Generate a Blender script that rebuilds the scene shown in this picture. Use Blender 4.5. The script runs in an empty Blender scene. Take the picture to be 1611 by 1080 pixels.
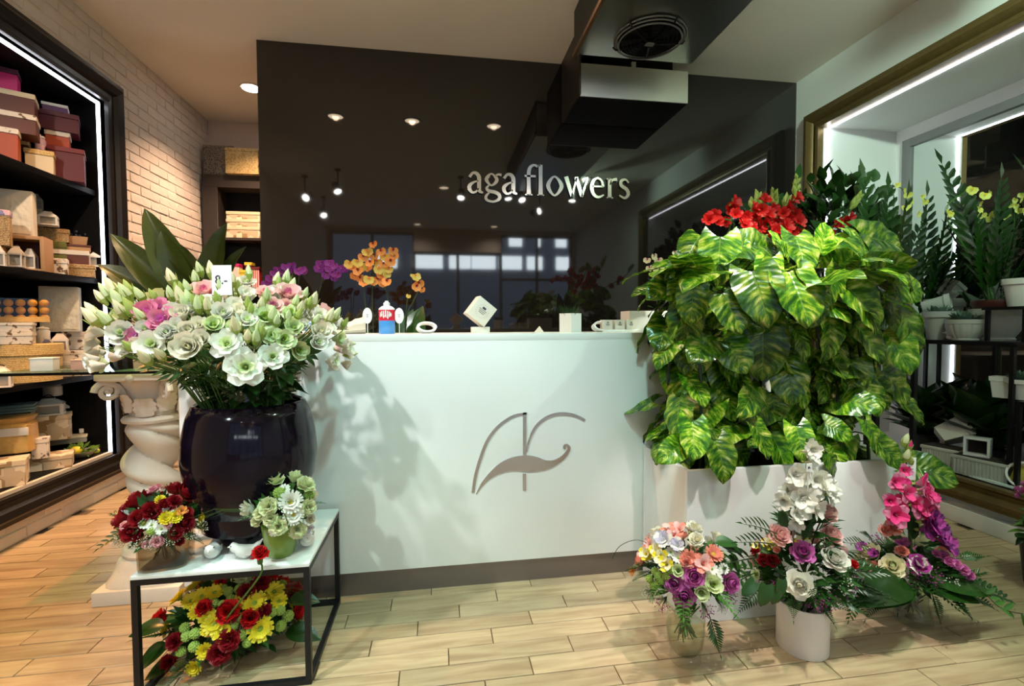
import bpy, bmesh, math, random
from math import sin, cos, pi, radians as rad
from mathutils import Vector, Matrix, Quaternion

sc = bpy.context.scene
COL = sc.collection
random.seed(11)

# ------------------------------------------------------------------ camera
CAM = Vector((0, 0, 1.16))
_f, _p, _y, _r = 752.53, .037984, .151924, .00467
_F = Vector((sin(_y)*cos(_p), cos(_y)*cos(_p), -sin(_p)))
_R0 = Vector((cos(_y), -sin(_y), 0)); _D0 = _F.cross(_R0)
_R = _R0*cos(_r) + _D0*sin(_r); _D = _D0*cos(_r) - _R0*sin(_r)
cam = bpy.data.objects.new('camera', bpy.data.cameras.new('camera')); COL.objects.link(cam)
m = Matrix((_R, -_D, -_F)).transposed().to_4x4(); m.translation = CAM
cam.matrix_world = m
cam.data.sensor_width = 36; cam.data.lens = 36*_f/1611; cam.data.clip_start = .02
sc.camera = cam

# ------------------------------------------------------------------ world, exposure
w = bpy.data.worlds.new('world'); sc.world = w; w.use_nodes = True
bg = w.node_tree.nodes['Background']; bg.inputs[0].default_value = (.55, .68, .9, 1); bg.inputs[1].default_value = 1.5
vs = sc.view_settings
sc.display_settings.display_device = 'sRGB'
vs.view_transform = 'Standard'; vs.look = 'None'; vs.gamma = 1; vs.use_curve_mapping = False
vs.exposure = 0.2
sc.cycles.max_bounces = 8; sc.cycles.sample_clamp_indirect = 4.0
sc.cycles.use_denoising = True

# the lamps of the shop: position of lens, point aimed at, colour, watts, cone (deg), blend
WARM = (1, .62, .36); COOL = (.50, 1, .96); NEUT = (1, .9, .78); PINK = (1, .88, .86)
TRACK = [
    ((.32, .75, 2.9), (.05, 2.1, .55), COOL, 84, 58, .6),
    ((1.18, .76, 2.9), (1.42, 1.85, 1.42), (.97, 1, .80), 300, 32, .8),
    ((1.89, .79, 2.9), (1.55, 1.42, .10), (.72, 1, .86), 80, 30, .7),
    ((1.55, .20, 2.9), (3.02, 2.3, 2.95), (.70, 1, .80), 270, 70, .9),  # added spot that brightens the right wall
    ((-1.78, .50, 2.9), (-2.35, 3.1, 1.35), (1, .90, .76), 125, 56, .7),
    ((-1.28, .85, 2.9), (-.42, 1.95, .85), (.96, .98, 1), 165, 46, .6),
    ((-1.78, -.58, 2.9), (-.75, 1.55, .30), (.8, 1, .90), 170, 34, .6),
    ((.98, .78, 2.9), (1.20, 1.55, .2), PINK, 185, 34, .6),
]
DOWN = [  # recessed downlights: x, y, colour, watts
    (-.97, 2.50, WARM, 70), (-.24, 2.50, (1, .66, .40), 60), (.58, 2.49, (1, .74, .5), 30),
    (-1.561, 4.45, (1, .64, .42), 260), (-1.61, 3.05, (1, .54, .26), 112), (-1.92, 2.0, (1, .43, .11), 260),
    (2.05, .9, (.66, 1, .72), 80),
    (-.40, -2.47, NEUT, 60), (1.16, -2.5, NEUT, 60), (.1, .2, (.62, 1, .72), 45),
]

# ------------------------------------------------------------------ helpers
def ray(x, y):
    return _F*_f + _R*(x-805.5) + _D*(y-540)
def at(x, y, X=None, Y=None, Z=None):
    """point of the room seen at (x, y) that lies on the plane X=, Y= or Z="""
    d = ray(x, y)
    t = (X-CAM.x)/d.x if X is not None else (Y-CAM.y)/d.y if Y is not None else (Z-CAM.z)/d.z
    return CAM + d*t
def on_dome(x, y, c, r, k=.94):
    """nearest point of an ellipsoid on a sight line, and its outward normal"""
    c = Vector(c); S = lambda v: Vector((v.x/r[0], v.y/r[1], v.z/r[2]))
    o = S(CAM-c); d = S(ray(x, y)).normalized()
    b = o.dot(d); q = o.dot(o)-1; D = b*b-q
    p = o + d*(-b - math.sqrt(max(D, 0)))
    n = Vector((p.x/r[0], p.y/r[1], p.z/r[2])).normalized()
    return c + Vector((p.x*r[0], p.y*r[1], p.z*r[2])), n
def U(a, b): return random.uniform(a, b)
def rvec(): return Vector((U(-1, 1), U(-1, 1), U(-1, 1)))
def frame(tip, nrm):
    y = Vector(tip).normalized(); z = Vector(nrm) - y*Vector(nrm).dot(y)
    if z.length < 1e-4: z = y.orthogonal()
    z.normalize(); x = y.cross(z)
    return Matrix((x, y, z)).transposed().to_quaternion()
def crom(pts, n=6, closed=False):
    P = [Vector(p) for p in pts]; out = []
    N = len(P)
    for i in range(N if closed else N-1):
        g = (lambda k: P[k % N]) if closed else (lambda k: P[min(max(k, 0), N-1)])
        a, b, c, d = g(i-1), g(i), g(i+1), g(i+2)
        for j in range(n):
            t = j/n
            out.append(.5*((2*b)+(c-a)*t+(2*a-5*b+4*c-d)*t*t+(3*b-a-3*c+d)*t**3))
    if not closed: out.append(P[-1])
    return out

class MB:
    """collects shapes, then becomes one mesh"""
    def __init__(s): s.v = []; s.f = []; s.m = []; s.uv = []
    def add(s, vs, fs, mi=0, uvs=None):
        k = len(s.v); s.v += [tuple(v) for v in vs]
        s.uv += uvs if uvs else [(v[0], v[1]) for v in vs]
        for f in fs: s.f.append(tuple(i+k for i in f)); s.m.append(mi)
        return s
    def box(s, c, d, mi=0, rz=0, rot=None):
        R = rot if rot else Matrix.Rotation(rz, 3, 'Z')
        vs = [Vector(c)+R@Vector((a*d[0]/2, b*d[1]/2, e*d[2]/2)) for e in (-1, 1) for b in (-1, 1) for a in (-1, 1)]
        return s.add(vs, [(0, 2, 3, 1), (4, 5, 7, 6), (0, 1, 5, 4), (2, 6, 7, 3), (0, 4, 6, 2), (1, 3, 7, 5)], mi)
    def lathe(s, prof, n=24, c=(0, 0, 0), mi=0, cap=True, sq=None, flute=None):
        vs = []; fs = []
        for j, (r, z) in enumerate(prof):
            for i in range(n):
                a = 2*pi*i/n; rr = r
                if flute: rr = r*(1+flute[1]*abs(sin(flute[0]*a/2)))
                x, y = cos(a), sin(a)
                if sq:
                    q = (abs(x)**sq+abs(y)**sq)**(-1/sq); x *= q; y *= q
                vs.append((c[0]+rr*x, c[1]+rr*y, c[2]+z))
        for j in range(len(prof)-1):
            for i in range(n):
                k = (i+1) % n
                fs.append((j*n+i, j*n+k, (j+1)*n+k, (j+1)*n+i))
        if cap:
            if prof[0][0] > 1e-5: fs.append(tuple(range(n-1, -1, -1)))
            if prof[-1][0] > 1e-5: fs.append(tuple((len(prof)-1)*n+i for i in range(n)))
        return s.add(vs, fs, mi)
    def tube(s, pts, r, n=6, mi=0, cap=True):
        P = [Vector(p) for p in pts]; N = len(P)
        rs = r if isinstance(r, (list, tuple)) else [r]*N
        vs = []; fs = []; up = None
        for i, p in enumerate(P):
            t = (P[min(i+1, N-1)]-P[max(i-1, 0)])
            t = t.normalized() if t.length > 1e-9 else Vector((0, 0, 1))
            if up is None: up = t.orthogonal().normalized()
            up = (up-t*up.dot(t))
            up = up.normalized() if up.length > 1e-6 else t.orthogonal().normalized()
            q = t.cross(up)
            for k in range(n):
                a = 2*pi*k/n
                vs.append(p+(up*cos(a)+q*sin(a))*rs[i])
        for i in range(N-1):
            for k in range(n):
                l = (k+1) % n
                fs.append((i*n+k, i*n+l, (i+1)*n+l, (i+1)*n+k))
        if cap: fs += [tuple(range(n-1, -1, -1)), tuple((N-1)*n+k for k in range(n))]
        return s.add(vs, fs, mi)
    def ball(s, c, r, n=10, m=6, mi=0):
        r = (r, r, r) if not isinstance(r, (tuple, list)) else r
        vs = [(c[0], c[1], c[2]-r[2])]; fs = []
        for j in range(1, m):
            b = -pi/2+pi*j/m
            vs += [(c[0]+r[0]*cos(b)*cos(2*pi*i/n), c[1]+r[1]*cos(b)*sin(2*pi*i/n), c[2]+r[2]*sin(b)) for i in range(n)]
        vs.append((c[0], c[1], c[2]+r[2])); L = len(vs)-1
        for i in range(n):
            k = (i+1) % n
            fs.append((0, 1+k, 1+i)); fs.append((L, L-n+i, L-n+k))
            for j in range(m-2):
                a = 1+j*n; fs.append((a+i, a+k, a+n+k, a+n+i))
        return s.add(vs, fs, mi)
    def grid(s, fn, nu, nv, mi=0, closed=False):
        vs = []; fs = []; uvs = []
        for i in range(nu+1):
            for j in range(nv+1):
                vs.append(fn(i/nu, j/nv)); uvs.append((j/nv, i/nu))
        for i in range(nu):
            for j in range(nv):
                a = i*(nv+1)+j; fs.append((a, a+1, a+nv+2, a+nv+1))
        return s.add(vs, fs, mi, uvs)
    def prism(s, poly, to3, depth, mi=0):
        """flat outline (2-D points) extruded by depth; to3 maps (a, b, h) to a point"""
        n = len(poly)
        vs = [to3(a, b, 0) for a, b in poly]+[to3(a, b, depth) for a, b in poly]
        fs = [tuple(range(n)), tuple(range(2*n-1, n-1, -1))]+[(i, i+n, (i+1) % n+n, (i+1) % n) for i in range(n)]
        return s.add(vs, fs, mi)
    def stroke(s, pts, to3, depth, n=5, mi=0, closed=False):
        """a pen stroke of changing width: pts = (a, b, width)"""
        Q = crom(pts, n, closed); N = len(Q); L = []; Rr = []
        for i, q in enumerate(Q):
            if closed: t = Q[(i+1) % N]-Q[i-1]
            else: t = Q[min(i+1, N-1)]-Q[max(i-1, 0)]
            t = Vector((t.x, t.y)); t = t.normalized() if t.length else Vector((1, 0))
            nn = Vector((-t.y, t.x))*q.z/2
            L.append((q.x+nn.x, q.y+nn.y)); Rr.append((q.x-nn.x, q.y-nn.y))
        vs = []; fs = []
        for (a, b), (c, d) in zip(L, Rr):
            vs += [to3(a, b, 0), to3(c, d, 0), to3(c, d, depth), to3(a, b, depth)]
        for i in range(N if closed else N-1):
            a = 4*i; b = 4*((i+1) % N)
            for k in range(4): fs.append((a+k, b+k, b+(k+1) % 4, a+(k+1) % 4))
        if not closed: fs += [(0, 1, 2, 3), (4*N-1, 4*N-2, 4*N-3, 4*N-4)]
        return s.add(vs, fs, mi)
    def mesh(s, name, mats, smooth=True, bev=0, sharp=40, seg=2):
        me = bpy.data.meshes.new(name)
        me.from_pydata(s.v, [], s.f)
        mats = mats if isinstance(mats, (list, tuple)) else [mats]
        for a in mats: me.materials.append(a)
        me.polygons.foreach_set('material_index', s.m)
        ul = me.uv_layers.new(name='UVMap'); flat = []
        for l in me.loops: flat += s.uv[l.vertex_index]
        ul.data.foreach_set('uv', flat)
        bm = bmesh.new(); bm.from_mesh(me)
        if bev: bmesh.ops.bevel(bm, geom=bm.edges[:], offset=bev, segments=seg, affect='EDGES', profile=.6)
        bmesh.ops.recalc_face_normals(bm, faces=bm.faces[:])
        bm.to_mesh(me); bm.free()
        if smooth:
            me.polygons.foreach_set('use_smooth', [True]*len(me.polygons))
            me.set_sharp_from_angle(angle=rad(sharp))
        me.update()
        return me
    def obj(s, name, mats, parent=None, loc=(0, 0, 0), rz=0, **k):
        return link(name, s.mesh(name, mats, **k), parent, loc, rz)

def link(name, me, parent=None, loc=(0, 0, 0), rz=0, q=None, s=1, kind=None, label=None):
    o = bpy.data.objects.new(name, me); COL.objects.link(o)
    if parent: o.parent = parent
    o.location = loc
    if q is not None: o.rotation_mode = 'QUATERNION'; o.rotation_quaternion = q
    else: o.rotation_euler = (0, 0, rz)
    o.scale = (s, s, s) if not isinstance(s, (tuple, list)) else s
    if kind: o['kind'] = kind
    if label: o['label'] = label
    return o
def tag(o, label, cat, group=None):
    o['label'] = label; o['category'] = cat
    if group: o['group'] = group
    return o
def thing(name, label, cat, loc=(0, 0, 0), rz=0, group=None):
    o = bpy.data.objects.new(name, None); COL.objects.link(o)
    o.empty_display_size = .05; o.location = loc; o.rotation_euler = (0, 0, rz)
    return tag(o, label, cat, group)
def struct(o): o['kind'] = 'structure'; return o
def put(name, me, parent, p, d=(0, 0, 1), s=1, roll=None, label=None):
    """a part that faces along d (its +Z) at world point p; parents are never turned"""
    q = Vector(d).to_track_quat('Z', 'Y') @ Quaternion((0, 0, 1), U(0, 6.28) if roll is None else roll)
    return link(name, me, parent, Vector(p)-parent.location, q=q, s=s, label=label)
def leafput(name, me, parent, p, tip, nrm, s=1, kind=None):
    return link(name, me, parent, Vector(p)-parent.location, q=frame(tip, nrm), s=s, kind=kind)
def copy_tree(o, loc, rz=0, label=None):
    c = o.copy(); COL.objects.link(c); c.location = loc; c.rotation_euler = (0, 0, rz)
    if label: c['label'] = label
    for ch in [k for k in bpy.data.objects if k.parent == o]:
        d = ch.copy(); COL.objects.link(d); d.parent = c
        for g in [k for k in bpy.data.objects if k.parent == ch]:
            e = g.copy(); COL.objects.link(e); e.parent = d
    return c

# ------------------------------------------------------------------ materials
def nodes(name):
    mt = bpy.data.materials.new(name); mt.use_nodes = True
    return mt, mt.node_tree, mt.node_tree.nodes['Principled BSDF']
def M(name, col, rough=.5, metal=0, var=.12, scale=9, bump=0, bscale=60, coat=0, tl=0, emit=0, trans=0, ior=1.45, rnd=0, sheen=0, stretch=None, coat_r=.05):
    mt, nt, b = nodes(name); N = nt.nodes; L = nt.links
    tc = N.new('ShaderNodeTexCoord'); src = tc.outputs['Object']
    if stretch:
        mp = N.new('ShaderNodeMapping'); mp.inputs['Scale'].default_value = stretch
        L.new(src, mp.inputs['Vector']); src = mp.outputs[0]
    nz = N.new('ShaderNodeTexNoise'); nz.inputs['Scale'].default_value = scale; nz.inputs['Detail'].default_value = 4
    L.new(src, nz.inputs['Vector'])
    mx = N.new('ShaderNodeMix'); mx.data_type = 'RGBA'
    mx.inputs[6].default_value = (*[max(0, c*(1-var)) for c in col], 1)
    mx.inputs[7].default_value = (*[min(1, c*(1+var)) for c in col], 1)
    L.new(nz.outputs['Fac'], mx.inputs[0])
    out = mx.outputs[2]
    if rnd:
        oi = N.new('ShaderNodeObjectInfo'); hs = N.new('ShaderNodeHueSaturation')
        mr = N.new('ShaderNodeMapRange'); mr.inputs[3].default_value = 1-rnd; mr.inputs[4].default_value = 1+rnd
        L.new(oi.outputs['Random'], mr.inputs[0]); L.new(mr.outputs[0], hs.inputs['Value']); L.new(out, hs.inputs['Color']); out = hs.outputs[0]
    L.new(out, b.inputs['Base Color'])
    b.inputs['Roughness'].default_value = rough; b.inputs['Metallic'].default_value = metal
    b.inputs['Coat Weight'].default_value = coat; b.inputs['Coat Roughness'].default_value = coat_r
    b.inputs['IOR'].default_value = ior; b.inputs['Transmission Weight'].default_value = trans
    if sheen: b.inputs['Sheen Weight'].default_value = sheen
    if emit:
        L.new(out, b.inputs['Emission Color']); b.inputs['Emission Strength'].default_value = emit
    if bump:
        n2 = N.new('ShaderNodeTexNoise'); n2.inputs['Scale'].default_value = bscale; L.new(src, n2.inputs['Vector'])
        bp = N.new('ShaderNodeBump'); bp.inputs['Strength'].default_value = bump; bp.inputs['Distance'].default_value = .01
        L.new(n2.outputs['Fac'], bp.inputs['Height']); L.new(bp.outputs[0], b.inputs['Normal'])
    if tl:
        t = N.new('ShaderNodeBsdfTranslucent'); L.new(out, t.inputs[0])
        ms = N.new('ShaderNodeMixShader'); ms.inputs[0].default_value = tl
        L.new(b.outputs[0], ms.inputs[1]); L.new(t.outputs[0], ms.inputs[2])
        L.new(ms.outputs[0], N['Material Output'].inputs[0])
    mt['_c'] = list(col)
    return mt
def MP(name, kind, c1, c2, scale=10, rough=.6, thr=(.5, .6), bump=.3, metal=0, sx=(1, 1, 1), rnd=0):
    """two colours in a pattern: blotch, cell, wicker, wave, brick, check"""
    mt, nt, b = nodes(name); N = nt.nodes; L = nt.links
    tc = N.new('ShaderNodeTexCoord'); mp = N.new('ShaderNodeMapping'); mp.inputs['Scale'].default_value = sx
    L.new(tc.outputs['Object'], mp.inputs['Vector']); v = mp.outputs[0]
    if kind == 'blotch':
        t = N.new('ShaderNodeTexNoise'); t.inputs['Scale'].default_value = scale; t.inputs['Detail'].default_value = 2; o = t.outputs['Fac']
    elif kind == 'cell':
        t = N.new('ShaderNodeTexVoronoi'); t.inputs['Scale'].default_value = scale; o = t.outputs['Distance']
    elif kind == 'patch':
        t = N.new('ShaderNodeTexVoronoi'); t.distance = 'CHEBYCHEV'; t.inputs['Scale'].default_value = scale; o = t.outputs['Color']
    elif kind == 'wicker':
        t = N.new('ShaderNodeTexWave'); t.bands_direction = 'Z'; t.inputs['Scale'].default_value = scale; t.inputs['Distortion'].default_value = 6; t.inputs['Detail Scale'].default_value = 6; o = t.outputs['Fac']
    elif kind == 'wave':
        t = N.new('ShaderNodeTexWave'); t.inputs['Scale'].default_value = scale; t.inputs['Distortion'].default_value = 1; o = t.outputs['Fac']
    else:
        t = N.new('ShaderNodeTexChecker'); t.inputs['Scale'].default_value = scale; o = t.outputs['Fac']
    L.new(v, t.inputs['Vector'])
    cr = N.new('ShaderNodeValToRGB'); cr.color_ramp.elements[0].position = thr[0]; cr.color_ramp.elements[1].position = thr[1]
    cr.color_ramp.elements[0].color = (*c1, 1); cr.color_ramp.elements[1].color = (*c2, 1)
    L.new(o, cr.inputs[0]); L.new(cr.outputs[0], b.inputs['Base Color'])
    b.inputs['Roughness'].default_value = rough; b.inputs['Metallic'].default_value = metal
    if bump:
        bp = N.new('ShaderNodeBump'); bp.inputs['Strength'].default_value = bump; bp.inputs['Distance'].default_value = .004
        L.new(cr.outputs[0], bp.inputs['Height']); L.new(bp.outputs[0], b.inputs['Normal'])
    return mt
def wood(name, c1, c2, rough=.35, rnd=.12):
    mt, nt, b = nodes(name); N = nt.nodes; L = nt.links
    tc = N.new('ShaderNodeTexCoord'); mp = N.new('ShaderNodeMapping'); mp.inputs['Scale'].default_value = (2.2, 22, 5)
    oi = N.new('ShaderNodeObjectInfo'); ad = N.new('ShaderNodeVectorMath'); ad.operation = 'ADD'
    cx = N.new('ShaderNodeCombineXYZ'); mu = N.new('ShaderNodeMath'); mu.operation = 'MULTIPLY'; mu.inputs[1].default_value = 40
    L.new(oi.outputs['Random'], mu.inputs[0]); L.new(mu.outputs[0], cx.inputs[0]); L.new(mu.outputs[0], cx.inputs[1])
    L.new(tc.outputs['Object'], ad.inputs[0]); L.new(cx.outputs[0], ad.inputs[1]); L.new(ad.outputs[0], mp.inputs['Vector'])
    nz = N.new('ShaderNodeTexNoise'); nz.inputs['Scale'].default_value = 1.6; nz.inputs['Detail'].default_value = 8; nz.inputs['Distortion'].default_value = .6
    L.new(mp.outputs[0], nz.inputs['Vector'])
    cr = N.new('ShaderNodeValToRGB'); e = cr.color_ramp.elements
    e[0].position = .32; e[0].color = (*c1, 1); e[1].position = .62; e[1].color = (*c2, 1)
    L.new(nz.outputs['Fac'], cr.inputs[0])
    hs = N.new('ShaderNodeHueSaturation'); mr = N.new('ShaderNodeMapRange'); mr.inputs[3].default_value = 1-rnd; mr.inputs[4].default_value = 1+rnd
    L.new(oi.outputs['Random'], mr.inputs[0]); L.new(mr.outputs[0], hs.inputs['Value']); L.new(cr.outputs[0], hs.inputs['Color'])
    L.new(hs.outputs[0], b.inputs['Base Color'])
    bp = N.new('ShaderNodeBump'); bp.inputs['Strength'].default_value = .12; bp.inputs['Distance'].default_value = .003
    L.new(nz.outputs['Fac'], bp.inputs['Height']); L.new(bp.outputs[0], b.inputs['Normal'])
    b.inputs['Roughness'].default_value = rough
    return mt
def pothos_mat():
    """green heart leaf with cream streaks that follow the side veins"""
    mt, nt, b = nodes('pothos_leaf'); N = nt.nodes; L = nt.links
    uv = N.new('ShaderNodeUVMap'); uv.uv_map = 'UVMap'; sp = N.new('ShaderNodeSeparateXYZ'); L.new(uv.outputs[0], sp.inputs[0])
    def mth(op, a, b_):
        n = N.new('ShaderNodeMath'); n.operation = op
        for i, q in enumerate((a, b_)):
            if isinstance(q, (int, float)): n.inputs[i].default_value = q
            elif q is not None: L.new(q, n.inputs[i])
        return n.outputs[0]
    av = mth('ABSOLUTE', mth('SUBTRACT', sp.outputs[0], .5), None)
    t = mth('SUBTRACT', sp.outputs[1], mth('MULTIPLY', av, .55))
    oi = N.new('ShaderNodeObjectInfo')
    cx = N.new('ShaderNodeCombineXYZ')
    L.new(mth('ADD', mth('MULTIPLY', sp.outputs[0], 1.9), mth('MULTIPLY', oi.outputs['Random'], 60)), cx.inputs[0])
    L.new(mth('MULTIPLY', t, 6.5), cx.inputs[1]); L.new(mth('MULTIPLY', oi.outputs['Random'], 33), cx.inputs[2])
    nz = N.new('ShaderNodeTexNoise'); nz.inputs['Scale'].default_value = 1.3; nz.inputs['Detail'].default_value = 5; nz.inputs['Roughness'].default_value = .65
    L.new(cx.outputs[0], nz.inputs['Vector'])
    cr = N.new('ShaderNodeValToRGB'); e = cr.color_ramp.elements
    e[0].position = .36; e[0].color = (.014, .075, .004, 1); e[1].position = .68; e[1].color = (.78, .76, .24, 1)
    a = e.new(.48); a.color = (.06, .21, .008, 1); a = e.new(.57); a.color = (.27, .44, .018, 1)
    L.new(nz.outputs['Fac'], cr.inputs[0])
    wv = N.new('ShaderNodeMath'); wv.operation = 'SINE'; L.new(mth('MULTIPLY', t, 62), wv.inputs[0])
    rib = mth('SUBTRACT', 1, mth('MINIMUM', mth('MULTIPLY', av, 40), 1))
    hgt = mth('ADD', mth('MULTIPLY', wv.outputs[0], .3), mth('MULTIPLY', rib, -2))
    bp = N.new('ShaderNodeBump'); bp.inputs['Strength'].default_value = .35; bp.inputs['Distance'].default_value = .004
    L.new(hgt, bp.inputs['Height']); L.new(bp.outputs[0], b.inputs['Normal'])
    mx = N.new('ShaderNodeMix'); mx.data_type = 'RGBA'; mx.inputs[7].default_value = (.30, .45, .10, 1)
    L.new(mth('MULTIPLY', rib, .5), mx.inputs[0]); L.new(cr.outputs[0], mx.inputs[6])
    hs = N.new('ShaderNodeHueSaturation'); mr = N.new('ShaderNodeMapRange'); mr.inputs[3].default_value = .45; mr.inputs[4].default_value = 1.15
    L.new(mth('FRACT', mth('MULTIPLY', oi.outputs['Random'], 7.3), None), mr.inputs[0]); L.new(mr.outputs[0], hs.inputs['Value']); L.new(mx.outputs[2], hs.inputs['Color'])
    L.new(hs.outputs[0], b.inputs['Base Color'])
    b.inputs['Roughness'].default_value = .26; b.inputs['Coat Weight'].default_value = .1; b.inputs['Coat Roughness'].default_value = .12
    tr = N.new('ShaderNodeBsdfTranslucent'); L.new(hs.outputs[0], tr.inputs[0])
    ms = N.new('ShaderNodeMixShader'); ms.inputs[0].default_value = .2
    L.new(b.outputs[0], ms.inputs[1]); L.new(tr.outputs[0], ms.inputs[2]); L.new(ms.outputs[0], N['Material Output'].inputs[0])
    return mt

def emis(name, col, st):
    mt, nt, b = nodes(name); b.inputs['Base Color'].default_value = (*col, 1)
    b.inputs['Emission Color'].default_value = (*col, 1); b.inputs['Emission Strength'].default_value = st
    return mt
def glassm(name, col=(1, 1, 1), ior=1.45, k=1):
    """thin-walled glass: clear through, mirror-like at grazing angles"""
    mt, nt, b = nodes(name); N = nt.nodes; L = nt.links
    tr = N.new('ShaderNodeBsdfTransparent'); tr.inputs[0].default_value = (*col, 1)
    gl = N.new('ShaderNodeBsdfGlossy'); gl.inputs['Roughness'].default_value = .02
    lw = N.new('ShaderNodeLayerWeight'); pw = N.new('ShaderNodeMath'); pw.operation = 'POWER'; pw.inputs[1].default_value = 4
    ml = N.new('ShaderNodeMath'); ml.operation = 'MULTIPLY_ADD'; ml.inputs[1].default_value = .6; ml.inputs[2].default_value = (ior-1)**2/(ior+1)**2
    L.new(lw.outputs['Facing'], pw.inputs[0]); L.new(pw.outputs[0], ml.inputs[0])
    ms = N.new('ShaderNodeMixShader'); L.new(ml.outputs[0], ms.inputs[0]); L.new(tr.outputs[0], ms.inputs[1]); L.new(gl.outputs[0], ms.inputs[2])
    L.new(ms.outputs[0], N['Material Output'].inputs[0])
    return mt

mt_white = M('white_paint', (.74, .73, .70), .55, var=.03)
mt_wallwarm = M('warm_wall_paint', (.62, .50, .42), .7, var=.04, bump=.05)
mt_ceil = M('ceiling_paint', (.84, .79, .70), .75, var=.05, scale=2, bump=.04)
mt_niche = M('niche_paint', (.78, .80, .77), .6, var=.03, scale=2)
mt_brick = M('painted_brick', (.72, .645, .57), .75, var=.12, scale=7, bump=.35, bscale=30, rnd=.05)
mt_mortar = M('painted_mortar', (.72, .64, .54), .85, var=.12, scale=20, bump=.5)
mt_plank = wood('floor_plank_wood', (.34, .235, .13), (.49, .37, .22))
mt_sub = M('floor_joint', (.13, .09, .055), .8)
mt_lacq = M('white_lacquer', (.80, .815, .79), .28, var=.015, coat=.12, coat_r=.15)
mt_lacq2 = M('white_box_lacquer', (.78, .78, .76), .35, var=.02)
mt_plinth = M('brushed_steel_plinth', (.23, .20, .19), .38, metal=.85, var=.08, stretch=(1, 1, 40), scale=5)
mt_panel = M('dark_glass_panel', (.013, .011, .010), .035, var=.05, ior=1.66)
mt_darkframe = M('black_brown_moulding', (.011, .009, .008), .36, var=.2, scale=20)
mt_black = M('black_cabinet', (.004, .004, .0045), .5, var=.1, ior=1.2)
mt_bshelf = M('dark_brown_board', (.030, .023, .019), .45, var=.12)
mt_gilt = M('gilt_moulding', (.17, .115, .04), .36, metal=.5, var=.25, scale=30)
mt_gilt2 = M('gilt_moulding_dark', (.13, .085, .035), .4, metal=.6, var=.25, scale=30)
mt_steel = M('brushed_stainless', (.80, .83, .76), .42, metal=1, var=.06, stretch=(1, 1, 60), scale=4)
mt_steel2 = M('polished_stainless', (.72, .74, .68), .30, metal=1, var=.06, scale=3)
mt_letter = M('polished_letter_steel', (.80, .78, .72), .16, metal=1, var=.05)
mt_logo = M('logo_brushed_steel', (.62, .60, .58), .24, metal=1, var=.1, scale=3)
mt_iron = M('black_metal', (.010, .010, .011), .42, metal=.3, var=.2)
mt_led = emis('led_strip', (.90, .92, 1.0), 9)
mt_bulb = emis('lamp_lens', (1, .97, .9), 30)
mt_bulbw = emis('warm_lamp_lens', (1, .78, .55), 8)
mt_mirror = M('mirror_glass', (.72, .76, .74), .015, metal=1, var=.005)
mt_mframe = M('grey_window_frame', (.17, .17, .165), .5, var=.06)
mt_glass = glassm('clear_glass', (.93, .95, .93), 1.5)
mt_gglass = glassm('green_edge_glass', (.62, .85, .75))
mt_water = glassm('vase_water', (.93, .93, .86), 1.33)
mt_ceramic = M('white_ceramic', (.78, .77, .73), .22, var=.03, coat=.4)
mt_stonew = M('white_plaster_stone', (.72, .65, .55), .55, var=.07, scale=14, bump=.12, bscale=50)
mt_fluted = M('grey_white_stoneware', (.46, .48, .43), .5, var=.12, scale=14, bump=.1)
mt_dkvase = M('purple_black_glaze', (.007, .004, .010), .10, var=.35, scale=12, ior=1.36)
mt_greenpot = M('green_glazed_pot', (.16, .26, .03), .3, var=.15, coat=.4)
mt_soil = M('soil', (.020, .013, .009), .95, var=.3, scale=60, bump=.6)
mt_terra = M('dark_red_plastic', (.07, .016, .010), .4)
mt_card = M('white_card', (.82, .82, .80), .6, var=.02)
mt_ink = M('dark_print', (.03, .03, .05), .6)
mt_stem = M('green_stem', (.055, .13, .022), .5, var=.25)
mt_dstem = M('dark_stem', (.022, .036, .012), .5, var=.25)
mt_leaf = M('dark_leaf', (.022, .075, .014), .32, var=.35, scale=12, tl=.12, rnd=.3)
mt_mleaf = M('mid_leaf', (.055, .16, .025), .35, var=.3, scale=12, tl=.15, rnd=.3)
mt_lleaf = M('lime_leaf', (.16, .30, .04), .4, var=.3, scale=10, tl=.2, rnd=.25)
mt_gloss = M('glossy_leaf', (.011, .042, .005), .27, var=.3, scale=10, coat=.08, rnd=.35)
mt_paradise = M('broad_leaf', (.034, .058, .011), .33, var=.3, scale=5, tl=.12, rnd=.2, stretch=(1, 14, 1))
mt_pothos = pothos_mat()
def pet(n, c, v=.10, tl=.25): return M(n, c, .5, var=v, scale=30, tl=tl, rnd=.08)
pt = {
 'white': pet('white_petal', (.86, .85, .76)), 'cream': pet('cream_petal', (.86, .80, .54)), 'ivory': pet('ivory_petal', (.87, .82, .68)),
 'gwhite': pet('green_white_petal', (.72, .80, .46)), 'green': pet('lime_petal', (.36, .50, .09)), 'pinkp': pet('pale_pink_petal', (.82, .50, .47)),
 'pink': pet('pink_petal', (.68, .22, .36)), 'mauve': pet('mauve_petal', (.66, .17, .50)), 'hot': pet('hot_pink_petal', (.78, .05, .24)),
 'dmauve': pet('deep_mauve_petal', (.42, .05, .30)), 'purple': pet('purple_petal', (.24, .035, .34)), 'dpurple': pet('dark_purple_petal', (.16, .018, .15)),
 'red': pet('red_petal', (.66, .012, .012)), 'dred': pet('dark_red_petal', (.24, .006, .012)), 'yellow': pet('yellow_petal', (.82, .68, .03)),
 'orange': pet('orange_petal', (.74, .27, .06)), 'oyel': pet('orange_yellow_petal', (.66, .46, .09)), 'coral': pet('coral_petal', (.82, .28, .20)),
 'lilac': pet('lilac_petal', (.56, .52, .66)), 'bud': pet('green_bud', (.45, .55, .14)), 'lemon': pet('lemon_petal', (.72, .72, .16)),
}
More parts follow.
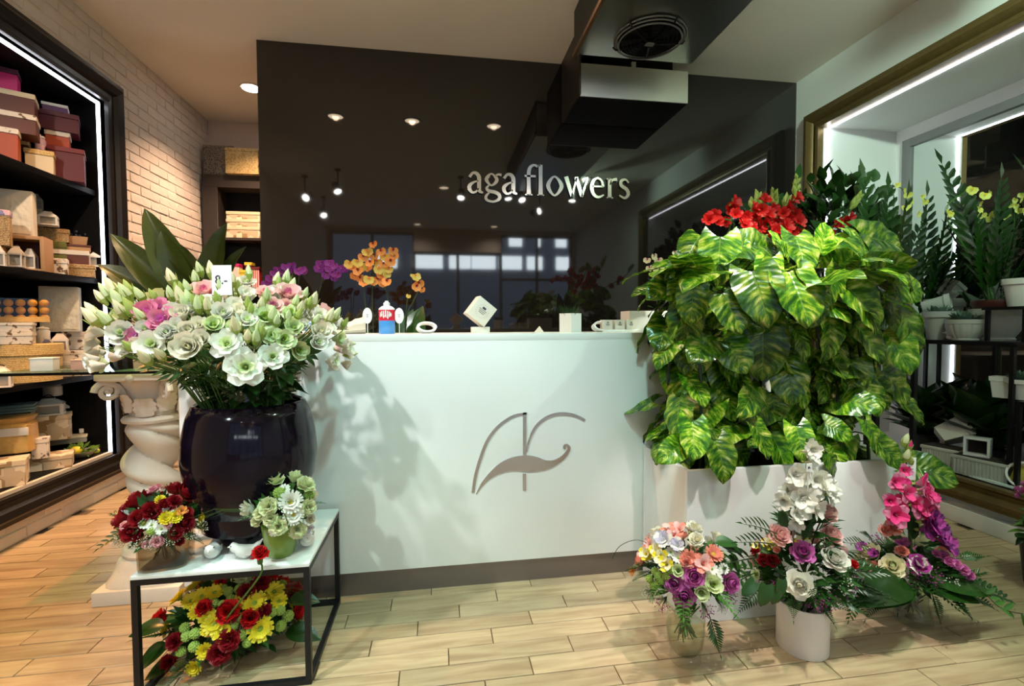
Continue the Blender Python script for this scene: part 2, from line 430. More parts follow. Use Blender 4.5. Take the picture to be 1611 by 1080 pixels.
# ================================================================== STRUCTURE
def slab(name, c, d, mt, **k):
    return struct(MB().box((0, 0, 0), d).obj(name, mt, None, c, **k))
ZC = 3.2; XL = -2.25; XR = 3.02; YB = 5.23; YP = 3.72; YF = -2.9
slab('ceiling', ((XL+XR)/2+.3, 1.1, ZC+.06), (7.2, 8.6, .12), mt_ceil)

# ---- floor: laid planks, each its own piece
fl = slab('floor', ((XL+XR)/2+.3, 1.1, -.055), (7.2, 8.6, .09), mt_sub)
PW, PL = .088, .44
pl_mesh = MB().box((0, 0, 0), (PL-.003, PW-.003, .012)).mesh('plank', mt_plank, bev=.0015, seg=1)
far = MB(); k = 0; y = YF+.06
row = 0
while y < YB-.05:
    x = XL+.35 + (row*.37 % 1)*PL-PL
    while x < XR+.1:
        under = -1.0 < x < 1.9 and 2.25 < y < 3.7
        a, b_ = max(x-PL/2, XL), min(x+PL/2, XR-.001)
        if b_-a > .05 and not under:
            if 1.25 < y < 4.6 and k < 290 and b_-a > PL-.01 and not (y > 3.75 and x > -.9):
                link('plank', pl_mesh, fl, (x-fl.location.x, y-fl.location.y, .049+U(-.0006, .0006))); k += 1
            else:
                far.box(((a+b_)/2-fl.location.x, y-fl.location.y, .049), (b_-a-.004, PW-.004, .012))
        x += PL
    y += PW; row += 1
far.obj('outer_planks', mt_plank, fl)['kind'] = 'stuff'

# ---- left wall with the cabinet recess, bricks painted over
CY0, CY1, CZ0, CZ1 = 1.75, 3.72, .27, 2.70      # recess of the display cabinet
wl = MB()
x0, x1 = XL-.62, XL+.001
def wbox(mb, xa, xb, ya, yb, za, zb): mb.box(((xa+xb)/2, (ya+yb)/2, (za+zb)/2), (xb-xa, yb-ya, zb-za))
wbox(wl, x0, x1, YF, CY0, 0, ZC); wbox(wl, x0, x1, CY1, YB+.3, 0, ZC)
wbox(wl, x0, x1, CY0, CY1, 0, CZ0); wbox(wl, x0, x1, CY0, CY1, CZ1, ZC); wbox(wl, x0-.05, x0, CY0, CY1, 0, ZC)
wl = struct(wl.obj('wall_left', mt_mortar))
BH, BL = .0745, .252
bvar = []
for i in range(4):
    mb = MB().box((0, 0, 0), (.022, BL-.009, BH-.008))
    me = mb.mesh('brick', mt_brick, bev=.004, seg=1)
    for v in me.vertices: v.co += rvec()*.0022
    bvar.append(me)
half = MB().box((0, 0, 0), (.022, BL/2-.009, BH-.008)).mesh('half_brick', mt_brick, bev=.004, seg=1)
nb = 0; extra = MB()
for j in range(43):
    z = BH*(j+.5)
    for i in range(24):
        yy = YB-BL/2-.004 - i*BL + (BL/2 if j % 2 else 0)
        if yy+BL/2 > YB: 
            link('brick', half, wl, (XL-.004, YB-BL/4-.004, z)); nb += 1; continue
        if yy < YF: break
        if yy-BL/2 < 3.885 and .12 < z < 2.90:
            if yy+BL/2 > 3.9: extra.box((XL-.004, (3.885+yy+BL/2)/2, z), (.022, yy+BL/2-3.885-.012, BH-.011))
            continue
        if yy > 2.3 and nb < 296 and (z > .12 or yy < 3.9):
            link('brick', bvar[(i*7+j*3) % 4], wl, (XL-.004+U(-.003, .003), yy, z)); nb += 1
        else: extra.box((XL-.004, yy, z), (.022, BL-.009, BH-.008))
extra.obj('outer_bricks', mt_brick, wl)['kind'] = 'stuff'

# ---- other walls
slab('wall_back', (.4, YB+.05, ZC/2), (6.4, .1, ZC), mt_wallwarm)
NY0, NY1, NZ0, NZ1, NX = .75, 3.42, .262, 2.705, 3.685   # display recess on the right
wr = MB()
wbox(wr, XR, NX+.1, NY1, YB, 0, ZC); wbox(wr, XR, NX+.1, YF, NY0, 0, ZC)
wbox(wr, XR, NX+.1, NY0, NY1, 0, NZ0); wbox(wr, XR, NX+.1, NY0, NY1, NZ1, ZC); wbox(wr, NX, NX+.1, NY0, NY1, NZ0, NZ1)
struct(wr.obj('wall_right', mt_niche))
slab('baseboard_right', (XR-.03, 1.5, .045), (.06, 4.4, .09), mt_white, bev=.004)
slab('wall_partition', ((-1.263+XR)/2, YP+.11, ZC/2), (XR+1.263, .16, ZC), mt_bshelf)
pn = MB().box((0, 0, 0), (XR+1.263, .03, ZC-.002)).obj('wall_feature', mt_panel, None, ((-1.263+XR)/2, YP+.015, ZC/2)); struct(pn)

# ---- shop front behind the viewer, seen in the glossy panel
wf = MB()
for a, b_, za, zb in ((XL-.6, -2.2, 0, ZC), (2.95, XR+.7, 0, ZC), (-2.2, 2.95, 3.12, ZC), (-.5, 1.35, 2.72, 3.12), (-2.2, -.5, 0, .4)):
    wbox(wf, a, b_, YF-.15, YF, za, zb)
struct(wf.obj('wall_front', mt_wallwarm))
wfr = MB()
for x in (-2.17, -1.35, -.5, .42, 1.35, 2.15, 2.92): wbox(wfr, x-.03, x+.03, YF-.1, YF-.04, .0 if x > -.4 else .4, 2.72 if .3 < x < .5 else 3.12)
for (a, b_, z) in ((-2.2, -.5, 3.09), (1.35, 2.95, 3.09), (1.35, 2.95, 2.15), (-.5, 1.35, 2.69), (-.5, 2.95, .04), (-2.2, -.5, .43)): wbox(wfr, a, b_, YF-.1, YF-.04, z-.03, z+.03)
w1 = struct(wfr.obj('window_1', mt_mframe))
for a, b_, z, zt in ((-2.17, -1.35, .44, 3.07), (-1.35, -.5, .44, 3.07), (-.5, .42, .05, 2.67), (.42, 1.35, .05, 2.67), (1.35, 2.15, .05, 3.07), (2.15, 2.92, .05, 3.07)):
    MB().box(((a+b_)/2, YF-.07, (z+zt)/2), (b_-a-.06, .008, zt-z)).obj('pane', mt_glass, w1)
mt_fac = M('street_wall', (.42, .46, .52), .8, var=.1, scale=1)
mt_day = emis('bright_street_window', (.85, .92, 1), 12)
fac = MB().box((0, 0, 0), (22, .3, 9)).obj('street_building', mt_fac, None, (1, -11, 3.2)); tag(fac, 'pale building across the street with a row of bright windows, mirrored in the dark panel', 'building')
for x, wd in ((-.75, 1.05), (.42, .80), (1.32, .90), (2.35, .88), (3.30, .60), (-2.4, 1.0), (4.6, .9), (6.0, .9)): MB().box((0, 0, 0), (wd, .06, .50)).obj('window', mt_day, fac, (x-.6, .17, .34))
for x, wd in ((2.55, .5), (3.45, .14), (4.35, .42)): MB().box((0, 0, 0), (wd, .06, .95)).obj('upper_window', mt_day, fac, (x-.6, .17, 1.45))
struct(MB().box((0, 0, 0), (24, 8, .1)).obj('floor_street', mt_fac, None, (1, -7.2, -.12)))

# ================================================================== LAMPS (each with its own light)
def lamp_light(name, p, aim, col, watts, cone, blend, parent, size=.035):
    ld = bpy.data.lights.new(name, 'SPOT'); ld.energy = watts; ld.color = col; ld.spot_size = rad(cone); ld.spot_blend = blend; ld.shadow_soft_size = size
    lo = bpy.data.objects.new(name, ld); COL.objects.link(lo); lo.parent = parent
    d = (Vector(aim)-Vector(p)).normalized()
    lo.location = Vector(p)-parent.location; lo.rotation_mode = 'QUATERNION'; lo.rotation_quaternion = d.to_track_quat('-Z', 'Y')
head = MB().lathe([(.02, -.15), (.045, -.145), (.05, -.05), (.056, 0), (.05, 0), (.046, -.012)], 20, cap=False).mesh('lamp_head', mt_darkframe)
lens = MB().lathe([(.0, 0), (.047, 0)], 20, c=(0, 0, -.008), cap=False).mesh('lens', mt_bulb)
where = ['over the counter middle', 'over the heart leaf planter', 'over the right floor bouquets', 'added to wash the right wall', 'nearest the brick wall', 'over the big vase', 'furthest toward the shop front', 'over the glass vase bouquet']
for (p, aim, col, wt, cone, bl), wh in zip(TRACK, where):
    d = (Vector(aim)-Vector(p)).normalized()
    t = thing('track_spotlight', 'small dark ceiling spotlight mirrored in the panel, '+wh, 'lamp', (p[0], p[1], ZC))
    put('lamp_head', head, t, Vector(p)-d*.01, d, roll=0); put('lens', lens, t, Vector(p)-d*.01, d, roll=0)
    MB().tube([(0, 0, 0), (0, 0, -.2), Vector(p)-d*.1-Vector((p[0], p[1], ZC))], .010, 6).obj('arm', mt_darkframe, t)
    MB().lathe([(.04, -.02), (.04, 0)], 16).obj('ceiling_plate', mt_darkframe, t)
    lamp_light('spot', Vector(p)+d*.01, aim, col, wt, cone, bl, t)
ring = MB().lathe([(.072, -.012), (.088, -.012), (.092, 0), (.072, 0), (.066, .01)], 24, cap=False).mesh('trim_ring', M('white_metal_trim', (.7, .66, .6), .4))
dl = MB().lathe([(0, -.003), (.07, -.003)], 24, cap=False).mesh('lens', mt_bulbw)
dl2 = MB().lathe([(0, -.006), (.04, -.006), (.072, -.014), (.072, -.004)], 24, cap=False).mesh('lens', mt_bulb)
dwh = ['above the counter left end', 'above the counter middle', 'above the counter right half', 'beside the feature wall end', 'over the aisle by the brick wall', 'over the aisle nearest the shop front', 'over the right floor', 'near the shop front left', 'near the shop front right', 'over the middle of the floor']
for (x, y, col, wt), wh in zip(DOWN, dwh):
    t = thing('ceiling_downlight', 'round recessed ceiling downlight with white rim '+wh, 'lamp', (x, y, ZC))
    link('trim_ring', ring, t); link('lens', dl2 if y > 4 else dl, t)
    lamp_light('spot', (x, y, ZC-.012), (x, y, 0), col, wt, 168 if x > 2 else (74 if y < 2.5 else 112) if x < -1.3 else 140, .8, t, .03)

# ================================================================== FRAMED DISPLAYS
def moulding(prof, path, name, mats, parent):
    """profile (out, proud) swept along mitred straight runs; path gives (y, z) of the inner edge corners and the outward direction"""
    for (A, B, oa, ob) in path:
        vs = []; n = len(prof)
        for (o, h) in prof: vs.append((A, o, h, oa))
        mb = MB(); pts = []
        for (P, oo) in ((A, oa), (B, ob)):
            pts += [(h, P[0]+oo[0]*o, P[1]+oo[1]*o) for o, h in prof]
        fs = [(i, i+1, n+i+1, n+i) for i in range(n-1)]+[tuple(range(n-1, -1, -1)), tuple(range(n, 2*n))]
        mb.add(pts, fs)
        mb.obj(name, mats, parent, sharp=25)
# left cabinet
t = thing('display_cabinet', 'tall wall cabinet in a dark moulded frame with lit edge strip and three black shelves', 'cabinet', (XL, 0, 0))
pr = [(0, -.03), (0, .025), (.02, .028), (.03, .018), (.06, .02), (.075, .045), (.115, .058), (.13, .05), (.14, .03), (.165, .03), (.17, .0)]
corners = [((CY0, CZ0), (-1, -1)), ((CY1, CZ0), (1, -.8)), ((CY1, CZ1), (1, 1)), ((CY0, CZ1), (-1, 1))]
moulding(pr, [(corners[i][0], corners[(i+1) % 4][0], corners[i][1], corners[(i+1) % 4][1]) for i in range(4)], 'frame_moulding', mt_darkframe, t)
bx = lambda n, c, d, mt, par=t, **k: MB().box(c, d).obj(n, mt, par, **k)
ym, yl = (CY0+CY1)/2, CY1-CY0
bx('back_panel', (-.56, ym, (CZ0+CZ1)/2), (.02, yl-.02, CZ1-CZ0-.02), mt_black)
bx('side_panel', (-.29, CY1-.012, (CZ0+CZ1)/2), (.52, .02, CZ1-CZ0-.02), mt_black)
bx('side_panel', (-.29, CY0+.012, (CZ0+CZ1)/2), (.52, .02, CZ1-CZ0-.02), mt_black)
bx('top_panel', (-.29, ym, CZ1-.012), (.52, yl-.05, .02), mt_black)
bx('bottom_panel', (-.29, ym, CZ0+.012), (.52, yl-.05, .02), mt_black)
SHZ = {1: 2.09, 2: 1.49, 3: .84, 4: CZ0+.022}
for k in (1, 2, 3): bx('shelf', (-.305, ym, SHZ[k]-.018), (.49, yl-.05, .036), mt_black, bev=.003)
bx('light_strip', (-.03, CY1-.014, (CZ0+CZ1)/2), (.010, .024, CZ1-CZ0-.012), mt_led)
bx('light_strip', (-.03, ym, CZ1-.016), (.010, yl-.07, .018), mt_led)
bx('pale_sill_strip', (-.02, ym, CZ0+.012), (.03, yl-.07, .02), mt_stonew)
# right gilt frame round the display recess
t = thing('gilt_frame', 'large gilded moulded frame with a lit inner edge around the right display recess', 'frame', (XR, 0, 0))
pr = [(0, .03), (0, -.05), (.02, -.055), (.035, -.04), (.06, -.038), (.075, -.06), (.10, -.075), (.125, -.07), (.14, -.045), (.165, -.04), (.17, 0)]
corners = [((NY0, NZ0), (-1, -.8)), ((NY1, NZ0), (1, -.8)), ((NY1, NZ1), (1, .9)), ((NY0, NZ1), (-1, .9))]
moulding(pr, [(corners[i][0], corners[(i+1) % 4][0], corners[i][1], corners[(i+1) % 4][1]) for i in range(4)], 'frame_moulding', mt_gilt, t)
ym, yl = (NY0+NY1)/2, NY1-NY0
bx = lambda n, c, d, mt, par=t, **k: MB().box(c, d).obj(n, mt, par, **k)
bx('light_strip', (.040, NY1-.007, (NZ0+NZ1)/2), (.010, .010, NZ1-NZ0-.01), mt_led)
bx('light_strip', (.040, ym, NZ1-.006), (.010, yl-.05, .007), mt_led)
bx('light_strip', (.045, ym, NZ0+.006), (.02, yl-.05, .008), M('pale_ledge', (.7, .8, .76), .4))
# framed mirror on the back of the recess
t = thing('wall_mirror', 'large mirror in a flat grey frame on the back of the right display recess', 'mirror', (NX, 0, 0))
my0, my1, mz0, mz1 = .95, 3.335, .42, 2.60; fw = .062
bx('mirror_glass', (-.012, (my0+my1)/2, (mz0+mz1)/2), (.01, my1-my0-.06, mz1-mz0-.06), mt_mirror, t)
for c, d in (((-.02, my1-fw/2, (mz0+mz1)/2), (.036, fw, mz1-mz0)), ((-.02, my0+fw/2, (mz0+mz1)/2), (.036, fw, mz1-mz0)),
             ((-.02, (my0+my1)/2, mz1-fw/2), (.036, my1-my0-2*fw, fw)), ((-.02, (my0+my1)/2, mz0+fw/2), (.036, my1-my0-2*fw, fw))):
    bx('frame_rail', c, d, mt_mframe, t, bev=.003)

# ================================================================== COUNTER
YCN = 2.08; ZT = 1.122
t = thing('sales_counter', 'white lacquered sales counter with a brushed metal plinth and curved emblem', 'counter', (0, YCN, 0))
bx = lambda n, c, d, mt, par=t, **k: MB().box(c, d).obj(n, mt, par, **k)
bx('front_panel', (.285, .015, (.104+ZT-.03)/2), (2.63, .03, ZT-.03-.104), mt_lacq, bev=.002)
bx('top_board', (.285, .21, ZT-.015), (2.63, .42, .03), mt_lacq, bev=.002)
bx('plinth', (.285, .03, .052), (2.60, .03, .104), mt_plinth)
bx('end_panel', (-1.015, .225, (ZT-.03)/2), (.03, .39, ZT-.03), mt_lacq, bev=.002)
bx('end_panel', (1.585, .225, (ZT-.03)/2), (.03, .39, ZT-.03), mt_lacq, bev=.002)
bx('work_top', (.285, .72, .79), (2.57, .60, .03), mt_lacq2, bev=.002)
bx('rear_panel', (.285, 1.0, .39), (2.57, .03, .77), mt_lacq2)
lg = MB()
zz = lambda x, y: (640+x/3.176, 620+y/3.176)
def to3(a, b, h):
    p = at(*zz(a, b), Y=YCN); return (p.x, -.0045+h, p.z)
em = lambda *S: [MB().stroke(s, to3, .006, 5).obj('emblem_stroke', mt_logo, t, sharp=60) for s in S]
em([(330, 492, 15), (345, 400, 15), (375, 300, 15), (405, 228, 14), (450, 168, 13), (500, 128, 12), (545, 106, 11), (600, 97, 9)],
   [(588, 92, 17), (588, 200, 17), (588, 305, 17)], [(587, 398, 17), (587, 482, 16)],
   [(598, 290, 5), (608, 240, 9), (630, 185, 12), (660, 145, 13), (705, 114, 14), (760, 99, 14), (820, 102, 13), (865, 118, 12), (889, 133, 12)],
   [(347, 500, 3), (375, 452, 12), (420, 405, 26), (475, 368, 48), (530, 350, 66), (590, 347, 80), (640, 350, 74), (690, 354, 48), (735, 344, 28), (775, 320, 20), (800, 292, 16), (810, 268, 14), (800, 256, 12), (788, 258, 10), (785, 268, 10), (793, 273, 8)])

# ================================================================== SHOP SIGN ON THE PANEL
t = thing('shop_sign', 'polished metal lettering reading aga flowers on the dark glossy panel', 'sign', (.228, YP, 2.168))
G = {
 'a': (.78, [[(.10, .76, .13), (.26, .96, .12), (.44, .94, .17), (.55, .76, .19), (.55, .40, .19), (.57, .12, .17), (.74, .03, .07)],
             [(.52, .60, .06), (.30, .52, .10), (.11, .36, .17), (.11, .16, .17), (.25, .03, .11), (.42, .09, .09), (.52, .24, .06)]], []),
 'g': (.86, [[(.56, .86, .08), (.68, .94, .10), (.84, .92, .13)], [(.24, .40, .06), (.13, .26, .13), (.24, .13, .16), (.52, .08, .17), (.72, -.04, .17), (.72, -.24, .15), (.44, -.38, .10), (.13, -.30, .13), (.10, -.12, .13), (.26, .06, .07)]],
       [[(.12, .68, .17), (.36, .96, .08), (.62, .68, .17), (.36, .40, .08)]]),
 'f': (.62, [[(.22, 0, .22), (.22, .5, .18), (.22, 1.1, .18), (.30, 1.36, .15), (.48, 1.47, .11), (.66, 1.41, .13)], [(.02, .93, .10), (.56, .93, .10)], [(.05, .02, .05), (.40, .02, .05)]], []),
 'l': (.42, [[(.02, 1.44, .05), (.16, 1.47, .10)], [(.18, 0, .22), (.18, .7, .18), (.18, 1.5, .19)], [(.03, .02, .05), (.35, .02, .05)]], []),
 'o': (.98, [], [[(.13, .5, .20), (.45, .96, .09), (.80, .5, .20), (.45, .03, .09)]]),
 'w': (1.22, [[(.04, .98, .20), (.18, .55, .19), (.34, .02, .15)], [(.34, .02, .10), (.58, .95, .08)], [(.54, .98, .18), (.68, .55, .19), (.84, .02, .15)], [(.84, .02, .10), (1.13, .98, .08)]], []),
 'e': (.86, [[(.14, .56, .08), (.72, .56, .08)], [(.70, .56, .14), (.63, .84, .11), (.42, .97, .09), (.20, .82, .15), (.12, .5, .19), (.22, .16, .16), (.46, .03, .12), (.74, .15, .07)]], []),
 'r': (.60, [[(.18, 0, .20), (.18, .5, .18), (.18, .98, .19)], [(.20, .66, .06), (.32, .90, .11), (.56, .95, .17)], [(.03, .02, .05), (.36, .02, .05)], [(.02, .95, .06), (.2, .97, .06)]], []),
 's': (.66, [[(.56, .80, .08), (.40, .96, .10), (.18, .88, .15), (.18, .66, .17), (.46, .46, .18), (.54, .22, .17), (.36, .03, .12), (.08, .16, .08)]], []),
}
def letter(ch, x0, z0, h, wscale, parent, mt, depth=.02):
    wd, st, lo = G[ch]; mb = MB()
    to = lambda a, b, k: (x0+a*h*wscale, -.004-k, z0+b*h)
    for s in st: mb.stroke(s, to, depth, 5)
    for s in lo: mb.stroke(s, to, depth, 6, closed=True)
    mb.obj('letter', mt, parent, sharp=50)
    return wd*h*wscale
tot = sum(G[c][0] for c in 'agaflowers')+.30
h = .158; ws = 1.307/(tot*h); x = 0
for ch in 'aga flowers':
    if ch == ' ': x += .30*h*ws; continue
    x += letter(ch, x, 0, h, ws, t, mt_letter)

# ================================================================== VENTILATION DUCT
t = thing('ventilation_duct', 'stainless ceiling ventilation duct with round fan grille and hanging steel box', 'duct', (1.3, 3.3, ZC))
bx = lambda n, c, d, mt, par=t, **k: MB().box(c, d).obj(n, mt, par, **k)
bx('duct_body', (-.005, -1.15, -.15), (.79, 1.8, .30), mt_steel2, bev=.004)
bx('duct_edge_angle', (-.41, -1.13, -.29), (.02, 1.84, .025), M('copper_brown_edge', (.20, .11, .06), .4, metal=.6))
bx('duct_side_sheet', (-.404, -1.13, -.14), (.008, 1.84, .27), mt_iron)
bx('outlet_box', (.085, .195, -.345), (.80, .44, .225), mt_iron, bev=.003)
bx('outlet_face', (.085, -.032, -.345), (.80, .012, .225), mt_steel, bev=.003)
bx('side_plate', (-.325, .17, -.23), (.014, .48, .46), mt_bshelf, bev=.002)
bx('neck', (.10, .22, -.13), (.60, .38, .24), mt_black)
bx('hanger', (.08, -.02, -.24), (.03, .015, .10), mt_steel)
cx, cy, cz = -.02, -.50, -.305
MB().lathe([(.0, -.012), (.19, -.012), (.19, 0)], 40, (cx, cy, cz)).obj('fan_disc', mt_black, t)
gr = MB()
for i, r in enumerate((.06, .085, .11, .135, .16)): gr.tube([(cx+r*cos(2*pi*k/36), cy+r*sin(2*pi*k/36), cz-.035+.02*(r/.2)**2) for k in range(37)], .0028, 4)
g_ob = gr.obj('grille_rings', mt_iron, t)
mb = MB()
for r, dz in ((.185, -.03), (.20, -.018), (.212, -.006)): mb.tube([(cx+r*cos(2*pi*k/48), cy+r*sin(2*pi*k/48), cz+dz) for k in range(49)], .005, 5)
mb.obj('grille_rim', mt_mframe, t)
for k in range(5): MB().tube([(cx+.03*cos(1.2566*k), cy+.03*sin(1.2566*k), cz-.04), (cx+.21*cos(1.2566*k), cy+.21*sin(1.2566*k), cz-.02), (cx+.225*cos(1.2566*k), cy+.225*sin(1.2566*k), cz)], .006, 5).obj('grille_spoke', mt_iron, t)
for k in range(7):
    a = 2*pi*k/7; e = Vector((cos(a), sin(a), 0)); f = Vector((-sin(a), cos(a), 0)); c = Vector((cx, cy, cz-.016))
    MB().add([c+e*.04, c+e*.17-f*.02, c+e*.165+f*.055+Vector((0, 0, -.006)), c+e*.04+f*.03], [(0, 1, 2, 3)]).obj('fan_blade', mt_iron, t)
MB().box((cx, cy, cz-.042), (.05, .03, .008)).obj('fan_hub', mt_mframe, t)
# ================================================================== FLOWER KIT (shared meshes)
rounded = lambda u: max(.02, sin(pi*(.13+.72*u)))**.8
pointed = lambda u: max(.02, sin(pi*min(1, .10+.90*u**.85)))**.9
def petal(mb, L, W, r0, ph0, ph1, az, n=(4, 2), ruf=0, mi=0, wrap=1, z0=0, shape=rounded, cup=0, rf=7):
    nu, nv = n; P = [(r0, z0)]
    for i in range(nu):
        ph = rad(ph0+(ph1-ph0)*(i+.5)/nu); P.append((P[-1][0]+L/nu*sin(ph), P[-1][1]+L/nu*cos(ph)))
    ca, sa = cos(az), sin(az)
    def fn(u, v):
        i = min(nu, int(round(u*nu))); r, z = P[i]; w = W*shape(u); t = (v-.5)*2
        z += cup*t*t*W + ruf*sin(t*rf+az*5)*u
        if wrap:
            a = t*w/max(r, .55*W); return ((r)*cos(az+a), (r)*sin(az+a), z)
        return (r*ca-t*w*sa, r*sa+t*w*ca, z)
    mb.grid(fn, nu, nv*2 if nv < 3 else nv, mi)
def rose_mesh(name, outer, inner, s=1, seed=0):
    rnd = random.Random(seed); mb = MB(); R = .0285*s
    mb.lathe([(0, -.25*R), (.3*R, .0), (.24*R, .6*R), (.08*R, .85*R)], 8, mi=1)
    for k, (n, r0, L, W, p0, p1) in enumerate([(3, .13, 1.22, .60, 12, -36), (4, .25, 1.28, .68, 12, -24), (5, .37, 1.30, .74, 14, -8), (5, .46, 1.24, .64, 18, 20), (5, .52, 1.22, .70, 26, 46), (5, .55, 1.18, .76, 38, 72)]):
        for i in range(n):
            petal(mb, L*R, W*R, r0*R, p0+rnd.uniform(-5, 5), p1+rnd.uniform(-8, 8), 2*pi*(i+.4*k)/n+rnd.uniform(-.15, .15), mi=1 if k < 2 else 0, z0=-.12*R*k, ruf=.05*R, n=(4, 2))
    mb.lathe([(0, -.6*R), (.25*R, -.5*R), (.4*R, -.1*R)], 8, mi=2, cap=False)
    return mb.mesh(name, [pt[outer], pt[inner], mt_stem])
def lisi_mesh(name, outer, inner, op=.5, seed=0, R=.0275):
    """lisianthus: wide soft petals; op = 0 closed cup .. 1 wide open"""
    rnd = random.Random(seed); mb = MB()
    for k in range(3):
        n = 5 if k else 4
        for i in range(n):
            p0 = (2, 12, 24)[k]+op*16; p1 = (-10, 6, 14)[k]+op*(40, 60, 82)[k]
            petal(mb, (1.35, 1.6, 1.75)[k]*R, (.55, .85, 1.0)[k]*R, (.12, .2, .26)[k]*R, p0+rnd.uniform(-5, 5), p1+rnd.uniform(-12, 12), 2*pi*(i+.5*k)/n+rnd.uniform(-.2, .2), n=(5, 2), ruf=.10*R*(op+.3), mi=1 if k == 0 else 0, z0=-.05*R*k)
    mb.lathe([(0, -.25*R), (.2*R, -.15*R), (.3*R, .15*R)], 8, mi=2, cap=False)
    mb.lathe([(.05*R, 0), (.16*R, .5*R), (.05*R, .75*R)], 6, mi=2)
    return mb.mesh(name, [pt[outer], pt[inner], pt['bud']])
def bud_mesh(name, c1, c2, L=.034, R=.0085):
    mb = MB(); pr = [(.003, -.012), (R*.6, -.006), (R, L*.2), (R*.95, L*.45), (R*.5, L*.8), (.0006, L)]
    mb.lathe(pr[:3], 7, mi=1, cap=False); mb.lathe(pr[2:], 7, mi=0, cap=False)
    for k in range(3): mb.tube([(R*.9*cos(k*2.1), R*.9*sin(k*2.1), 0), (R*1.15*cos(k*2.1), R*1.15*sin(k*2.1), L*.35), (R*1.3*cos(k*2.1), R*1.3*sin(k*2.1), L*.6)], [.0018, .0015, .0004], 4, mi=1)
    return mb.mesh(name, [pt[c1], pt[c2]])
def carn_mesh(name, outer, inner=None, R=.030, seed=0, n=30):
    rnd = random.Random(seed); mb = MB()
    for i in range(n):
        t = i/n; p = 5+80*t
        petal(mb, R*(1.05+.1*rnd.random()), R*.42, R*.08, p*.6, p+rnd.uniform(-15, 15), i*2.4, n=(3, 4), ruf=R*.16, rf=11, wrap=0, mi=0 if (i % 3 or not inner) else 1, z0=R*.15*(1-t), shape=lambda u: .25+.75*u)
    mb.lathe([(0, -R), (.3*R, -.9*R), (.36*R, -.1*R)], 8, mi=2, cap=False)
    return mb.mesh(name, [pt[outer], pt[inner or outer], mt_stem])
def daisy_mesh(name, c, disc, R=.022, n=14, seed=0, layers=1, flat=78):
    rnd = random.Random(seed); mb = MB()
    for l in range(layers):
        for i in range(n): petal(mb, R*(1-.22*l), R*.19*14/n, R*.14, 60-20*l, flat-22*l+rnd.uniform(-10, 10), 2*pi*(i+.5*l)/n+rnd.uniform(-.08, .08), n=(3, 1), wrap=0, mi=0, z0=.02*R*l, shape=lambda u: .45+.55*sin(pi*(.1+.75*u)), cup=.1)
    mb.ball((0, 0, .06*R), (.26*R, .26*R, .18*R), 9, 5, mi=1)
    mb.tube([(0, 0, 0), (0, 0, -R)], R*.07, 5, mi=2)
    return mb.mesh(name, [pt[c], disc, mt_stem])
def pom_mesh(name, c, R=.0165):
    mb = MB()
    for k in range(46):
        z = 1-2*(k+.5)/46*.85; a = k*2.39996; q = math.sqrt(max(0, 1-z*z)); d = Vector((q*cos(a), q*sin(a), z))
        mb.ball(d*R*.82, R*.24, 5, 3)
    mb.ball((0, 0, 0), R*.85, 8, 5)
    return mb.mesh(name, [pt[c]])
def glad_mesh(name, outer, inner, R=.040, seed=0):
    rnd = random.Random(seed); mb = MB()
    for i in range(6): petal(mb, R*1.55, R*.62, R*.10, 12+rnd.uniform(-4, 4), (62 if i % 2 else 80)+rnd.uniform(-12, 12), 2*pi*i/6, n=(5, 2), ruf=R*.07, mi=0 if i % 2 else 1, wrap=1, z0=-R*.02*(i % 2))
    for k in range(3): mb.tube([(0, 0, .1*R), (R*.12*cos(k*2.1), R*.12*sin(k*2.1), R*.9)], R*.025, 4, mi=1)
    mb.lathe([(0, -R*.45), (R*.16, -R*.2), (R*.14, R*.1)], 7, mi=2, cap=False)
    return mb.mesh(name, [pt[outer], pt[inner], pt['bud']])
def orchid_mesh(name, c, lip, R=.032, seed=0):
    rnd = random.Random(seed); mb = MB()
    for a, L, W in ((90, 1.0, .42), (210, 1.0, .40), (330, 1.0, .40), (8, 1.05, .74), (172, 1.05, .74)):
        petal(mb, R*L, R*W, R*.06, 62, 88+rnd.uniform(-6, 10), rad(a), n=(4, 2), wrap=0, cup=.10, z0=.02*R*(a in (8, 172)), ruf=R*.02)
    petal(mb, R*.62, R*.26, R*.05, 30, 95, rad(270), n=(4, 2), wrap=0, mi=1, z0=.05*R, cup=.5)
    for a in (235, 305): petal(mb, R*.3, R*.14, R*.05, 5, 20, rad(a), n=(2, 1), wrap=0, mi=1, z0=.05*R)
    mb.ball((0, R*.03, R*.14), (R*.09, R*.10, R*.15), 7, 5, mi=2)
    return mb.mesh(name, [pt[c], pt[lip], pt['cream']])
def leaf_mesh(name, L, W, mt, nu=6, nv=4, fold=.25, bend=.2, lobes=0, shape=None, wavy=0, stalk=0):
    shape = shape or (lambda u: sin(pi*min(1, .06+.94*u**.8))**.85)
    def fn(u, v):
        t = (v-.5)*2; w = W*shape(u)
        y = u*L - lobes*L*abs(t)**1.6*(1-u)**3
        z = fold*abs(t)*w - bend*L*u*u - (.10*L*t*t*lobes*2 if lobes else 0) + wavy*sin(u*17)*abs(t)*W
        return (t*w, y, z)
    mb = MB().grid(fn, nu, nv)
    if stalk: mb.tube([(0, -stalk, -stalk*.25), (0, 0, 0)], .0022, 4, 1)
    return mb.mesh(name, [mt, mt_stem], sharp=80)
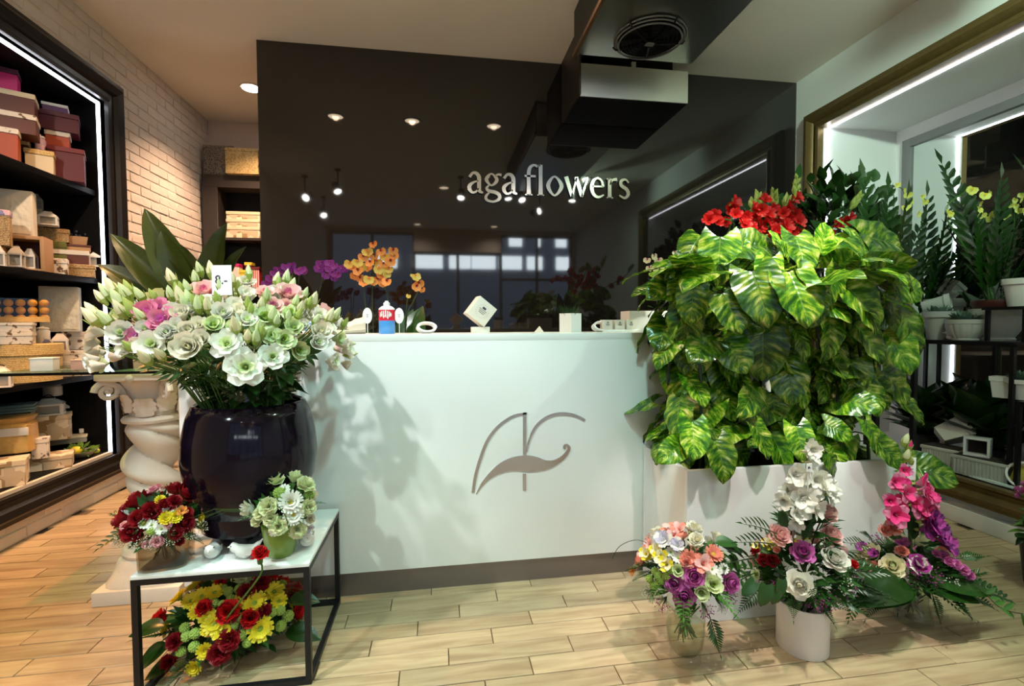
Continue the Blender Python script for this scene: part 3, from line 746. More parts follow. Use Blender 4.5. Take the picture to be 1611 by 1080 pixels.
def frond_mesh(name, L, n, lw, ll, mt, mts, curve=.15, alt=0, taper=1, ang=55, sh=None):
    """a leafy sprig: stalk with paired leaflets"""
    mb = MB(); P = [Vector((0, L*t, -curve*L*t*t)) for t in [i/8 for i in range(9)]]
    mb.tube(P, [.0028*(1-.7*i/8) for i in range(9)], 5, 1)
    for i in range(n):
        for sd in (-1, 1):
            t = .14+.84*(i+(.5 if (alt and sd > 0) else 0))/n
            if t > 1: continue
            p = Vector((0, L*t, -curve*L*t*t)); k = (1-taper*abs(t-.35)/.75) if taper else 1; k = max(k, .25)
            a = rad(ang*(1.1-.5*t)); d = Vector((sd*sin(a), cos(a), .22)); q = d.cross(Vector((0, 0, 1))).normalized()
            l_, w_ = ll*k, lw*k
            mb.add([p, p+d*l_*.35+q*w_/2+Vector((0, 0, .002)), p+d*l_*.4+Vector((0, 0, -.002)), p+d*l_*.35-q*w_/2+Vector((0, 0, .002)), p+d*l_*.75+q*w_*.36, p+d*l_*.75-q*w_*.36, p+d*l_-Vector((0, 0, .1*l_))],
                   [(0, 1, 2), (0, 2, 3), (1, 4, 2), (2, 5, 3), (4, 6, 2), (2, 6, 5)], 0)
    p = P[-1]; mb.add([p, p+Vector((lw*.25, ll*.3, 0)), p+Vector((0, ll*.7, -.01)), p+Vector((-lw*.25, ll*.3, 0))], [(0, 1, 2, 3)], 0)
    return mb.mesh(name, [mt, mts], sharp=80)
def gyp_mesh(name, c, n=40, R=.05, r=.0028, seed=0):
    rnd = random.Random(seed); mb = MB()
    for k in range(n):
        d = Vector((rnd.gauss(0, 1), rnd.gauss(0, 1), abs(rnd.gauss(0, 1))+.2)).normalized()*R*rnd.uniform(.6, 1)
        mb.tube([(0, 0, -.03), d*.5, d], .0006, 3, 1); mb.ball(d, r, 5, 3)
    return mb.mesh(name, [c, mt_stem])

disc_y = M('yellow_disc', (.55, .42, .03), .7, bump=.6, bscale=300); disc_g = M('green_disc', (.25, .36, .04), .7, bump=.6, bscale=300)
FL = {
 'rose_mauve': rose_mesh('mauve_rose', 'mauve', 'dmauve'), 'rose_white': rose_mesh('white_rose', 'white', 'ivory', seed=2), 'rose_pink': rose_mesh('pale_pink_rose', 'pinkp', 'pinkp', seed=3),
 'rose_red': rose_mesh('red_rose', 'dred', 'dred', seed=4), 'rose_cream': rose_mesh('cream_rose', 'cream', 'gwhite', seed=5),
 'lw': [lisi_mesh('white_lisianthus', 'white', 'gwhite', o, i) for i, o in enumerate((.55, .35, .15, .0))],
 'lo': [lisi_mesh('open_white_lisianthus', 'white', 'gwhite', o, i+60) for i, o in enumerate((.85, .7))],
 'li': [lisi_mesh('ivory_lisianthus', 'ivory', 'cream', o, i+9) for i, o in enumerate((.3, .1, .0))],
 'lg': [lisi_mesh('green_white_lisianthus', 'gwhite', 'green', o, i+20) for i, o in enumerate((.7, .4, .1))],
 'lp': [lisi_mesh('pink_lisianthus', 'pinkp', 'pink', o, i+30) for i, o in enumerate((.5, .25, .1))],
 'lm': [lisi_mesh('mauve_pink_lisianthus', 'pink', 'mauve', o, i+40) for i, o in enumerate((.5, .2))],
 'bud': [bud_mesh('bud', 'bud', 'green'), bud_mesh('bud', 'gwhite', 'green', .042, .011), bud_mesh('bud', 'cream', 'bud', .046, .012)],
 'c_red': carn_mesh('red_carnation', 'red', 'dred'), 'c_dred': carn_mesh('dark_red_carnation', 'dred', seed=2), 'c_pink': carn_mesh('pink_carnation', 'pinkp', 'pink', seed=3, R=.022),
 'c_white': carn_mesh('white_carnation', 'white', 'cream', seed=4), 'c_green': carn_mesh('green_white_carnation', 'gwhite', 'cream', seed=5, R=.032), 'c_two': carn_mesh('two_tone_carnation', 'dmauve', 'white', seed=6, R=.036),
 'c_coral': carn_mesh('coral_carnation', 'coral', 'pinkp', seed=7, R=.026), 'c_mauve': carn_mesh('mauve_carnation', 'mauve', 'pink', seed=8, R=.024),
 'd_yel': daisy_mesh('yellow_chrysanthemum', 'yellow', disc_g, .030, 13, layers=2), 'd_yel2': daisy_mesh('yellow_chrysanthemum', 'yellow', disc_y, .024, 15, layers=3, flat=60),
 'd_white': daisy_mesh('white_daisy', 'white', disc_g, .020, 11), 'gerbera': daisy_mesh('white_gerbera', 'white', disc_y, .042, 22, layers=3),
 'd_coral': daisy_mesh('coral_gerbera', 'coral', disc_y, .032, 18, layers=2, flat=70),
 'pom': pom_mesh('green_button', 'green'), 'pomd': pom_mesh('green_button', 'green', .011),
 'g_white': glad_mesh('white_floret', 'white', 'white'), 'g_red': glad_mesh('red_floret', 'red', 'red', seed=1), 'g_hot': glad_mesh('pink_floret', 'hot', 'pink', .033, 2), 'g_dm': glad_mesh('deep_mauve_floret', 'dmauve', 'dpurple', .045, 3),
 'g_lil': glad_mesh('lilac_floret', 'lilac', 'white', .028, 4), 'g_orange': glad_mesh('orange_floret', 'orange', 'orange', .022, 5), 'g_pp': glad_mesh('pale_pink_floret', 'pinkp', 'coral', .028, 6), 'g_yel': glad_mesh('cream_freesia', 'cream', 'yellow', .024, 7),
 'o_pur': orchid_mesh('purple_orchid_bloom', 'purple', 'dmauve'), 'o_or': orchid_mesh('orange_orchid_bloom', 'orange', 'dred'), 'o_oy': orchid_mesh('amber_orchid_bloom', 'oyel', 'orange', seed=2), 'o_cr': orchid_mesh('cream_orchid_bloom', 'cream', 'dmauve', .03, 3), 'o_lem': orchid_mesh('lemon_orchid_bloom', 'lemon', 'yellow', .040, 4),
 'gyp': gyp_mesh('white_filler_sprig', pt['white']), 'gypd': gyp_mesh('dark_filler_sprig', pt['dmauve'], 36, .05, .003, 2),
}
LF = {
 'lance': leaf_mesh('lance_leaf', .085, .016, mt_mleaf), 'lanced': leaf_mesh('dark_lance_leaf', .10, .020, mt_leaf), 'oval': leaf_mesh('oval_leaf', .075, .026, mt_leaf, bend=.25), 'lime': leaf_mesh('lime_leaf', .07, .022, mt_lleaf),
 'broad': leaf_mesh('broad_glossy_leaf', .20, .062, mt_gloss, nu=8, bend=.35), 'fern': frond_mesh('fern_frond', .17, 12, .012, .05, mt_leaf, mt_dstem), 'ruscus': frond_mesh('ruscus_sprig', .17, 6, .018, .055, mt_gloss, mt_dstem, alt=1, taper=.5), 'ruscusm': frond_mesh('ruscus_sprig', .16, 6, .018, .05, mt_mleaf, mt_stem, alt=1, taper=.5),
 'grass': MB().tube([(0, .0, 0), (0, .08, .05), (0, .17, .06), (0, .25, .03)], [.0012, .001, .0008, .0004], 3).mesh('grass_blade', mt_stem),
}
def flower(key, parent, p, d, s=1, name=None):
    me = FL[key]
    if isinstance(me, list): me = random.choice(me)
    return put(name or me.name.split('.')[0], me, parent, p, d, s)
def collar(parent, c, r, n, keys, seed, tilt=(-.5, .35), s=(.7, 1.1), z=-.3, inset=.55):
    """leaves that leave the bouquet sideways all round"""
    rnd = random.Random(seed)
    for i in range(n):
        a = 2*pi*i/n+rnd.uniform(-.25, .25); o = Vector((cos(a), sin(a), 0))
        p = Vector(c)+Vector((o.x*r[0]*inset, o.y*r[1]*inset, r[2]*(z+rnd.uniform(-.25, .5))))
        tip = o+Vector((rnd.uniform(-.3, .3), rnd.uniform(-.3, .3), rnd.uniform(*tilt)))
        me = LF[rnd.choice(keys)]
        leafput(me.name.split('.')[0], me, parent, p, tip, Vector((0, 0, 1))+o*.4+rvec()*.3, rnd.uniform(*s))
def fill(parent, c, r, n, keys, seed, zmin=-.1, s=(.8, 1.1), k=.9, avoid=None, front=True):
    """more blooms over the whole dome, also where the viewer does not look"""
    rnd = random.Random(seed)
    for i in range(n):
        z = zmin+(1-zmin)*(i+.5)/n; a = i*2.39996+rnd.uniform(-.3, .3); q = math.sqrt(max(0, 1-z*z))
        d = Vector((q*cos(a), q*sin(a), z)); p = Vector((c[0]+d.x*r[0]*k, c[1]+d.y*r[1]*k, c[2]+d.z*r[2]*k))
        if d.y < -.3 and front: continue
        if avoid and any((p-v).length < dist for v, dist in avoid): continue
        flower(rnd.choice(keys), parent, p, d+rvec()*.25, rnd.uniform(*s))
def core(parent, c, r, seed, n=160, mt=None, ll=.06, w=.02):
    """the dense greens inside a bouquet: one uncountable part"""
    rnd = random.Random(seed); mb = MB()
    for i in range(n):
        d = Vector((rnd.gauss(0, 1), rnd.gauss(0, 1), rnd.gauss(0, 1))).normalized(); d.z = d.z*.8
        p = Vector((c[0]+d.x*r[0]*.62, c[1]+d.y*r[1]*.62, c[2]+d.z*r[2]*.62)); t = (d+Vector((rnd.uniform(-.6, .6), rnd.uniform(-.6, .6), rnd.uniform(-.3, .6)))).normalized()
        q = t.orthogonal().normalized()*w/2; l = ll*rnd.uniform(.6, 1.2)
        mb.add([p, p+t*l*.5+q, p+t*l, p+t*l*.5-q], [(0, 1, 2), (0, 2, 3)])
    o = mb.obj('inner_greens', mt or mt_leaf, parent, Vector((0, 0, 0))-parent.location); o['kind'] = 'stuff'
    return o
def stems(parent, top, rt, bot, rb, n, seed, mt=None, r=.0022, name='stems'):
    rnd = random.Random(seed); mb = MB()
    for i in range(n):
        a = 6.283*i/n+rnd.uniform(-.3, .3); b = a+pi*.8; q = rnd.uniform(.4, 1)
        A = Vector(top)+Vector((cos(a)*rt*q, sin(a)*rt*q, 0)); B = Vector(bot)+Vector((cos(b)*rb*q, sin(b)*rb*q, rnd.uniform(0, .02)))
        mb.tube([A, (A+B)/2, B], r, 5)
    o = mb.obj(name, mt or mt_stem, parent, Vector((0, 0, 0))-parent.location); o['kind'] = 'stuff'
SEEN = .80
def seen(parent, c, r, T, rows, name=None, k=.94):
    """blooms placed where the photograph shows them on the dome"""
    out = []
    for row in rows:
        key, x, y = row[:3]; s = row[3] if len(row) > 3 else 1
        p, n = on_dome(*T(x, y), c, r); 
        d = (n*.7+(CAM-p).normalized()*.5+Vector((0, 0, .15)))
        s *= SEEN; flower(key, parent, p, d+rvec()*.12, s); out.append((p, .035*s))
    return out
def text(name, s, size, mt, parent, loc, rot, depth=.0006, align='CENTER'):
    cu = bpy.data.curves.new(name, 'FONT'); cu.body = s; cu.size = size; cu.extrude = depth; cu.align_x = align; cu.align_y = 'CENTER'; cu.resolution_u = 3
    o = bpy.data.objects.new(name, cu); COL.objects.link(o)
    me = bpy.data.meshes.new_from_object(o.evaluated_get(bpy.context.evaluated_depsgraph_get()))
    bpy.data.objects.remove(o); me.materials.clear(); me.materials.append(mt)
    ob = link(name, me, parent, loc); ob.rotation_euler = rot
    return ob
def price_tag(p, w, h, s, label, stick=.15, yaw=0, tilt=0):
    t = thing('price_tag', label, 'tag', p, yaw)
    MB().box((0, 0, 0), (w, .0016, h)).obj('card', mt_card, t)
    text('price', s, h*.42, mt_ink, t, (-w*.02, -.0012, 0), (rad(90), 0, 0))
    MB().tube([(0, .003, -stick), (0, .003, h*.2)], .0018, 5).obj('stick', mt_card, t)
    return t

# ================================================================== TABLE AND WHAT STANDS ON IT
TZ = .40; tx0, tx1, ty0, ty1 = -.935, -.418, 1.585, 2.05
t = thing('display_table', 'low square display table with white top and thin black metal frame', 'table', ((tx0+tx1)/2, (ty0+ty1)/2, 0))
hw, hd = (tx1-tx0)/2, (ty1-ty0)/2
MB().box((0, 0, TZ-.006), (2*hw, 2*hd, .012)).obj('table_top', mt_lacq, t, bev=.002)
q = .009
for sx in (-1, 1):
    for sy in (-1, 1): MB().box((sx*(hw-q), sy*(hd-q), (TZ-.03)/2), (2*q, 2*q, TZ-.03)).obj('leg', mt_iron, t)
for zc in (TZ-.021, q):
    for sy in (-1, 1): MB().box((0, sy*(hd-q), zc), (2*hw-(4*q if zc < .1 else 0), 2*q, 2*q)).obj('rail', mt_iron, t)
    for sx in (-1, 1): MB().box((sx*(hw-q), 0, zc), (2*q, 2*hd-4*q, 2*q)).obj('rail', mt_iron, t)
# big vase
VX, VY = -.668, 1.825
t = thing('floor_vase', 'big barrel-shaped vase in dark purple-black glaze on the white table', 'vase', (VX, VY, TZ))
prof = [(.0, 0), (.098, 0), (.106, .008), (.128, .05), (.174, .13), (.207, .22), (.218, .30), (.212, .38), (.197, .45), (.180, .487), (.172, .492), (.164, .487), (.172, .44), (.185, .36), (.19, .25), (.16, .06), (0, .03)]
MB().lathe([(r*1.0, z) for r, z in prof], 56).obj('vase_body', mt_dkvase, t)
MB().lathe([(.0, .40), (.176, .40)], 24, cap=False).obj('inner_filling', mt_soil, t)
# lisianthus in a clear liner
BC = Vector((-.735, 1.83, 1.06)); BR = (.44, .36, .235)
t = thing('lisianthus_bouquet', 'huge spray of white, green and pink lisianthus with pointed buds in the dark vase', 'bouquet', (VX, VY, TZ+.40))
T5 = lambda x, y: (150+x*.2545, 420+y*.2546)
rows = [('lg', 730, 380, 1.15), ('lo', 820, 487, 1.25), ('lo', 1095, 562, 1.2), ('lo', 930, 622, 1.55), ('lw', 190, 428, 1.3), ('lw', 362, 490, 1.25), ('lw', 465, 430, 1.3), ('li', 590, 505, 1.6), ('li', 660, 470, 1.2), ('lw', 505, 400, 1.1),
 ('li', 585, 410, 1.2), ('lw', 785, 310, 1.25), ('li', 890, 305, 1.1), ('lg', 1050, 330, 1.2), ('lg', 1215, 395, 1.2), ('lg', 1155, 460, 1.1), ('lg', 1090, 440, .9), ('li', 1385, 420, 1.35), ('lw', 1362, 480, 1.15), ('lw', 1280, 385, 1.0),
 ('lw', 325, 402, 1.0), ('li', 545, 320, 1.2), ('lw', 600, 290, 1.0), ('lw', 930, 200, 1.15), ('lw', 930, 120, 1.0), ('lp', 1050, 185, 1.0), ('lw', 1110, 180, 1.0), ('lg', 1200, 300, .9), ('lm', 330, 312, 1.3), ('lm', 402, 272, 1.0), ('lm', 432, 350, 1.25),
 ('lm', 262, 440, .9), ('lm', 405, 400, .9), ('lp', 680, 178, 1.25), ('lp', 1188, 200, 1.45), ('lp', 1095, 262, 1.0), ('lp', 1180, 262, .9), ('lw', 870, 265, 1.1), ('lw', 1000, 300, 1.0), ('lg', 860, 385, .9), ('lw', 930, 350, 1.1), ('lw', 700, 250, 1.0), ('lw', 1375, 320, 1.0),
 ('li', 640, 380, 1.0), ('lw', 480, 300, 1.0), ('li', 270, 500, .9), ('lg', 1000, 400, .8)]
av = seen(t, BC, BR, T5, rows)
buds = [(100, 195), (210, 200), (295, 205), (375, 205), (475, 200), (485, 105), (625, 100), (655, 45), (720, 60), (885, 150), (820, 65), (950, 60), (1115, 105), (1130, 130), (1175, 100), (1285, 190), (1335, 240), (1310, 240), (1470, 325), (1530, 370), (15, 305), (20, 350), (100, 355), (60, 220), (130, 165), (220, 160), (160, 240), (230, 270), (540, 160), (580, 160), (510, 160), (620, 240), (670, 250), (700, 270), (940, 250), (1040, 240), (1060, 210),
 (1205, 150), (1260, 280), (1230, 240), (1250, 320), (1020, 260), (960, 290), (180, 300), (300, 330), (240, 300), (560, 250), (590, 230), (640, 270), (540, 220), (760, 220), (850, 110), (780, 150), (1010, 400), (1030, 430), (940, 455), (990, 465), (870, 400), (230, 515), (330, 590), (420, 565), (1350, 350), (1430, 340), (1090, 330), (1120, 360), (1190, 330)]
stem_b = MB(); root0 = Vector((VX, VY, TZ+.44))
for x, y in buds:
    p, n = on_dome(*T5(x, y), BC, (BR[0]*1.06, BR[1]*1.06, BR[2]*1.1))
    d = ((p-Vector((VX, VY, .82))).normalized()+Vector((0, 0, .35))+rvec()*.12)
    flower('bud', t, p, d, U(.9, 1.25)*(1.15 if x < 350 or x > 1400 else 1))
    stem_b.tube(crom([root0+rvec()*.05, p*.5+root0*.5+Vector((0, 0, .04)), p-d.normalized()*.03, p-d.normalized()*.008], 3), .0016, 4)
fill(t, BC, BR, 46, ['lw', 'li', 'lg', 'lp', 'bud', 'bud', 'lw'], 5, zmin=-.05, s=(.9, 1.2), avoid=av+[(Vector((BC.x, BC.y-.4, BC.z)), .33)])
fill(t, BC, (BR[0]*.97, BR[1]*.97, BR[2]*.97), 70, ['lw', 'lw', 'li', 'lg', 'lw'], 77, zmin=-.2, s=(.7, .95), avoid=[(v, d*.8) for v, d in av], front=False)
rnd = random.Random(3)
for i in range(60):
    a = rnd.uniform(0, 6.28); e = rnd.uniform(.15, 1); q_ = math.sqrt(max(0, 1-e*e)); p = BC+Vector((q_*cos(a)*BR[0], q_*sin(a)*BR[1], e*BR[2]))*.86
    stem_b.tube([root0+Vector((cos(a), sin(a), 0))*.10+Vector((0, 0, -.04)), p*.55+root0*.45+Vector((0, 0, .03)), p], .0020, 4)
o = stem_b.obj('stems', mt_stem, t, -t.location); o['kind'] = 'stuff'
for i in range(95):
    a = rnd.uniform(0, 6.28); e = rnd.uniform(-.9, .15); o_ = Vector((cos(a), sin(a), 0)); rr = .10+.15*(e+.9)
    p = Vector((VX, VY, TZ+.51+.20*(e+.9)*.8))+o_*rr*.75
    leafput('lisianthus_leaf', LF['oval' if i % 3 else 'lanced'], t, p, o_+Vector((0, 0, rnd.uniform(-.5, .9)))+rvec()*.4, o_*.8+Vector((0, 0, .8))+rvec()*.5, rnd.uniform(.8, 1.25))
core(t, (BC.x, BC.y, BC.z+.01), (BR[0]*.85, BR[1]*.85, BR[2]*.85), 7, 420, mt_leaf, .06, .016)
core(t, (VX, VY, TZ+.56), (.15, .15, .14), 8, 200, mt_leaf, .08, .022)
MB().lathe([(.11, .0), (.113, .17), (.110, .17), (.107, .0)], 32, cap=False).obj('clear_liner', mt_glass, t)
p = at(349, 441, Y=1.60)
price_tag(p, .062, .092, '8.-', 'white price card on a stick above the white lisianthus', .2, rad(-10))

# square glass vase, red and yellow flowers
c = at(263, 880, Y=1.665); px_, py_ = c.x, 1.665
t = thing('glass_vase', 'low square smoky glass vase at the left front corner of the white table', 'vase', (px_, py_, TZ), rad(12))
w_ = .068
MB().lathe([(w_*.93, .0), (w_, .006), (w_*1.04, .115), (w_*.99, .115), (w_*.95, .008), (0, .008)], 32, sq=5).obj('vase_body', glassm('smoky_glass', (.80, .76, .70), 1.5), t)
MB().lathe([(w_*.93, .010), (w_*.97, .085), (0, .085)], 32, sq=5).obj('water', mt_water, t)
c = Vector((px_-.008, py_, TZ+.145)); r = (.118, .105, .098)
t = thing('red_yellow_posy', 'round posy of dark red, yellow and white flowers in the square glass vase', 'bouquet', (px_, py_, TZ+.012))
T6 = lambda x, y: (190+x*.2962, 760+y*.2963)
av = seen(t, c, r, T6, [('rose_red', 160, 150, .9), ('rose_red', 100, 190, .95), ('rose_red', 60, 258, 1), ('c_dred', 280, 110, .9), ('rose_red', 340, 215, .9), ('c_dred', 290, 268, .8), ('rose_red', 235, 125, .8), ('rose_red', 345, 165, .7), ('d_yel2', 210, 95, .8), ('d_yel2', 240, 190, 1.05), ('d_yel2', 290, 182, 1), ('d_white', 130, 215, 1), ('d_white', 215, 245, 1), ('d_white', 165, 225, .9), ('d_white', 190, 290, .8), ('d_white', 250, 150, .9), ('g_orange', 322, 155, .8), ('c_pink', 197, 305, 1), ('c_pink', 30, 230, .8), ('c_pink', 140, 325, .7), ('pom', 165, 255, 1), ('pom', 120, 215, .8), ('c_pink', 250, 225, .6), ('c_dred', 310, 305, .6)])
fill(t, c, r, 26, ['rose_red', 'c_dred', 'd_yel2', 'd_white', 'c_pink'], 9, s=(.75, .95), avoid=av)
collar(t, c, r, 18, ['lance', 'oval', 'ruscus'], 3, s=(.45, .75)); collar(t, c, r, 7, ['fern'], 31, s=(.35, .55))
for i in range(8):
    a = -pi*(.05+.9*i/7); flower('gyp', t, c+Vector((cos(a)*.115, sin(a)*.10, -.03)), (cos(a), sin(a), -.1), .55, 'white_filler_sprig')
core(t, c, r, 4, 150, mt_leaf, .05, .018); stems(t, (px_, py_, TZ+.11), .045, (px_, py_, TZ+.02), .05, 14, 2, mt_dstem)

# green pot with white posy
c0 = at(442, 862, Y=1.665)
t = thing('flower_pot', 'lime green glazed flower pot on the white table', 'pot', (c0.x, 1.665, TZ))
MB().lathe([(0, 0), (.036, 0), (.041, .006), (.052, .055), (.058, .105), (.056, .108), (.052, .104), (.046, .05), (0, .02)], 32).obj('pot_body', mt_greenpot, t)
c = Vector((c0.x+.012, 1.665, TZ+.158)); r = (.098, .09, .088)
t = thing('white_green_posy', 'round posy of white and pale green flowers in the lime green pot', 'bouquet', (c0.x, 1.665, TZ+.03))
av = seen(t, c, r, T6, [('gerbera', 900, 105, 1.05), ('c_green', 790, 130, 1.15), ('c_green', 840, 225, 1.1), ('gerbera', 915, 170, .9), ('c_green', 985, 130, 1), ('c_green', 935, 240, 1.1), ('pom', 840, 55, 1.4), ('d_white', 870, 35, 1), ('d_white', 815, 260, .9), ('c_green', 745, 165, .8), ('c_green', 730, 200, .7), ('c_white', 1000, 190, .7), ('g_lil', 990, 230, .7), ('pom', 970, 160, 1.1), ('c_green', 800, 190, .9)])
fill(t, c, r, 18, ['c_green', 'c_white', 'pom', 'd_white'], 12, s=(.85, 1.05), avoid=av)
collar(t, c, r, 9, ['oval', 'lime', 'ruscusm'], 5, s=(.4, .7))
for (a, l) in ((200, 1), (190, .8), (215, .9), (170, .7)): leafput('grass_blade', LF['grass'], t, c+Vector((cos(rad(a))*.08, -.03, -.02)), (cos(rad(a)), -.25, .05), (0, 0, 1), l*.7)
mb = MB(); mb.tube(crom([c+Vector((-.02, -.09, .06)), c+Vector((.03, -.10, .02)), c+Vector((.045, -.095, -.05))], 5), .0014, 4); mb.tube(crom([c+Vector((-.02, -.09, .06)), c+Vector((.05, -.08, .045)), c+Vector((.10, -.03, .05))], 5), .0014, 4)
mb.obj('bear_grass_loops', mt_stem, t, -t.location)
core(t, c, r, 6, 90, mt_mleaf, .045, .016)

# ceramic birds
def bird(x, y, rz, s, label):
    t = thing('bird_figurine', label, 'figurine', (x, y, TZ), rz, None)
    def fn(u, v):   # body along +x (head) .. -x (tail), one continuous skin
        A = 2*pi*v; xs = -.075+.135*u
        key = [(-.075, .003, .082), (-.05, .010, .056), (-.025, .021, .033), (0, .027, .028), (.025, .025, .034), (.038, .0195, .046), (.050, .0185, .052), (.058, .010, .052), (.060, .001, .051)]
        for k in range(len(key)-1):
            if key[k][0] <= xs+1e-9 and xs <= key[k+1][0]+1e-9: break
        f_ = (xs-key[k][0])/(key[k+1][0]-key[k][0]); f_ = f_*f_*(3-2*f_)
        rr = key[k][1]*(1-f_)+key[k+1][1]*f_; zc = key[k][2]*(1-f_)+key[k+1][2]*f_
        return (xs, rr*cos(A), max(zc+rr*1.02*sin(A), .0008))
    mb = MB().grid(fn, 22, 18); me = mb.mesh('body', mt_ceramic)
    o = link('body', me, t, s=s)
    link('beak', MB().lathe([(.0055, 0), (.003, .006), (.0003, .012)], 8).mesh('beak', mt_ceramic), t, Vector((.057, 0, .053))*s, q=Vector((1, 0, -.15)).to_track_quat('Z', 'Y'), s=s)
    for sy in (-1, 1):
        link('wing', MB().grid(lambda u, v: (-.045+.06*u, sy*(.012+.0165*sin(pi*min(1, .15+u*.8))), .022+.022*(v-.2)*sin(pi*min(1, .08+.85*u))+.004), 8, 4).mesh('wing', mt_ceramic), t, s=s)
        link('eye', MB().ball((0, 0, 0), .0022, 6, 4).mesh('eye', mt_ink), t, Vector((.050, sy*.0155, .060))*s)
    return t
b1 = at(325, 889, Z=TZ); b2 = at(384, 882, Z=TZ); b3 = at(479, 866, Z=TZ)
bird(b1.x, b1.y+.045, rad(-80), .86, 'small white ceramic bird facing forward beside the square glass vase')
bird(b2.x, b2.y+.015, rad(184), .80, 'white ceramic bird in profile with raised tail in front of the dark vase')
bird(b3.x, b3.y+.03, rad(-70), .95, 'white ceramic bird half hidden behind the lime green pot')

# bouquet under the table
c = at(364, 975, Y=1.80); c = Vector((c.x, 1.80, c.z+.012))
r = (.225, .17, .148)
t = thing('glass_vase', 'clear glass vase on the floor under the white table', 'vase', (c.x+.045, 1.80, 0))
MB().lathe([(0, .0), (.052, 0), (.055, .004), (.066, .12), (.070, .135), (.067, .135), (.062, .115), (.051, .008), (0, .008)], 28).obj('vase_body', mt_glass, t)
MB().lathe([(.050, .009), (.058, .085), (0, .085)], 28).obj('water', mt_water, t)
vx = c.x+.045
t = thing('red_yellow_bouquet', 'wide bouquet of red carnations, yellow chrysanthemums and green buttons under the table', 'bouquet', (vx, 1.80, .01))
rows = [('c_red', 565, 490, 1.2), ('c_dred', 740, 540, 1.3), ('c_dred', 665, 590, 1.2), ('c_red', 575, 690, 1.5), ('c_red', 450, 668, 1.1), ('c_red', 685, 722, 1.2), ('c_dred', 300, 840, 1.1), ('c_dred', 270, 945, 1.1), ('c_dred', 580, 830, 1.4), ('c_dred', 530, 895, 1.4), ('c_dred', 760, 680, .9), ('c_red', 530, 540, .8),
 ('d_yel', 375, 630, 1.15), ('d_yel', 430, 605, 1.1), ('d_yel', 500, 585, 1.15), ('d_yel', 710, 640, 1.5), ('d_yel', 815, 580, 1.3), ('d_yel', 838, 630, 1.1), ('d_yel', 500, 750, 1.3), ('d_yel', 545, 790, 1.3), ('d_yel', 465, 720, 1.1), ('d_yel', 740, 775, 1.6), ('d_yel2', 450, 890, 1.3), ('d_yel2', 395, 975, 1.3), ('d_yel', 400, 690, .9), ('d_yel', 620, 640, 1), ('d_yel2', 460, 780, 1),
 ('pom', 800, 690, 1.3), ('pom', 845, 676, 1.4), ('pom', 888, 708, 1.5), ('pom', 850, 760, 1.4), ('pom', 640, 810, 1.3), ('pom', 672, 848, 1.2), ('pom', 572, 578, 1.2), ('pom', 630, 565, 1.3), ('pom', 495, 640, 1.2), ('pom', 585, 620, 1.2), ('pom', 350, 815, 1.3), ('pom', 395, 800, 1.3), ('pom', 390, 870, 1.3), ('pom', 320, 895, 1.2), ('pom', 340, 770, 1.2), ('pom', 635, 715, 1.1), ('pom', 690, 770, 1.1), ('pom', 600, 760, 1.1), ('pom', 710, 825, 1.1), ('pom', 540, 645, 1.0), ('pom', 545, 560, 1),
 ('c_green', 640, 520, 1), ('c_green', 690, 525, .9)]
av = seen(t, c, r, T6, rows)
fill(t, c, r, 46, ['c_red', 'c_dred', 'd_yel', 'd_yel2', 'pom', 'pom'], 15, zmin=-.25, s=(1, 1.3), avoid=av)
p = at(409, 877, Y=1.555); flower('c_red', t, p, (.1, -.3, 1), .85); MB().tube(crom([p-Vector((0, 0, .012)), p+Vector((-.002, .0, -.06)), Vector((c.x+.055, 1.63, c.z+.09)), Vector((c.x+.04, 1.70, c.z+.04))], 4), .003, 5).obj('stem', mt_stem, t, -t.location)
collar(t, c, r, 22, ['lanced', 'oval', 'lance', 'fern'], 6, s=(.5, .8), z=-.5, inset=.7)
for (x, y, tx_, ty_, sc_) in ((290, 950, -1, -.2, .5), (250, 870, -.9, -.35, .6), (230, 760, -1, .1, .5), (900, 620, 1, .15, .5), (880, 790, 1, 0, .6)):
    p, n = on_dome(*T6(x, y), c, r); leafput('broad_glossy_leaf', LF['broad'], t, p, (tx_, -.2, ty_), (0, -.4, 1), sc_)
for i in range(9): leafput('grass_blade', LF['grass'], t, c+Vector((.12, -.05, .07)), (1, U(-.3, .3), U(-.1, .3)), (0, 0, 1), U(.4, .7))
core(t, c, r, 16, 420, mt_leaf, .07, .022); stems(t, (vx, 1.80, .14), .04, (vx, 1.80, .012), .035, 26, 12, mt_stem)
p = at(418, 1056, Y=1.90)
t = thing('small_pot', 'small white ceramic pot on the floor behind the vase under the table', 'pot', (p.x+.005, 1.93, 0))
MB().lathe([(0, 0), (.040, 0), (.046, .01), (.055, .09), (.052, .09), (.044, .012), (0, .012)], 28).obj('pot_body', mt_ceramic, t)

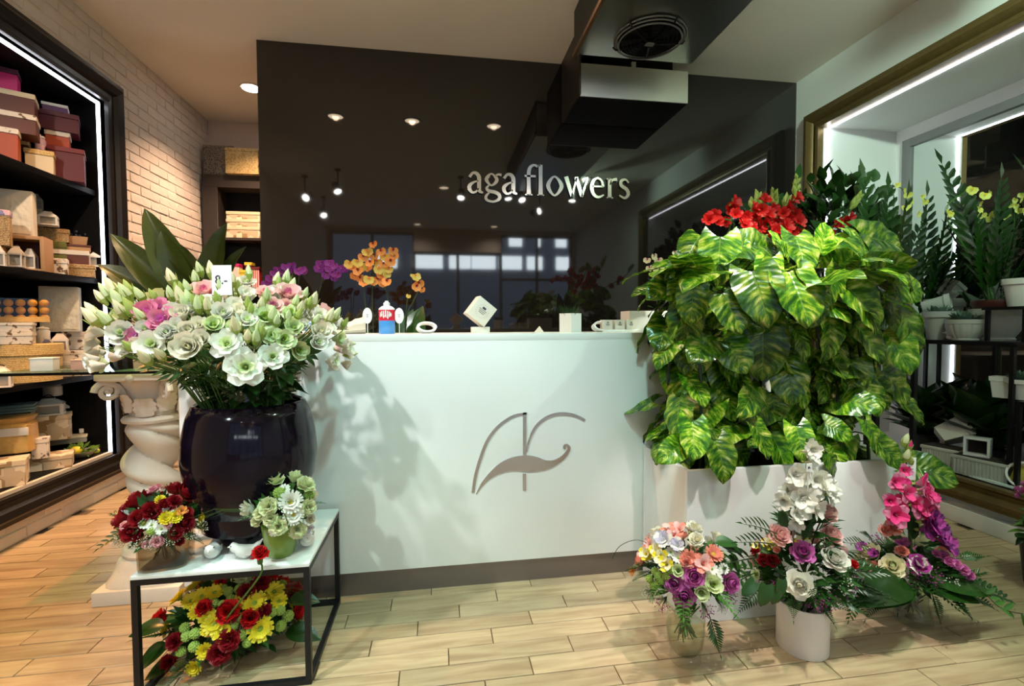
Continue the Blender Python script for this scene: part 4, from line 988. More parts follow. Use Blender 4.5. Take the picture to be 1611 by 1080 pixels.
# ================================================================== PEDESTAL WITH GLASS TOP
CX, CYY = -1.262, 2.34
t = thing('column_pedestal', 'white twisted column pedestal with a leafy capital carrying a glass top', 'column', (CX, CYY, 0))
H0 = .965
MB().box((0, 0, .030), (.335, .335, .06)).obj('plinth', mt_stonew, t, bev=.005)
MB().lathe([(.158, .06), (.158, .07), (.140, .10), (.128, .135), (.122, .155), (.118, .16)], 40, sq=4).obj('base_slope', mt_stonew, t)
MB().lathe([(.10, .155), (.122, .162), (.130, .178), (.122, .195), (.108, .20), (.102, .215), (.112, .224), (.104, .236), (.09, .24)], 40).obj('base_ring', mt_stonew, t)
z0_, z1_ = .235, .745
def shaft(u, v):
    A = 2*pi*v; z = z0_+(z1_-z0_)*u; en = min(1, u/.07, (1-u)/.07)
    ph = A+2*pi*u*2.1
    rr = .088+en*.022*(abs(cos(ph))**.7*2-1)
    ox, oy = .018*en*cos(2*pi*u*2.1+1), .018*en*sin(-2*pi*u*2.1-1)
    return (rr*cos(A)+ox, rr*sin(A)+oy, z)
MB().grid(shaft, 72, 48).obj('twisted_shaft', mt_stonew, t, sharp=70)
MB().lathe([(.088, .74), (.112, .745), (.116, .757), (.108, .768), (.094, .772)], 36).obj('neck_ring', mt_stonew, t)
MB().lathe([(.086, .77), (.088, .83), (.098, .89), (.122, .93)], 36).obj('capital_bell', mt_stonew, t)
MB().lathe([(.152, .932), (.160, .938), (.160, H0-.006), (.156, H0)], 40, sq=6).obj('abacus', mt_stonew, t)
lm = MB().grid(lambda u, v: ((v-.5)*.085*(sin(pi*min(1, .2+.7*u)))*(1+.12*sin(u*26)), .012+.03*u**3+.012*(1-abs(v-.5)*2), .10*u-.02*max(0, u-.8)*5), 12, 6).mesh('acanthus_leaf', mt_stonew, sharp=70)
for k in range(8): link('acanthus_leaf', lm, t, (.088*sin(k*pi/4+.2)*-1, .088*cos(k*pi/4+.2), .775+(.018 if k % 2 else 0)), rz=k*pi/4+.2)
sp = [Vector((.045*(1-i/30)*cos(i*.42), 0, .045*(1-i/30)*sin(i*.42))) for i in range(29)]
vol = MB().tube(sp, [.013*(1-.5*i/29) for i in range(29)], 7).ball((0, 0, 0), .012, 8, 6).mesh('volute', mt_stonew)
for k in range(4):
    a = pi/4+k*pi/2; 
    link('volute', vol, t, (.158*cos(a), .158*sin(a), .888), rz=a)
    mb = MB().tube(crom([(.178*cos(a), .178*sin(a), .928), (.12*cos(a), .12*sin(a), .905), (.10*cos(a), .10*sin(a), .86)], 5), [.012]*11, 6); mb.obj('volute_stalk', mt_stonew, t)
for k in range(4):
    a = k*pi/2; MB().ball((.152*cos(a), .152*sin(a), .945), (.02, .02, .018), 8, 6).obj('rosette', mt_stonew, t)
t = thing('glass_slab', 'dark-edged sheet of glass lying on the column pedestal', 'glass', (-1.41, 2.48, H0+.006))
MB().box((0, 0, 0), (.74, .62, .010)).obj('glass_sheet', mt_gglass, t, bev=.002)
MB().box((0, -.311, 0), (.74, .004, .011)).obj('front_edge', mt_black, t)
for (x, y, wd, hh, lb, dy, mt2) in ((176, 571, 26, 17, 'small cream card box on the glass top, left of the pink roll', 0, mt_card), (209, 572, 30, 13, 'low pale pink wrapped box on the glass top', .03, M('pale_pink_paper', (.66, .40, .34), .6))):
    p = at(x, y, Z=H0+.012); p.y = min(p.y, 2.35)
    t2 = thing('gift_box', lb, 'box', (p.x, 2.29+dy, H0+.0115), rad(14))
    MB().box((0, 0, hh/752*2.15/2), (wd/752*2.15, .06, hh/752*2.15)).obj('box_body', mt2, t2, bev=.002)
    MB().box((0, 0, hh/752*2.15+.003), (wd/752*2.15+.003, .063, .006)).obj('lid', mt2, t2, bev=.001)
# leafy pot plant on the glass
PXc, PYc = -1.17, 2.64
t = thing('broadleaf_plant', 'dark green broad-leaved plant in a black pot behind the lisianthus', 'plant', (PXc, PYc, H0+.0115))
MB().lathe([(0, 0), (.085, 0), (.09, .005), (.115, .17), (.12, .18), (.112, .18), (.105, .16), (0, .15)], 28).obj('pot', mt_iron, t)
base = Vector((PXc, PYc, H0+.17))
par = leaf_mesh('broad_leaf', 1, .20, mt_paradise, nu=12, nv=6, fold=.35, bend=.16, shape=lambda u: sin(pi*min(1, .05+.95*u**.9))**.75, wavy=.05)
for (tx_, ty_, L, wide, nv_) in ((217, 337, .55, .9, (.3, -1, .1)), (240, 375, .46, 1, (0, -1, .2)), (340, 360, .56, .95, (-.25, -1, .2)), (370, 396, .50, .8, (-.1, -.9, .7)), (166, 378, .56, .85, (.1, -.9, .5)), (153, 424, .55, .95, (0, -.8, .7)), (185, 462, .45, .9, (.1, -.7, .8)), (300, 400, .42, .8, (.2, 1, .3)), (260, 420, .35, .8, (0, -1, .5))):
    tip = at(tx_, ty_, Y=PYc-.16 if nv_[1] < 0 else PYc+.15); v = tip-base; st = base+v*.18+Vector((0, 0, .02))
    L = (tip-st).length*1.06
    leafput('leaf', par, t, st, (tip-st)+Vector((0, 0, L*.14)), nv_, (L*wide*.86, L, L))
    MB().tube(crom([base-Vector((0, 0, .03)), base+v*.08+Vector((0, 0, .03)), st], 4), [.012]*5+[.009]*4, 6).obj('leaf_stalk', mt_dstem, t, -t.location)
# ================================================================== LEFT CABINET GOODS
K = {
 'floral': MP('brown_floral_paper', 'blotch', (.70, .64, .55), (.13, .07, .035), 26, thr=(.57, .62), bump=0),
 'blueflor': MP('blue_floral_paper', 'blotch', (.62, .62, .60), (.13, .15, .34), 24, thr=(.55, .62), bump=0),
 'wick': MP('wicker', 'wicker', (.20, .11, .04), (.60, .42, .20), 34, thr=(.2, .7), bump=.6),
 'wick2': MP('pale_wicker', 'wicker', (.42, .27, .08), (.72, .52, .22), 30, thr=(.15, .6), bump=.6),
 'patch': MP('patchwork_fabric', 'patch', (.32, .21, .10), (.76, .64, .46), 17, thr=(.3, .6), bump=.1),
 'lace': MP('black_lace_fabric', 'cell', (.012, .010, .010), (.17, .14, .11), 70, thr=(.25, .5), bump=.2),
 'gold': MP('gold_fabric', 'cell', (.26, .17, .05), (.46, .34, .14), 60, thr=(.2, .6), bump=.2),
 'stripe': MP('red_striped_paper', 'wave', (.55, .02, .03), (.75, .68, .62), 18, thr=(.45, .55), bump=0),
 'cream': M('cream_card', (.66, .56, .38), .6, var=.06), 'white': M('white_wood', (.70, .66, .60), .55, var=.06), 'offw': M('offwhite_candle', (.72, .66, .52), .5, var=.08, bump=.2),
 'maroon': M('maroon_card', (.085, .006, .012), .5), 'dred': M('dark_red_card', (.13, .010, .012), .5), 'orange': M('orange_card', (.36, .055, .012), .5), 'brown': M('brown_card', (.095, .022, .010), .5),
 'pink': M('hot_pink_card', (.55, .01, .15), .5), 'plum': M('plum_card', (.08, .01, .03), .5), 'purple': M('purple_card', (.11, .03, .10), .5), 'olive': M('olive_cloth', (.12, .13, .03), .8, bump=.4),
 'teal': M('teal_cloth', (.18, .27, .24), .8, bump=.4), 'grey': M('grey_card', (.30, .28, .24), .6), 'tan': M('tan_wood', (.42, .24, .11), .55, stretch=(1, 1, 12)), 'yellow': M('yellow_card', (.72, .58, .05), .5),
 'amber': M('amber_gift_wrap', (.60, .36, .10), .35, var=.3, scale=16, bump=.3), 'orangef': M('orange_peel', (.80, .34, .02), .42, var=.1, bump=.25, bscale=120), 'lemon': M('lemon_peel', (.80, .62, .03), .4, bump=.2, bscale=120),
 'berry': M('black_berry', (.012, .012, .025), .3), 'relief': M('carved_relief', (.70, .67, .55), .55, var=.12, scale=14, bump=.9, bscale=26), 'multi': MP('printed_card', 'patch', (.10, .16, .42), (.80, .50, .55), 30, thr=(.2, .7), bump=0),
}
LZ = rad(30)
placed = {}
def goods(row, key, kind, x0, y0, x1, y1, X, mt, label, on=None, mt2=None, rz=LZ, cat='box', dep=None):
    """goods on a cabinet shelf: position and size read off the photograph at depth X, standing on the shelf or on other goods"""
    p = at((x0+x1)/2, y1, X=X); dist = (p-CAM).dot(_F); wd = (x1-x0)/_f*dist*1.02
    zb = SHZ[row]+.0008 if on is None else placed[on]+.0008
    zt = min(at((x0+x1)/2, y0, X=X).z, {1: 2.66, 2: 2.04, 3: 1.445, 4: .79}[row]); h = max(.02, zt-zb)
    placed[key] = zb+h
    d = dep or min(wd*.8, .16); wd = max(.03, (wd-d*.16) if kind != 'round' else wd)
    nm = {'box': 'gift_box', 'bag': 'gift_bag', 'lantern': 'house_lantern', 'round': 'round_basket', 'relief': 'relief_candle', 'jar': 'lidded_jar', 'orangejar': 'glass_box', 'bowl': 'fruit_bowl', 'cloth': 'folded_cloth', 'crate': 'wooden_crate', 'basket': 'small_basket'}[kind]
    t = thing(nm, label, {'lantern': 'lantern', 'round': 'basket', 'relief': 'candle', 'jar': 'jar', 'orangejar': 'container', 'bowl': 'bowl', 'cloth': 'cloth', 'crate': 'crate', 'basket': 'basket', 'bag': 'bag'}.get(kind, cat), (p.x, p.y, zb), rz)
    m1, m2 = K[mt], K[mt2 or mt]
    if kind == 'box':
        lh = min(.03, h*.32)
        MB().box((0, 0, (h-lh)/2), (wd, d, h-lh)).obj('box_body', m1, t, bev=.002, seg=1)
        MB().box((0, 0, h-lh/2), (wd+.008, d+.008, lh)).obj('lid', m2, t, bev=.002, seg=1)
    elif kind == 'relief':
        MB().box((0, 0, h/2), (wd, d*.6, h)).obj('block', m2, t, bev=.006)
        mb = MB().grid(lambda u, v: ((v-.5)*wd*.86, -d*.3-.004-.010*max(0, sin(pi*u)*sin(pi*v))*(.55+.45*sin(u*19+3*sin(v*9))*sin(v*15+2*cos(u*7))), h*(.06+.88*u)), 26, 18)
        mb.obj('carved_relief', m1, t)
    elif kind == 'lantern':
        bh = h*.66
        for sx in (-1, 1):
            for sy in (-1, 1): MB().box((sx*wd*.43, sy*d*.43, bh/2), (wd*.12, d*.12, bh)).obj('post', m1, t)
        MB().box((0, 0, bh*.07), (wd, d, bh*.14)).obj('base', m1, t)
        MB().box((0, d*.02, bh*.55), (wd*.74, d*.74, bh*.74)).obj('inner_panel', K['grey'], t)
        MB().box((0, 0, bh*.94), (wd, d, bh*.12)).obj('top_rail', m1, t)
        MB().lathe([(wd*.66, bh), (wd*.64, bh+.004), (wd*.30, h*.93), (wd*.28, h)], 4).obj('roof', m2, t, rz=pi/4, sharp=20)
        MB().tube([(wd*.16*cos(a), 0, h+wd*.16*sin(a)-.002) for a in [pi*i/8 for i in range(9)]], .003, 5).obj('handle', mt_iron, t)
        placed[key] = zb+h
    elif kind == 'round':
        MB().lathe([(wd*.47, 0), (wd*.48, h*.74), (wd*.47, h*.75)], 36).obj('basket_body', m1, t)
        MB().lathe([(wd*.495, h*.70), (wd*.50, h*.71), (wd*.50, h*.98), (wd*.48, h)], 36).obj('lid', m2, t)
    elif kind == 'jar':
        MB().lathe([(wd*.42, 0), (wd*.48, h*.06), (wd*.48, h*.7), (wd*.36, h*.8)], 24).obj('jar_body', m1, t)
        MB().lathe([(wd*.42, h*.8), (wd*.43, h*.84), (wd*.38, h*.9), (wd*.08, h*.94), (wd*.08, h)], 24).obj('lid', m2, t)
    elif kind == 'bag':
        MB().lathe([(wd*.46, 0), (wd*.50, h*.03), (wd*.48, h*.78), (wd*.40, h*.84), (wd*.50, h)], 24, sq=6).obj('bag_body', m1, t)
        MB().box((0, -d*.0-wd*.485, h*.62), (wd*.98, .01, h*.22)).obj('ribbon', m2, t, bev=.003)
    elif kind == 'orangejar':
        g = .004
        MB().box((0, 0, g/2), (wd, d, g)).obj('glass_bottom', mt_glass, t)
        for c_, s_ in (((0, -d/2, h/2), (wd, .002, h)), ((0, d/2, h/2), (wd, .002, h)), ((-wd/2, 0, h/2), (.002, d, h)), ((wd/2, 0, h/2), (.002, d, h))): MB().box(c_, s_).obj('glass_side', mt_glass, t)
        MB().box((0, -d/2-.0015, h*.13), (wd, .001, h*.22)).obj('label_strip', K['amber'], t)
        ro = .0225; nx = max(2, int(wd/(2*ro))); c0, s0 = cos(rz), sin(rz); j = 0
        sx_ = wd/nx; 
        for lay in range(max(1, int((h-.004)/(2*ro)))):
            for i in range(nx):
                lx, ly = -wd/2+sx_*(i+.5), -d/2+ro+.004
                o = MB().ball((0, 0, 0), min(ro, sx_*.5)*.97, 12, 8).mesh('orange_fruit', K['orangef'])
                o = link('orange_fruit', o, None, (p.x+lx*c0-ly*s0, p.y+lx*s0+ly*c0, zb+g+ro+2*ro*lay*.98))
                where_ = {'q4': 'left glass box on the third shelf', 'q15': 'glass jar beside the relief panel', 'r12': 'topmost jar of the bottom shelf'}[key]
                tag(o, 'small orange in the '+where_+', '+('lowest', 'second', 'third', 'fourth')[lay]+' layer, '+('first', 'second', 'third', 'fourth', 'fifth', 'sixth', 'seventh', 'eighth')[i]+' along', 'fruit', 'oranges in the '+where_)
    elif kind == 'bowl':
        MB().lathe([(wd*.2, 0), (wd*.28, .006), (wd*.5, h*.5), (wd*.48, h*.5), (wd*.26, .012), (0, .012)], 28).obj('bowl_body', K['grey'], t)
        core(t, p+Vector((0, 0, zb-p.z+h*.55)), (wd*.5, wd*.4, h*.3), 3, 70, mt_lleaf, .05, .02)
    elif kind == 'cloth':
        for i in range(3): MB().box((U(-.004, .004), 0, h*(i+.5)/3), (wd*(1-.03*i), d, h/3-.001)).obj('fold', m1, t, bev=min(.006, h/8))
    elif kind == 'crate':
        for sx in (-1, 1): MB().box((sx*(wd/2-.01), 0, h/2), (.02, d, h)).obj('side_board', m1, t, bev=.002)
        MB().box((0, 0, h-.01), (wd-.04, d, .02)).obj('top_board', m1, t, bev=.002); MB().box((0, 0, .006), (wd-.04, d, .012)).obj('bottom_board', m1, t, bev=.002)
        MB().box((0, d/2-.004, h/2), (wd-.04, .006, h-.034)).obj('back_board', K['brown'], t)
        placed[key+'_in'] = zb+.0128
    elif kind == 'basket':
        MB().lathe([(wd*.44, 0), (wd*.5, h*.6), (wd*.48, h*.6), (wd*.42, .01), (0, .01)], 24, sq=4).obj('basket_body', m1, t)
        rn = random.Random(4); mb = MB()
        for i in range(60): mb.ball((rn.uniform(-.42, .42)*wd, rn.uniform(-.42, .42)*d, h*rn.uniform(.55, .95)), .010, 6, 4)
        mb.obj('berries', m2, t)['kind'] = 'stuff'
    return t
g = goods
# top shelf
g(1, 'b1', 'box', -6, 205, 27, 247, -2.42, 'orange', 'orange-red box with a floral lid, lowest at the far left of the top shelf', mt2='floral')
g(1, 'b0', 'box', 22, 222, 44, 250, -2.52, 'brown', 'narrow brown box tucked beside the orange-red box on the top shelf', mt2='cream')
g(1, 'b2', 'box', -8, 183, 52, 206, -2.45, 'brown', 'wide brown box with a floral lid, second up at the left of the top shelf', on='b1', mt2='floral')
g(1, 'b3', 'box', -10, 150, 50, 183, -2.48, 'brown', 'wide brown box with a cream lid, third up at the left of the top shelf', on='b2', mt2='cream')
g(1, 'b4', 'box', -12, 98, 26, 150, -2.50, 'pink', 'hot pink box with a plum lid, topmost at the far left of the cabinet', on='b3', mt2='plum')
g(1, 'b5', 'box', 84, 238, 130, 277, -2.36, 'maroon', 'dark red box with a pale trimmed lid at the right end of the top shelf', mt2='dred')
g(1, 'b6', 'box', 46, 240, 82, 258, -2.40, 'cream', 'flat yellow patterned box at the front of the top shelf', mt2='wick2')
g(1, 'b7', 'box', 77, 211, 108, 238, -2.42, 'orange', 'small orange box with floral lid on the dark red box, top shelf', on='b5', mt2='floral')
g(1, 'b8', 'box', 56, 182, 118, 214, -2.44, 'maroon', 'wide maroon box with white rim, third up in the right stack on the top shelf', on='b7', mt2='maroon')
g(1, 'b9', 'box', 72, 168, 104, 184, -2.44, 'purple', 'small purple box with a white lid, topmost in the right stack on the top shelf', on='b8', mt2='white')
g(1, 'b10', 'jar', 56, 212, 72, 241, -2.44, 'multi', 'small printed candle jar standing on the yellow patterned box', on='b6', mt2='white')
# second shelf
g(2, 'crate', 'crate', 14, 374, 72, 424, -2.42, 'tan', 'open tan wooden crate holding two white lanterns on the second shelf', rz=rad(20), dep=.15)
g(2, 'l1', 'lantern', 17, 388, 36, 416, -2.40, 'white', 'left of two small white house lanterns in the wooden crate', on='crate_in', rz=rad(20), dep=.06)
g(2, 'l2', 'lantern', 40, 392, 57, 419, -2.39, 'white', 'right of two small white house lanterns in the wooden crate', on='crate_in', rz=rad(20), dep=.06)
g(2, 'l0', 'lantern', -12, 386, 7, 416, -2.38, 'white', 'white house lantern cut by the photo edge, left of the wooden crate')
g(2, 'relief', 'relief', 8, 302, 52, 375, -2.46, 'offw', 'tall cream carved candle standing on the wooden crate', on='crate', mt2='offw', rz=rad(24))
g(2, 'card', 'box', -14, 332, 14, 374, -2.40, 'wick', 'wicker box with a bright printed lid at the far left of the second shelf', on='l0', mt2='multi')
g(2, 'p1', 'box', 76, 408, 104, 427, -2.38, 'floral', 'brown leopard-patterned box at the front of the second shelf')
g(2, 'p2', 'box', 102, 418, 146, 431, -2.38, 'wick', 'long flat wicker tray at the right front of the second shelf')
g(2, 'p3', 'box', 86, 396, 136, 419, -2.44, 'brown', 'flat brown box with a white lid on the wicker tray', on='p2', mt2='white')
g(2, 'p4', 'box', 104, 387, 140, 397, -2.42, 'tan', 'thin tan basket tray under the dark berries', on='p3', mt2='brown')
g(2, 'p5', 'basket', 106, 365, 140, 388, -2.44, 'tan', 'little basket heaped with dark berries on the second shelf', on='p4', mt2='berry')
g(2, 'p6', 'cloth', 74, 381, 104, 409, -2.48, 'olive', 'folded olive green cloth on the leopard-patterned box', on='p1')
g(2, 'p7', 'box', 66, 362, 106, 382, -2.52, 'wick', 'wicker box resting on the folded olive cloth', on='p6')
g(2, 'p8', 'lantern', 64, 334, 90, 363, -2.46, 'white', 'white house lantern on the wicker box in the middle of the second shelf', on='p7')
g(2, 'p10', 'box', 90, 338, 122, 366, -2.56, 'cream', 'cream two-layer box beside the middle white lantern, behind the berries', on='p7', mt2='cream')
g(2, 'p11', 'lantern', 101, 309, 132, 341, -2.50, 'white', 'white roofed house lantern topmost on the second shelf goods', on='p10')
g(2, 'p12', 'bag', 82, 313, 102, 338, -2.60, 'white', 'small plain white bag left of the topmost house lantern', on='p10', mt2='white')
g(2, 'p13', 'lantern', 142, 396, 164, 419, -2.33, 'white', 'small white house lantern at the right end of the wicker tray', on='p2')
g(2, 'p14', 'lantern', 124, 346, 146, 389, -2.56, 'white', 'white house lantern right of the cream two-layer box', on='p3')
g(2, 'p15', 'box', 50, 330, 66, 375, -2.60, 'tan', 'narrow tan box upright behind the carved cream candle', on='crate', mt2='cream')
g(2, 'p16', 'lantern', 48, 306, 66, 331, -2.60, 'grey', 'grey house lantern on the narrow tan box', on='p15')
# third shelf
g(3, 'q1', 'round', -14, 541, 84, 601, -2.45, 'wick2', 'large round straw hatbox with lid on the third shelf', mt2='wick2')
g(3, 'q0', 'lantern', -10, 577, 16, 604, -2.30, 'white', 'little white house lantern in front of the round straw hatbox')
g(3, 'q2', 'box', -12, 523, 46, 541, -2.42, 'floral', 'flat brown-flowered white box directly on the round straw hatbox', on='q1', mt2='floral')
g(3, 'q3', 'box', -12, 508, 46, 523, -2.42, 'floral', 'flat brown-flowered white box second up on the round straw hatbox', on='q2', mt2='floral')
g(3, 'q4', 'orangejar', 0, 470, 70, 508, -2.42, 'white', 'clear glass box full of oranges at the left of the third shelf', on='q3', dep=.12)
g(3, 'q5', 'orangejar', 44, 452, 66, 471, -2.56, 'white', 'small clear glass box full of oranges at the back of the third shelf', on='q4', dep=.05) if False else None
g(3, 'q6', 'jar', 58, 513, 78, 541, -2.40, 'blueflor', 'small silvery jar leaning near the flowered boxes on the straw hatbox', on='q1', mt2='white')
g(3, 'q7', 'box', 88, 568, 140, 586, -2.38, 'floral', 'long brown-flowered white box lying on the third shelf beside the hatbox', mt2='floral')
g(3, 'q8', 'box', 88, 552, 140, 569, -2.40, 'floral', 'upper of two long brown-flowered boxes beside the hatbox', on='q7', mt2='floral')
g(3, 'q9', 'box', 141, 551, 162, 584, -2.34, 'floral', 'short brown-flowered box at the right end of the third shelf', mt2='floral')
g(3, 'q10', 'lantern', 84, 525, 106, 553, -2.36, 'white', 'white house lantern on the left of the long flowered boxes', on='q8')
g(3, 'q11', 'box', 106, 522, 144, 553, -2.46, 'floral', 'square brown-flowered box behind the lanterns on the third shelf', on='q8', mt2='floral')
g(3, 'q12', 'lantern', 143, 524, 163, 552, -2.36, 'white', 'white house lantern on the short flowered box at the shelf end', on='q9')
g(3, 'q13', 'relief', 72, 452, 123, 523, -2.46, 'relief', 'square cream carved relief panel standing on the square flowered box', on='q11', mt2='relief', rz=rad(24))
g(3, 'q14', 'box', 124, 494, 146, 524, -2.52, 'grey', 'grey lidded box under the right glass of oranges', on='q11', mt2='white')
g(3, 'q15', 'orangejar', 124, 459, 147, 495, -2.50, 'white', 'clear glass jar full of oranges right of the relief panel', on='q14', dep=.06)
# bottom shelf
g(4, 'r1', 'box', -14, 722, 38, 778, -2.36, 'patch', 'ornate yellow patterned box at the front left of the bottom shelf', mt2='patch')
g(4, 'r2', 'box', -14, 738, 24, 758, -2.30, 'yellow', 'bright yellow flat box in the left front of the bottom shelf') if False else None
g(4, 'r3', 'bag', -6, 655, 52, 734, -2.46, 'amber', 'amber gift bag with a white ribbon band on the bottom shelf', on='r1', mt2='white', rz=rad(20))
g(4, 'r4', 'box', 40, 715, 108, 766, -2.40, 'patch', 'long patchwork fabric box at the front of the bottom shelf', mt2='patch')
g(4, 'r5', 'box', 54, 688, 76, 728, -2.37, 'floral', 'upright white box with brown flowers on the long patchwork box', on='r4', mt2='floral')
g(4, 'r6', 'box', 76, 685, 132, 716, -2.52, 'grey', 'greyish green box behind the upright flowered box on the bottom shelf', on='r4', mt2='cream')
g(4, 'r7', 'box', 52, 652, 106, 687, -2.54, 'patch', 'wide patchwork fabric box, third layer on the bottom shelf', on='r6', mt2='patch')
g(4, 'r8', 'box', 108, 652, 143, 687, -2.56, 'blueflor', 'blue-flowered box right of the patchwork box on the bottom shelf', on='r6', mt2='blueflor')
g(4, 'r9', 'lantern', 56, 627, 98, 653, -2.54, 'white', 'wide white house-shaped box on the third patchwork layer', on='r7')
g(4, 'r10', 'lantern', 99, 630, 119, 653, -2.54, 'white', 'small white house lantern left of the lowest oranges', on='r8')
g(4, 'r11', 'jar', 70, 602, 97, 628, -2.60, 'offw', 'round white lidded jar topmost on the bottom shelf stack', on='r9', mt2='white')
g(4, 'r12', 'orangejar', 122, 615, 154, 652, -2.54, 'white', 'clear jar full of oranges topmost on the right of the bottom shelf', on='r8', dep=.08)
g(4, 'r13', 'box', 130, 672, 149, 722, -2.44, 'cream', 'upright cream box at the right end of the bottom shelf', mt2='white')
bw = g(4, 'r14', 'bowl', 106, 699, 152, 730, -2.36, 'brown', 'dark bowl with lemons and greenery at the right end of the bottom shelf', rz=0)
for (x, y) in ((120, 709), (148, 710)):
    p = at(x, y, X=-2.36); o = MB().ball((0, 0, 0), (.034, .026, .026), 12, 8).obj('lemon_fruit', K['lemon'], None, p); tag(o, 'yellow lemon on the '+('left' if x < 130 else 'right')+' side of the dark bowl of greenery', 'fruit', 'lemons in the dark bowl')
g(4, 'r15', 'cloth', -10, 636, 50, 656, -2.58, 'teal', 'folded teal cloth on the amber gift bag', on='r3')
for row_ in (1, 2, 3, 4): pass

# ================================================================== BACK SHELVING BY THE BRICK WALL
t = thing('shelving_unit', 'dark brown open shelving unit in the back corner beside the brick wall', 'shelf', (-1.55, 5.0, 0))
SX0, SX1 = -2.215+1.55, -1.0+1.55
def bb(n, x0, x1, y0, y1, z0, z1, mt=mt_bshelf): MB().box(((x0+x1)/2, (y0+y1)/2, (z0+z1)/2), (x1-x0, y1-y0, z1-z0)).obj(n, mt, t, bev=.002, seg=1)
bb('side_board', SX0, SX0+.135, 0, .20, 0, 2.49); bb('side_board', SX1-.03, SX1, 0, .20, 0, 2.49); bb('top_board', SX0, SX1, 0, .20, 2.49, 2.61); bb('back_board', SX0+.135, SX1-.03, .185, .20, 0, 2.49, mt_black)
for z in (1.99, 1.50, 1.0, .5): bb('shelf', SX0+.135, SX1-.03, .005, .185, z, z+.025)
def pack(name, label, cat, x0, y0, x1, y1, Y, zb, mt, mt2=None, d=.14, rz=0):
    p = at((x0+x1)/2, y1, Y=Y); D = (p-CAM).dot(_F); wd = (x1-x0)/_f*D; h = at((x0+x1)/2, y0, Y=Y).z-zb
    t = thing(name, label, cat, (p.x, Y+d/2, zb), rz); lh = min(.03, h*.3)
    MB().box((0, 0, (h-lh)/2), (wd, d, h-lh)).obj('box_body', K[mt], t, bev=.003, seg=1); MB().box((0, 0, h-lh/2), (wd+.006, d+.006, lh)).obj('lid', K[mt2 or mt], t, bev=.003, seg=1)
    return t
pack('storage_box', 'black lace-patterned storage box on top of the dark shelving', 'box', 322, 229, 366, 271, 5.02, 2.611, 'lace', d=.15)
t = pack('storage_case', 'gold fabric case with a dark handle leaning on top of the dark shelving', 'box', 360, 236, 408, 272, 5.0, 2.611, 'gold', d=.012+.05)
t.location.y -= .05
MB().tube([(.16, -.035, .12+.03*cos(a)) if False else (.15+.012*sin(a), -.034-.01*sin(a), .12+.045*cos(a)) for a in [pi*i/8 for i in range(9)]], .007, 5).obj('handle', mt_iron, t)
for k in range(3):
    pack('fabric_box', ('lowest', 'middle', 'topmost')[k]+' of three cream patchwork boxes on the upper dark shelf', 'box', 358, 333+12*(2-k), 407, 333+12*(3-k)+1, 5.02, 2.0158+k*.077, 'patch', 'cream', .14)
pack('flat_box', 'flat cream box left of the patchwork boxes on the upper dark shelf', 'box', 340, 358, 357, 371, 5.03, 2.0158, 'cream', 'white', .12)
for k, (x0, x1, yt, m1, m2, lb) in enumerate(((362, 376, 415, 'white', 'pink', 'tall pale box'), (377, 386, 425, 'yellow', 'yellow', 'narrow yellow box'), (386, 396, 413, 'dred', 'yellow', 'dark red box with a yellow lid'), (397, 408, 420, 'stripe', 'dred', 'red striped box'))):
    pack('small_box', lb+' on the lower dark shelf near the panel edge', 'box', x0, yt, x1, 448, 5.03, 1.526, m1, m2, .10)

# ================================================================== THINGS ON THE COUNTER
def cpt(x, y, Y): p = at(x, y, Y=Y); return p, (p-CAM).dot(_F)
# spray can
p, D = cpt(609, 523, 2.22); R_ = 12.6/_f*D; Hc = 47/_f*D; z = ZT
t = thing('spray_can', 'aerosol can with red upper half, blue lower half and white nozzle on the counter', 'can', (p.x, 2.22, z))
k_red = M('can_red', (.62, .012, .04), .3, coat=.4); k_blue = M('can_blue', (.05, .26, .62), .3, coat=.4)
MB().lathe([(R_*.92, 0), (R_, .004), (R_, Hc*.44)], 28).obj('blue_body', k_blue, t)
MB().lathe([(R_, Hc*.44), (R_, Hc*.80)], 28, cap=False).obj('red_band', k_red, t)
MB().lathe([(R_, Hc*.80), (R_*.98, Hc*.84), (R_*.60, Hc*.92), (R_*.46, Hc*.93)], 28).obj('white_shoulder', mt_card, t)
MB().lathe([(R_*.40, Hc*.90), (R_*.40, Hc*1.03), (R_*.22, Hc*1.06), (R_*.22, Hc*1.10), (0, Hc*1.10)], 16).obj('nozzle', mt_card, t)
mb = MB()
for i, (a, h0, h1) in enumerate(((-.75, .55, .72), (-.55, .58, .76), (-.30, .52, .76), (-.05, .55, .78), (.2, .50, .76), (.42, .56, .74), (.6, .58, .70))):
    a -= pi/2; mb.box((R_*1.0*cos(a), R_*1.0*sin(a), Hc*(h0+h1)/2), (R_*.13, .0012, Hc*(h1-h0)), rz=a+pi/2)
    mb.box((R_*1.0*cos(a), R_*1.0*sin(a), Hc*(h0+.06)), (R_*.24, .0012, Hc*.028), rz=a+pi/2)
mb.obj('white_lettering', mt_card, t)['kind'] = 'stuff'
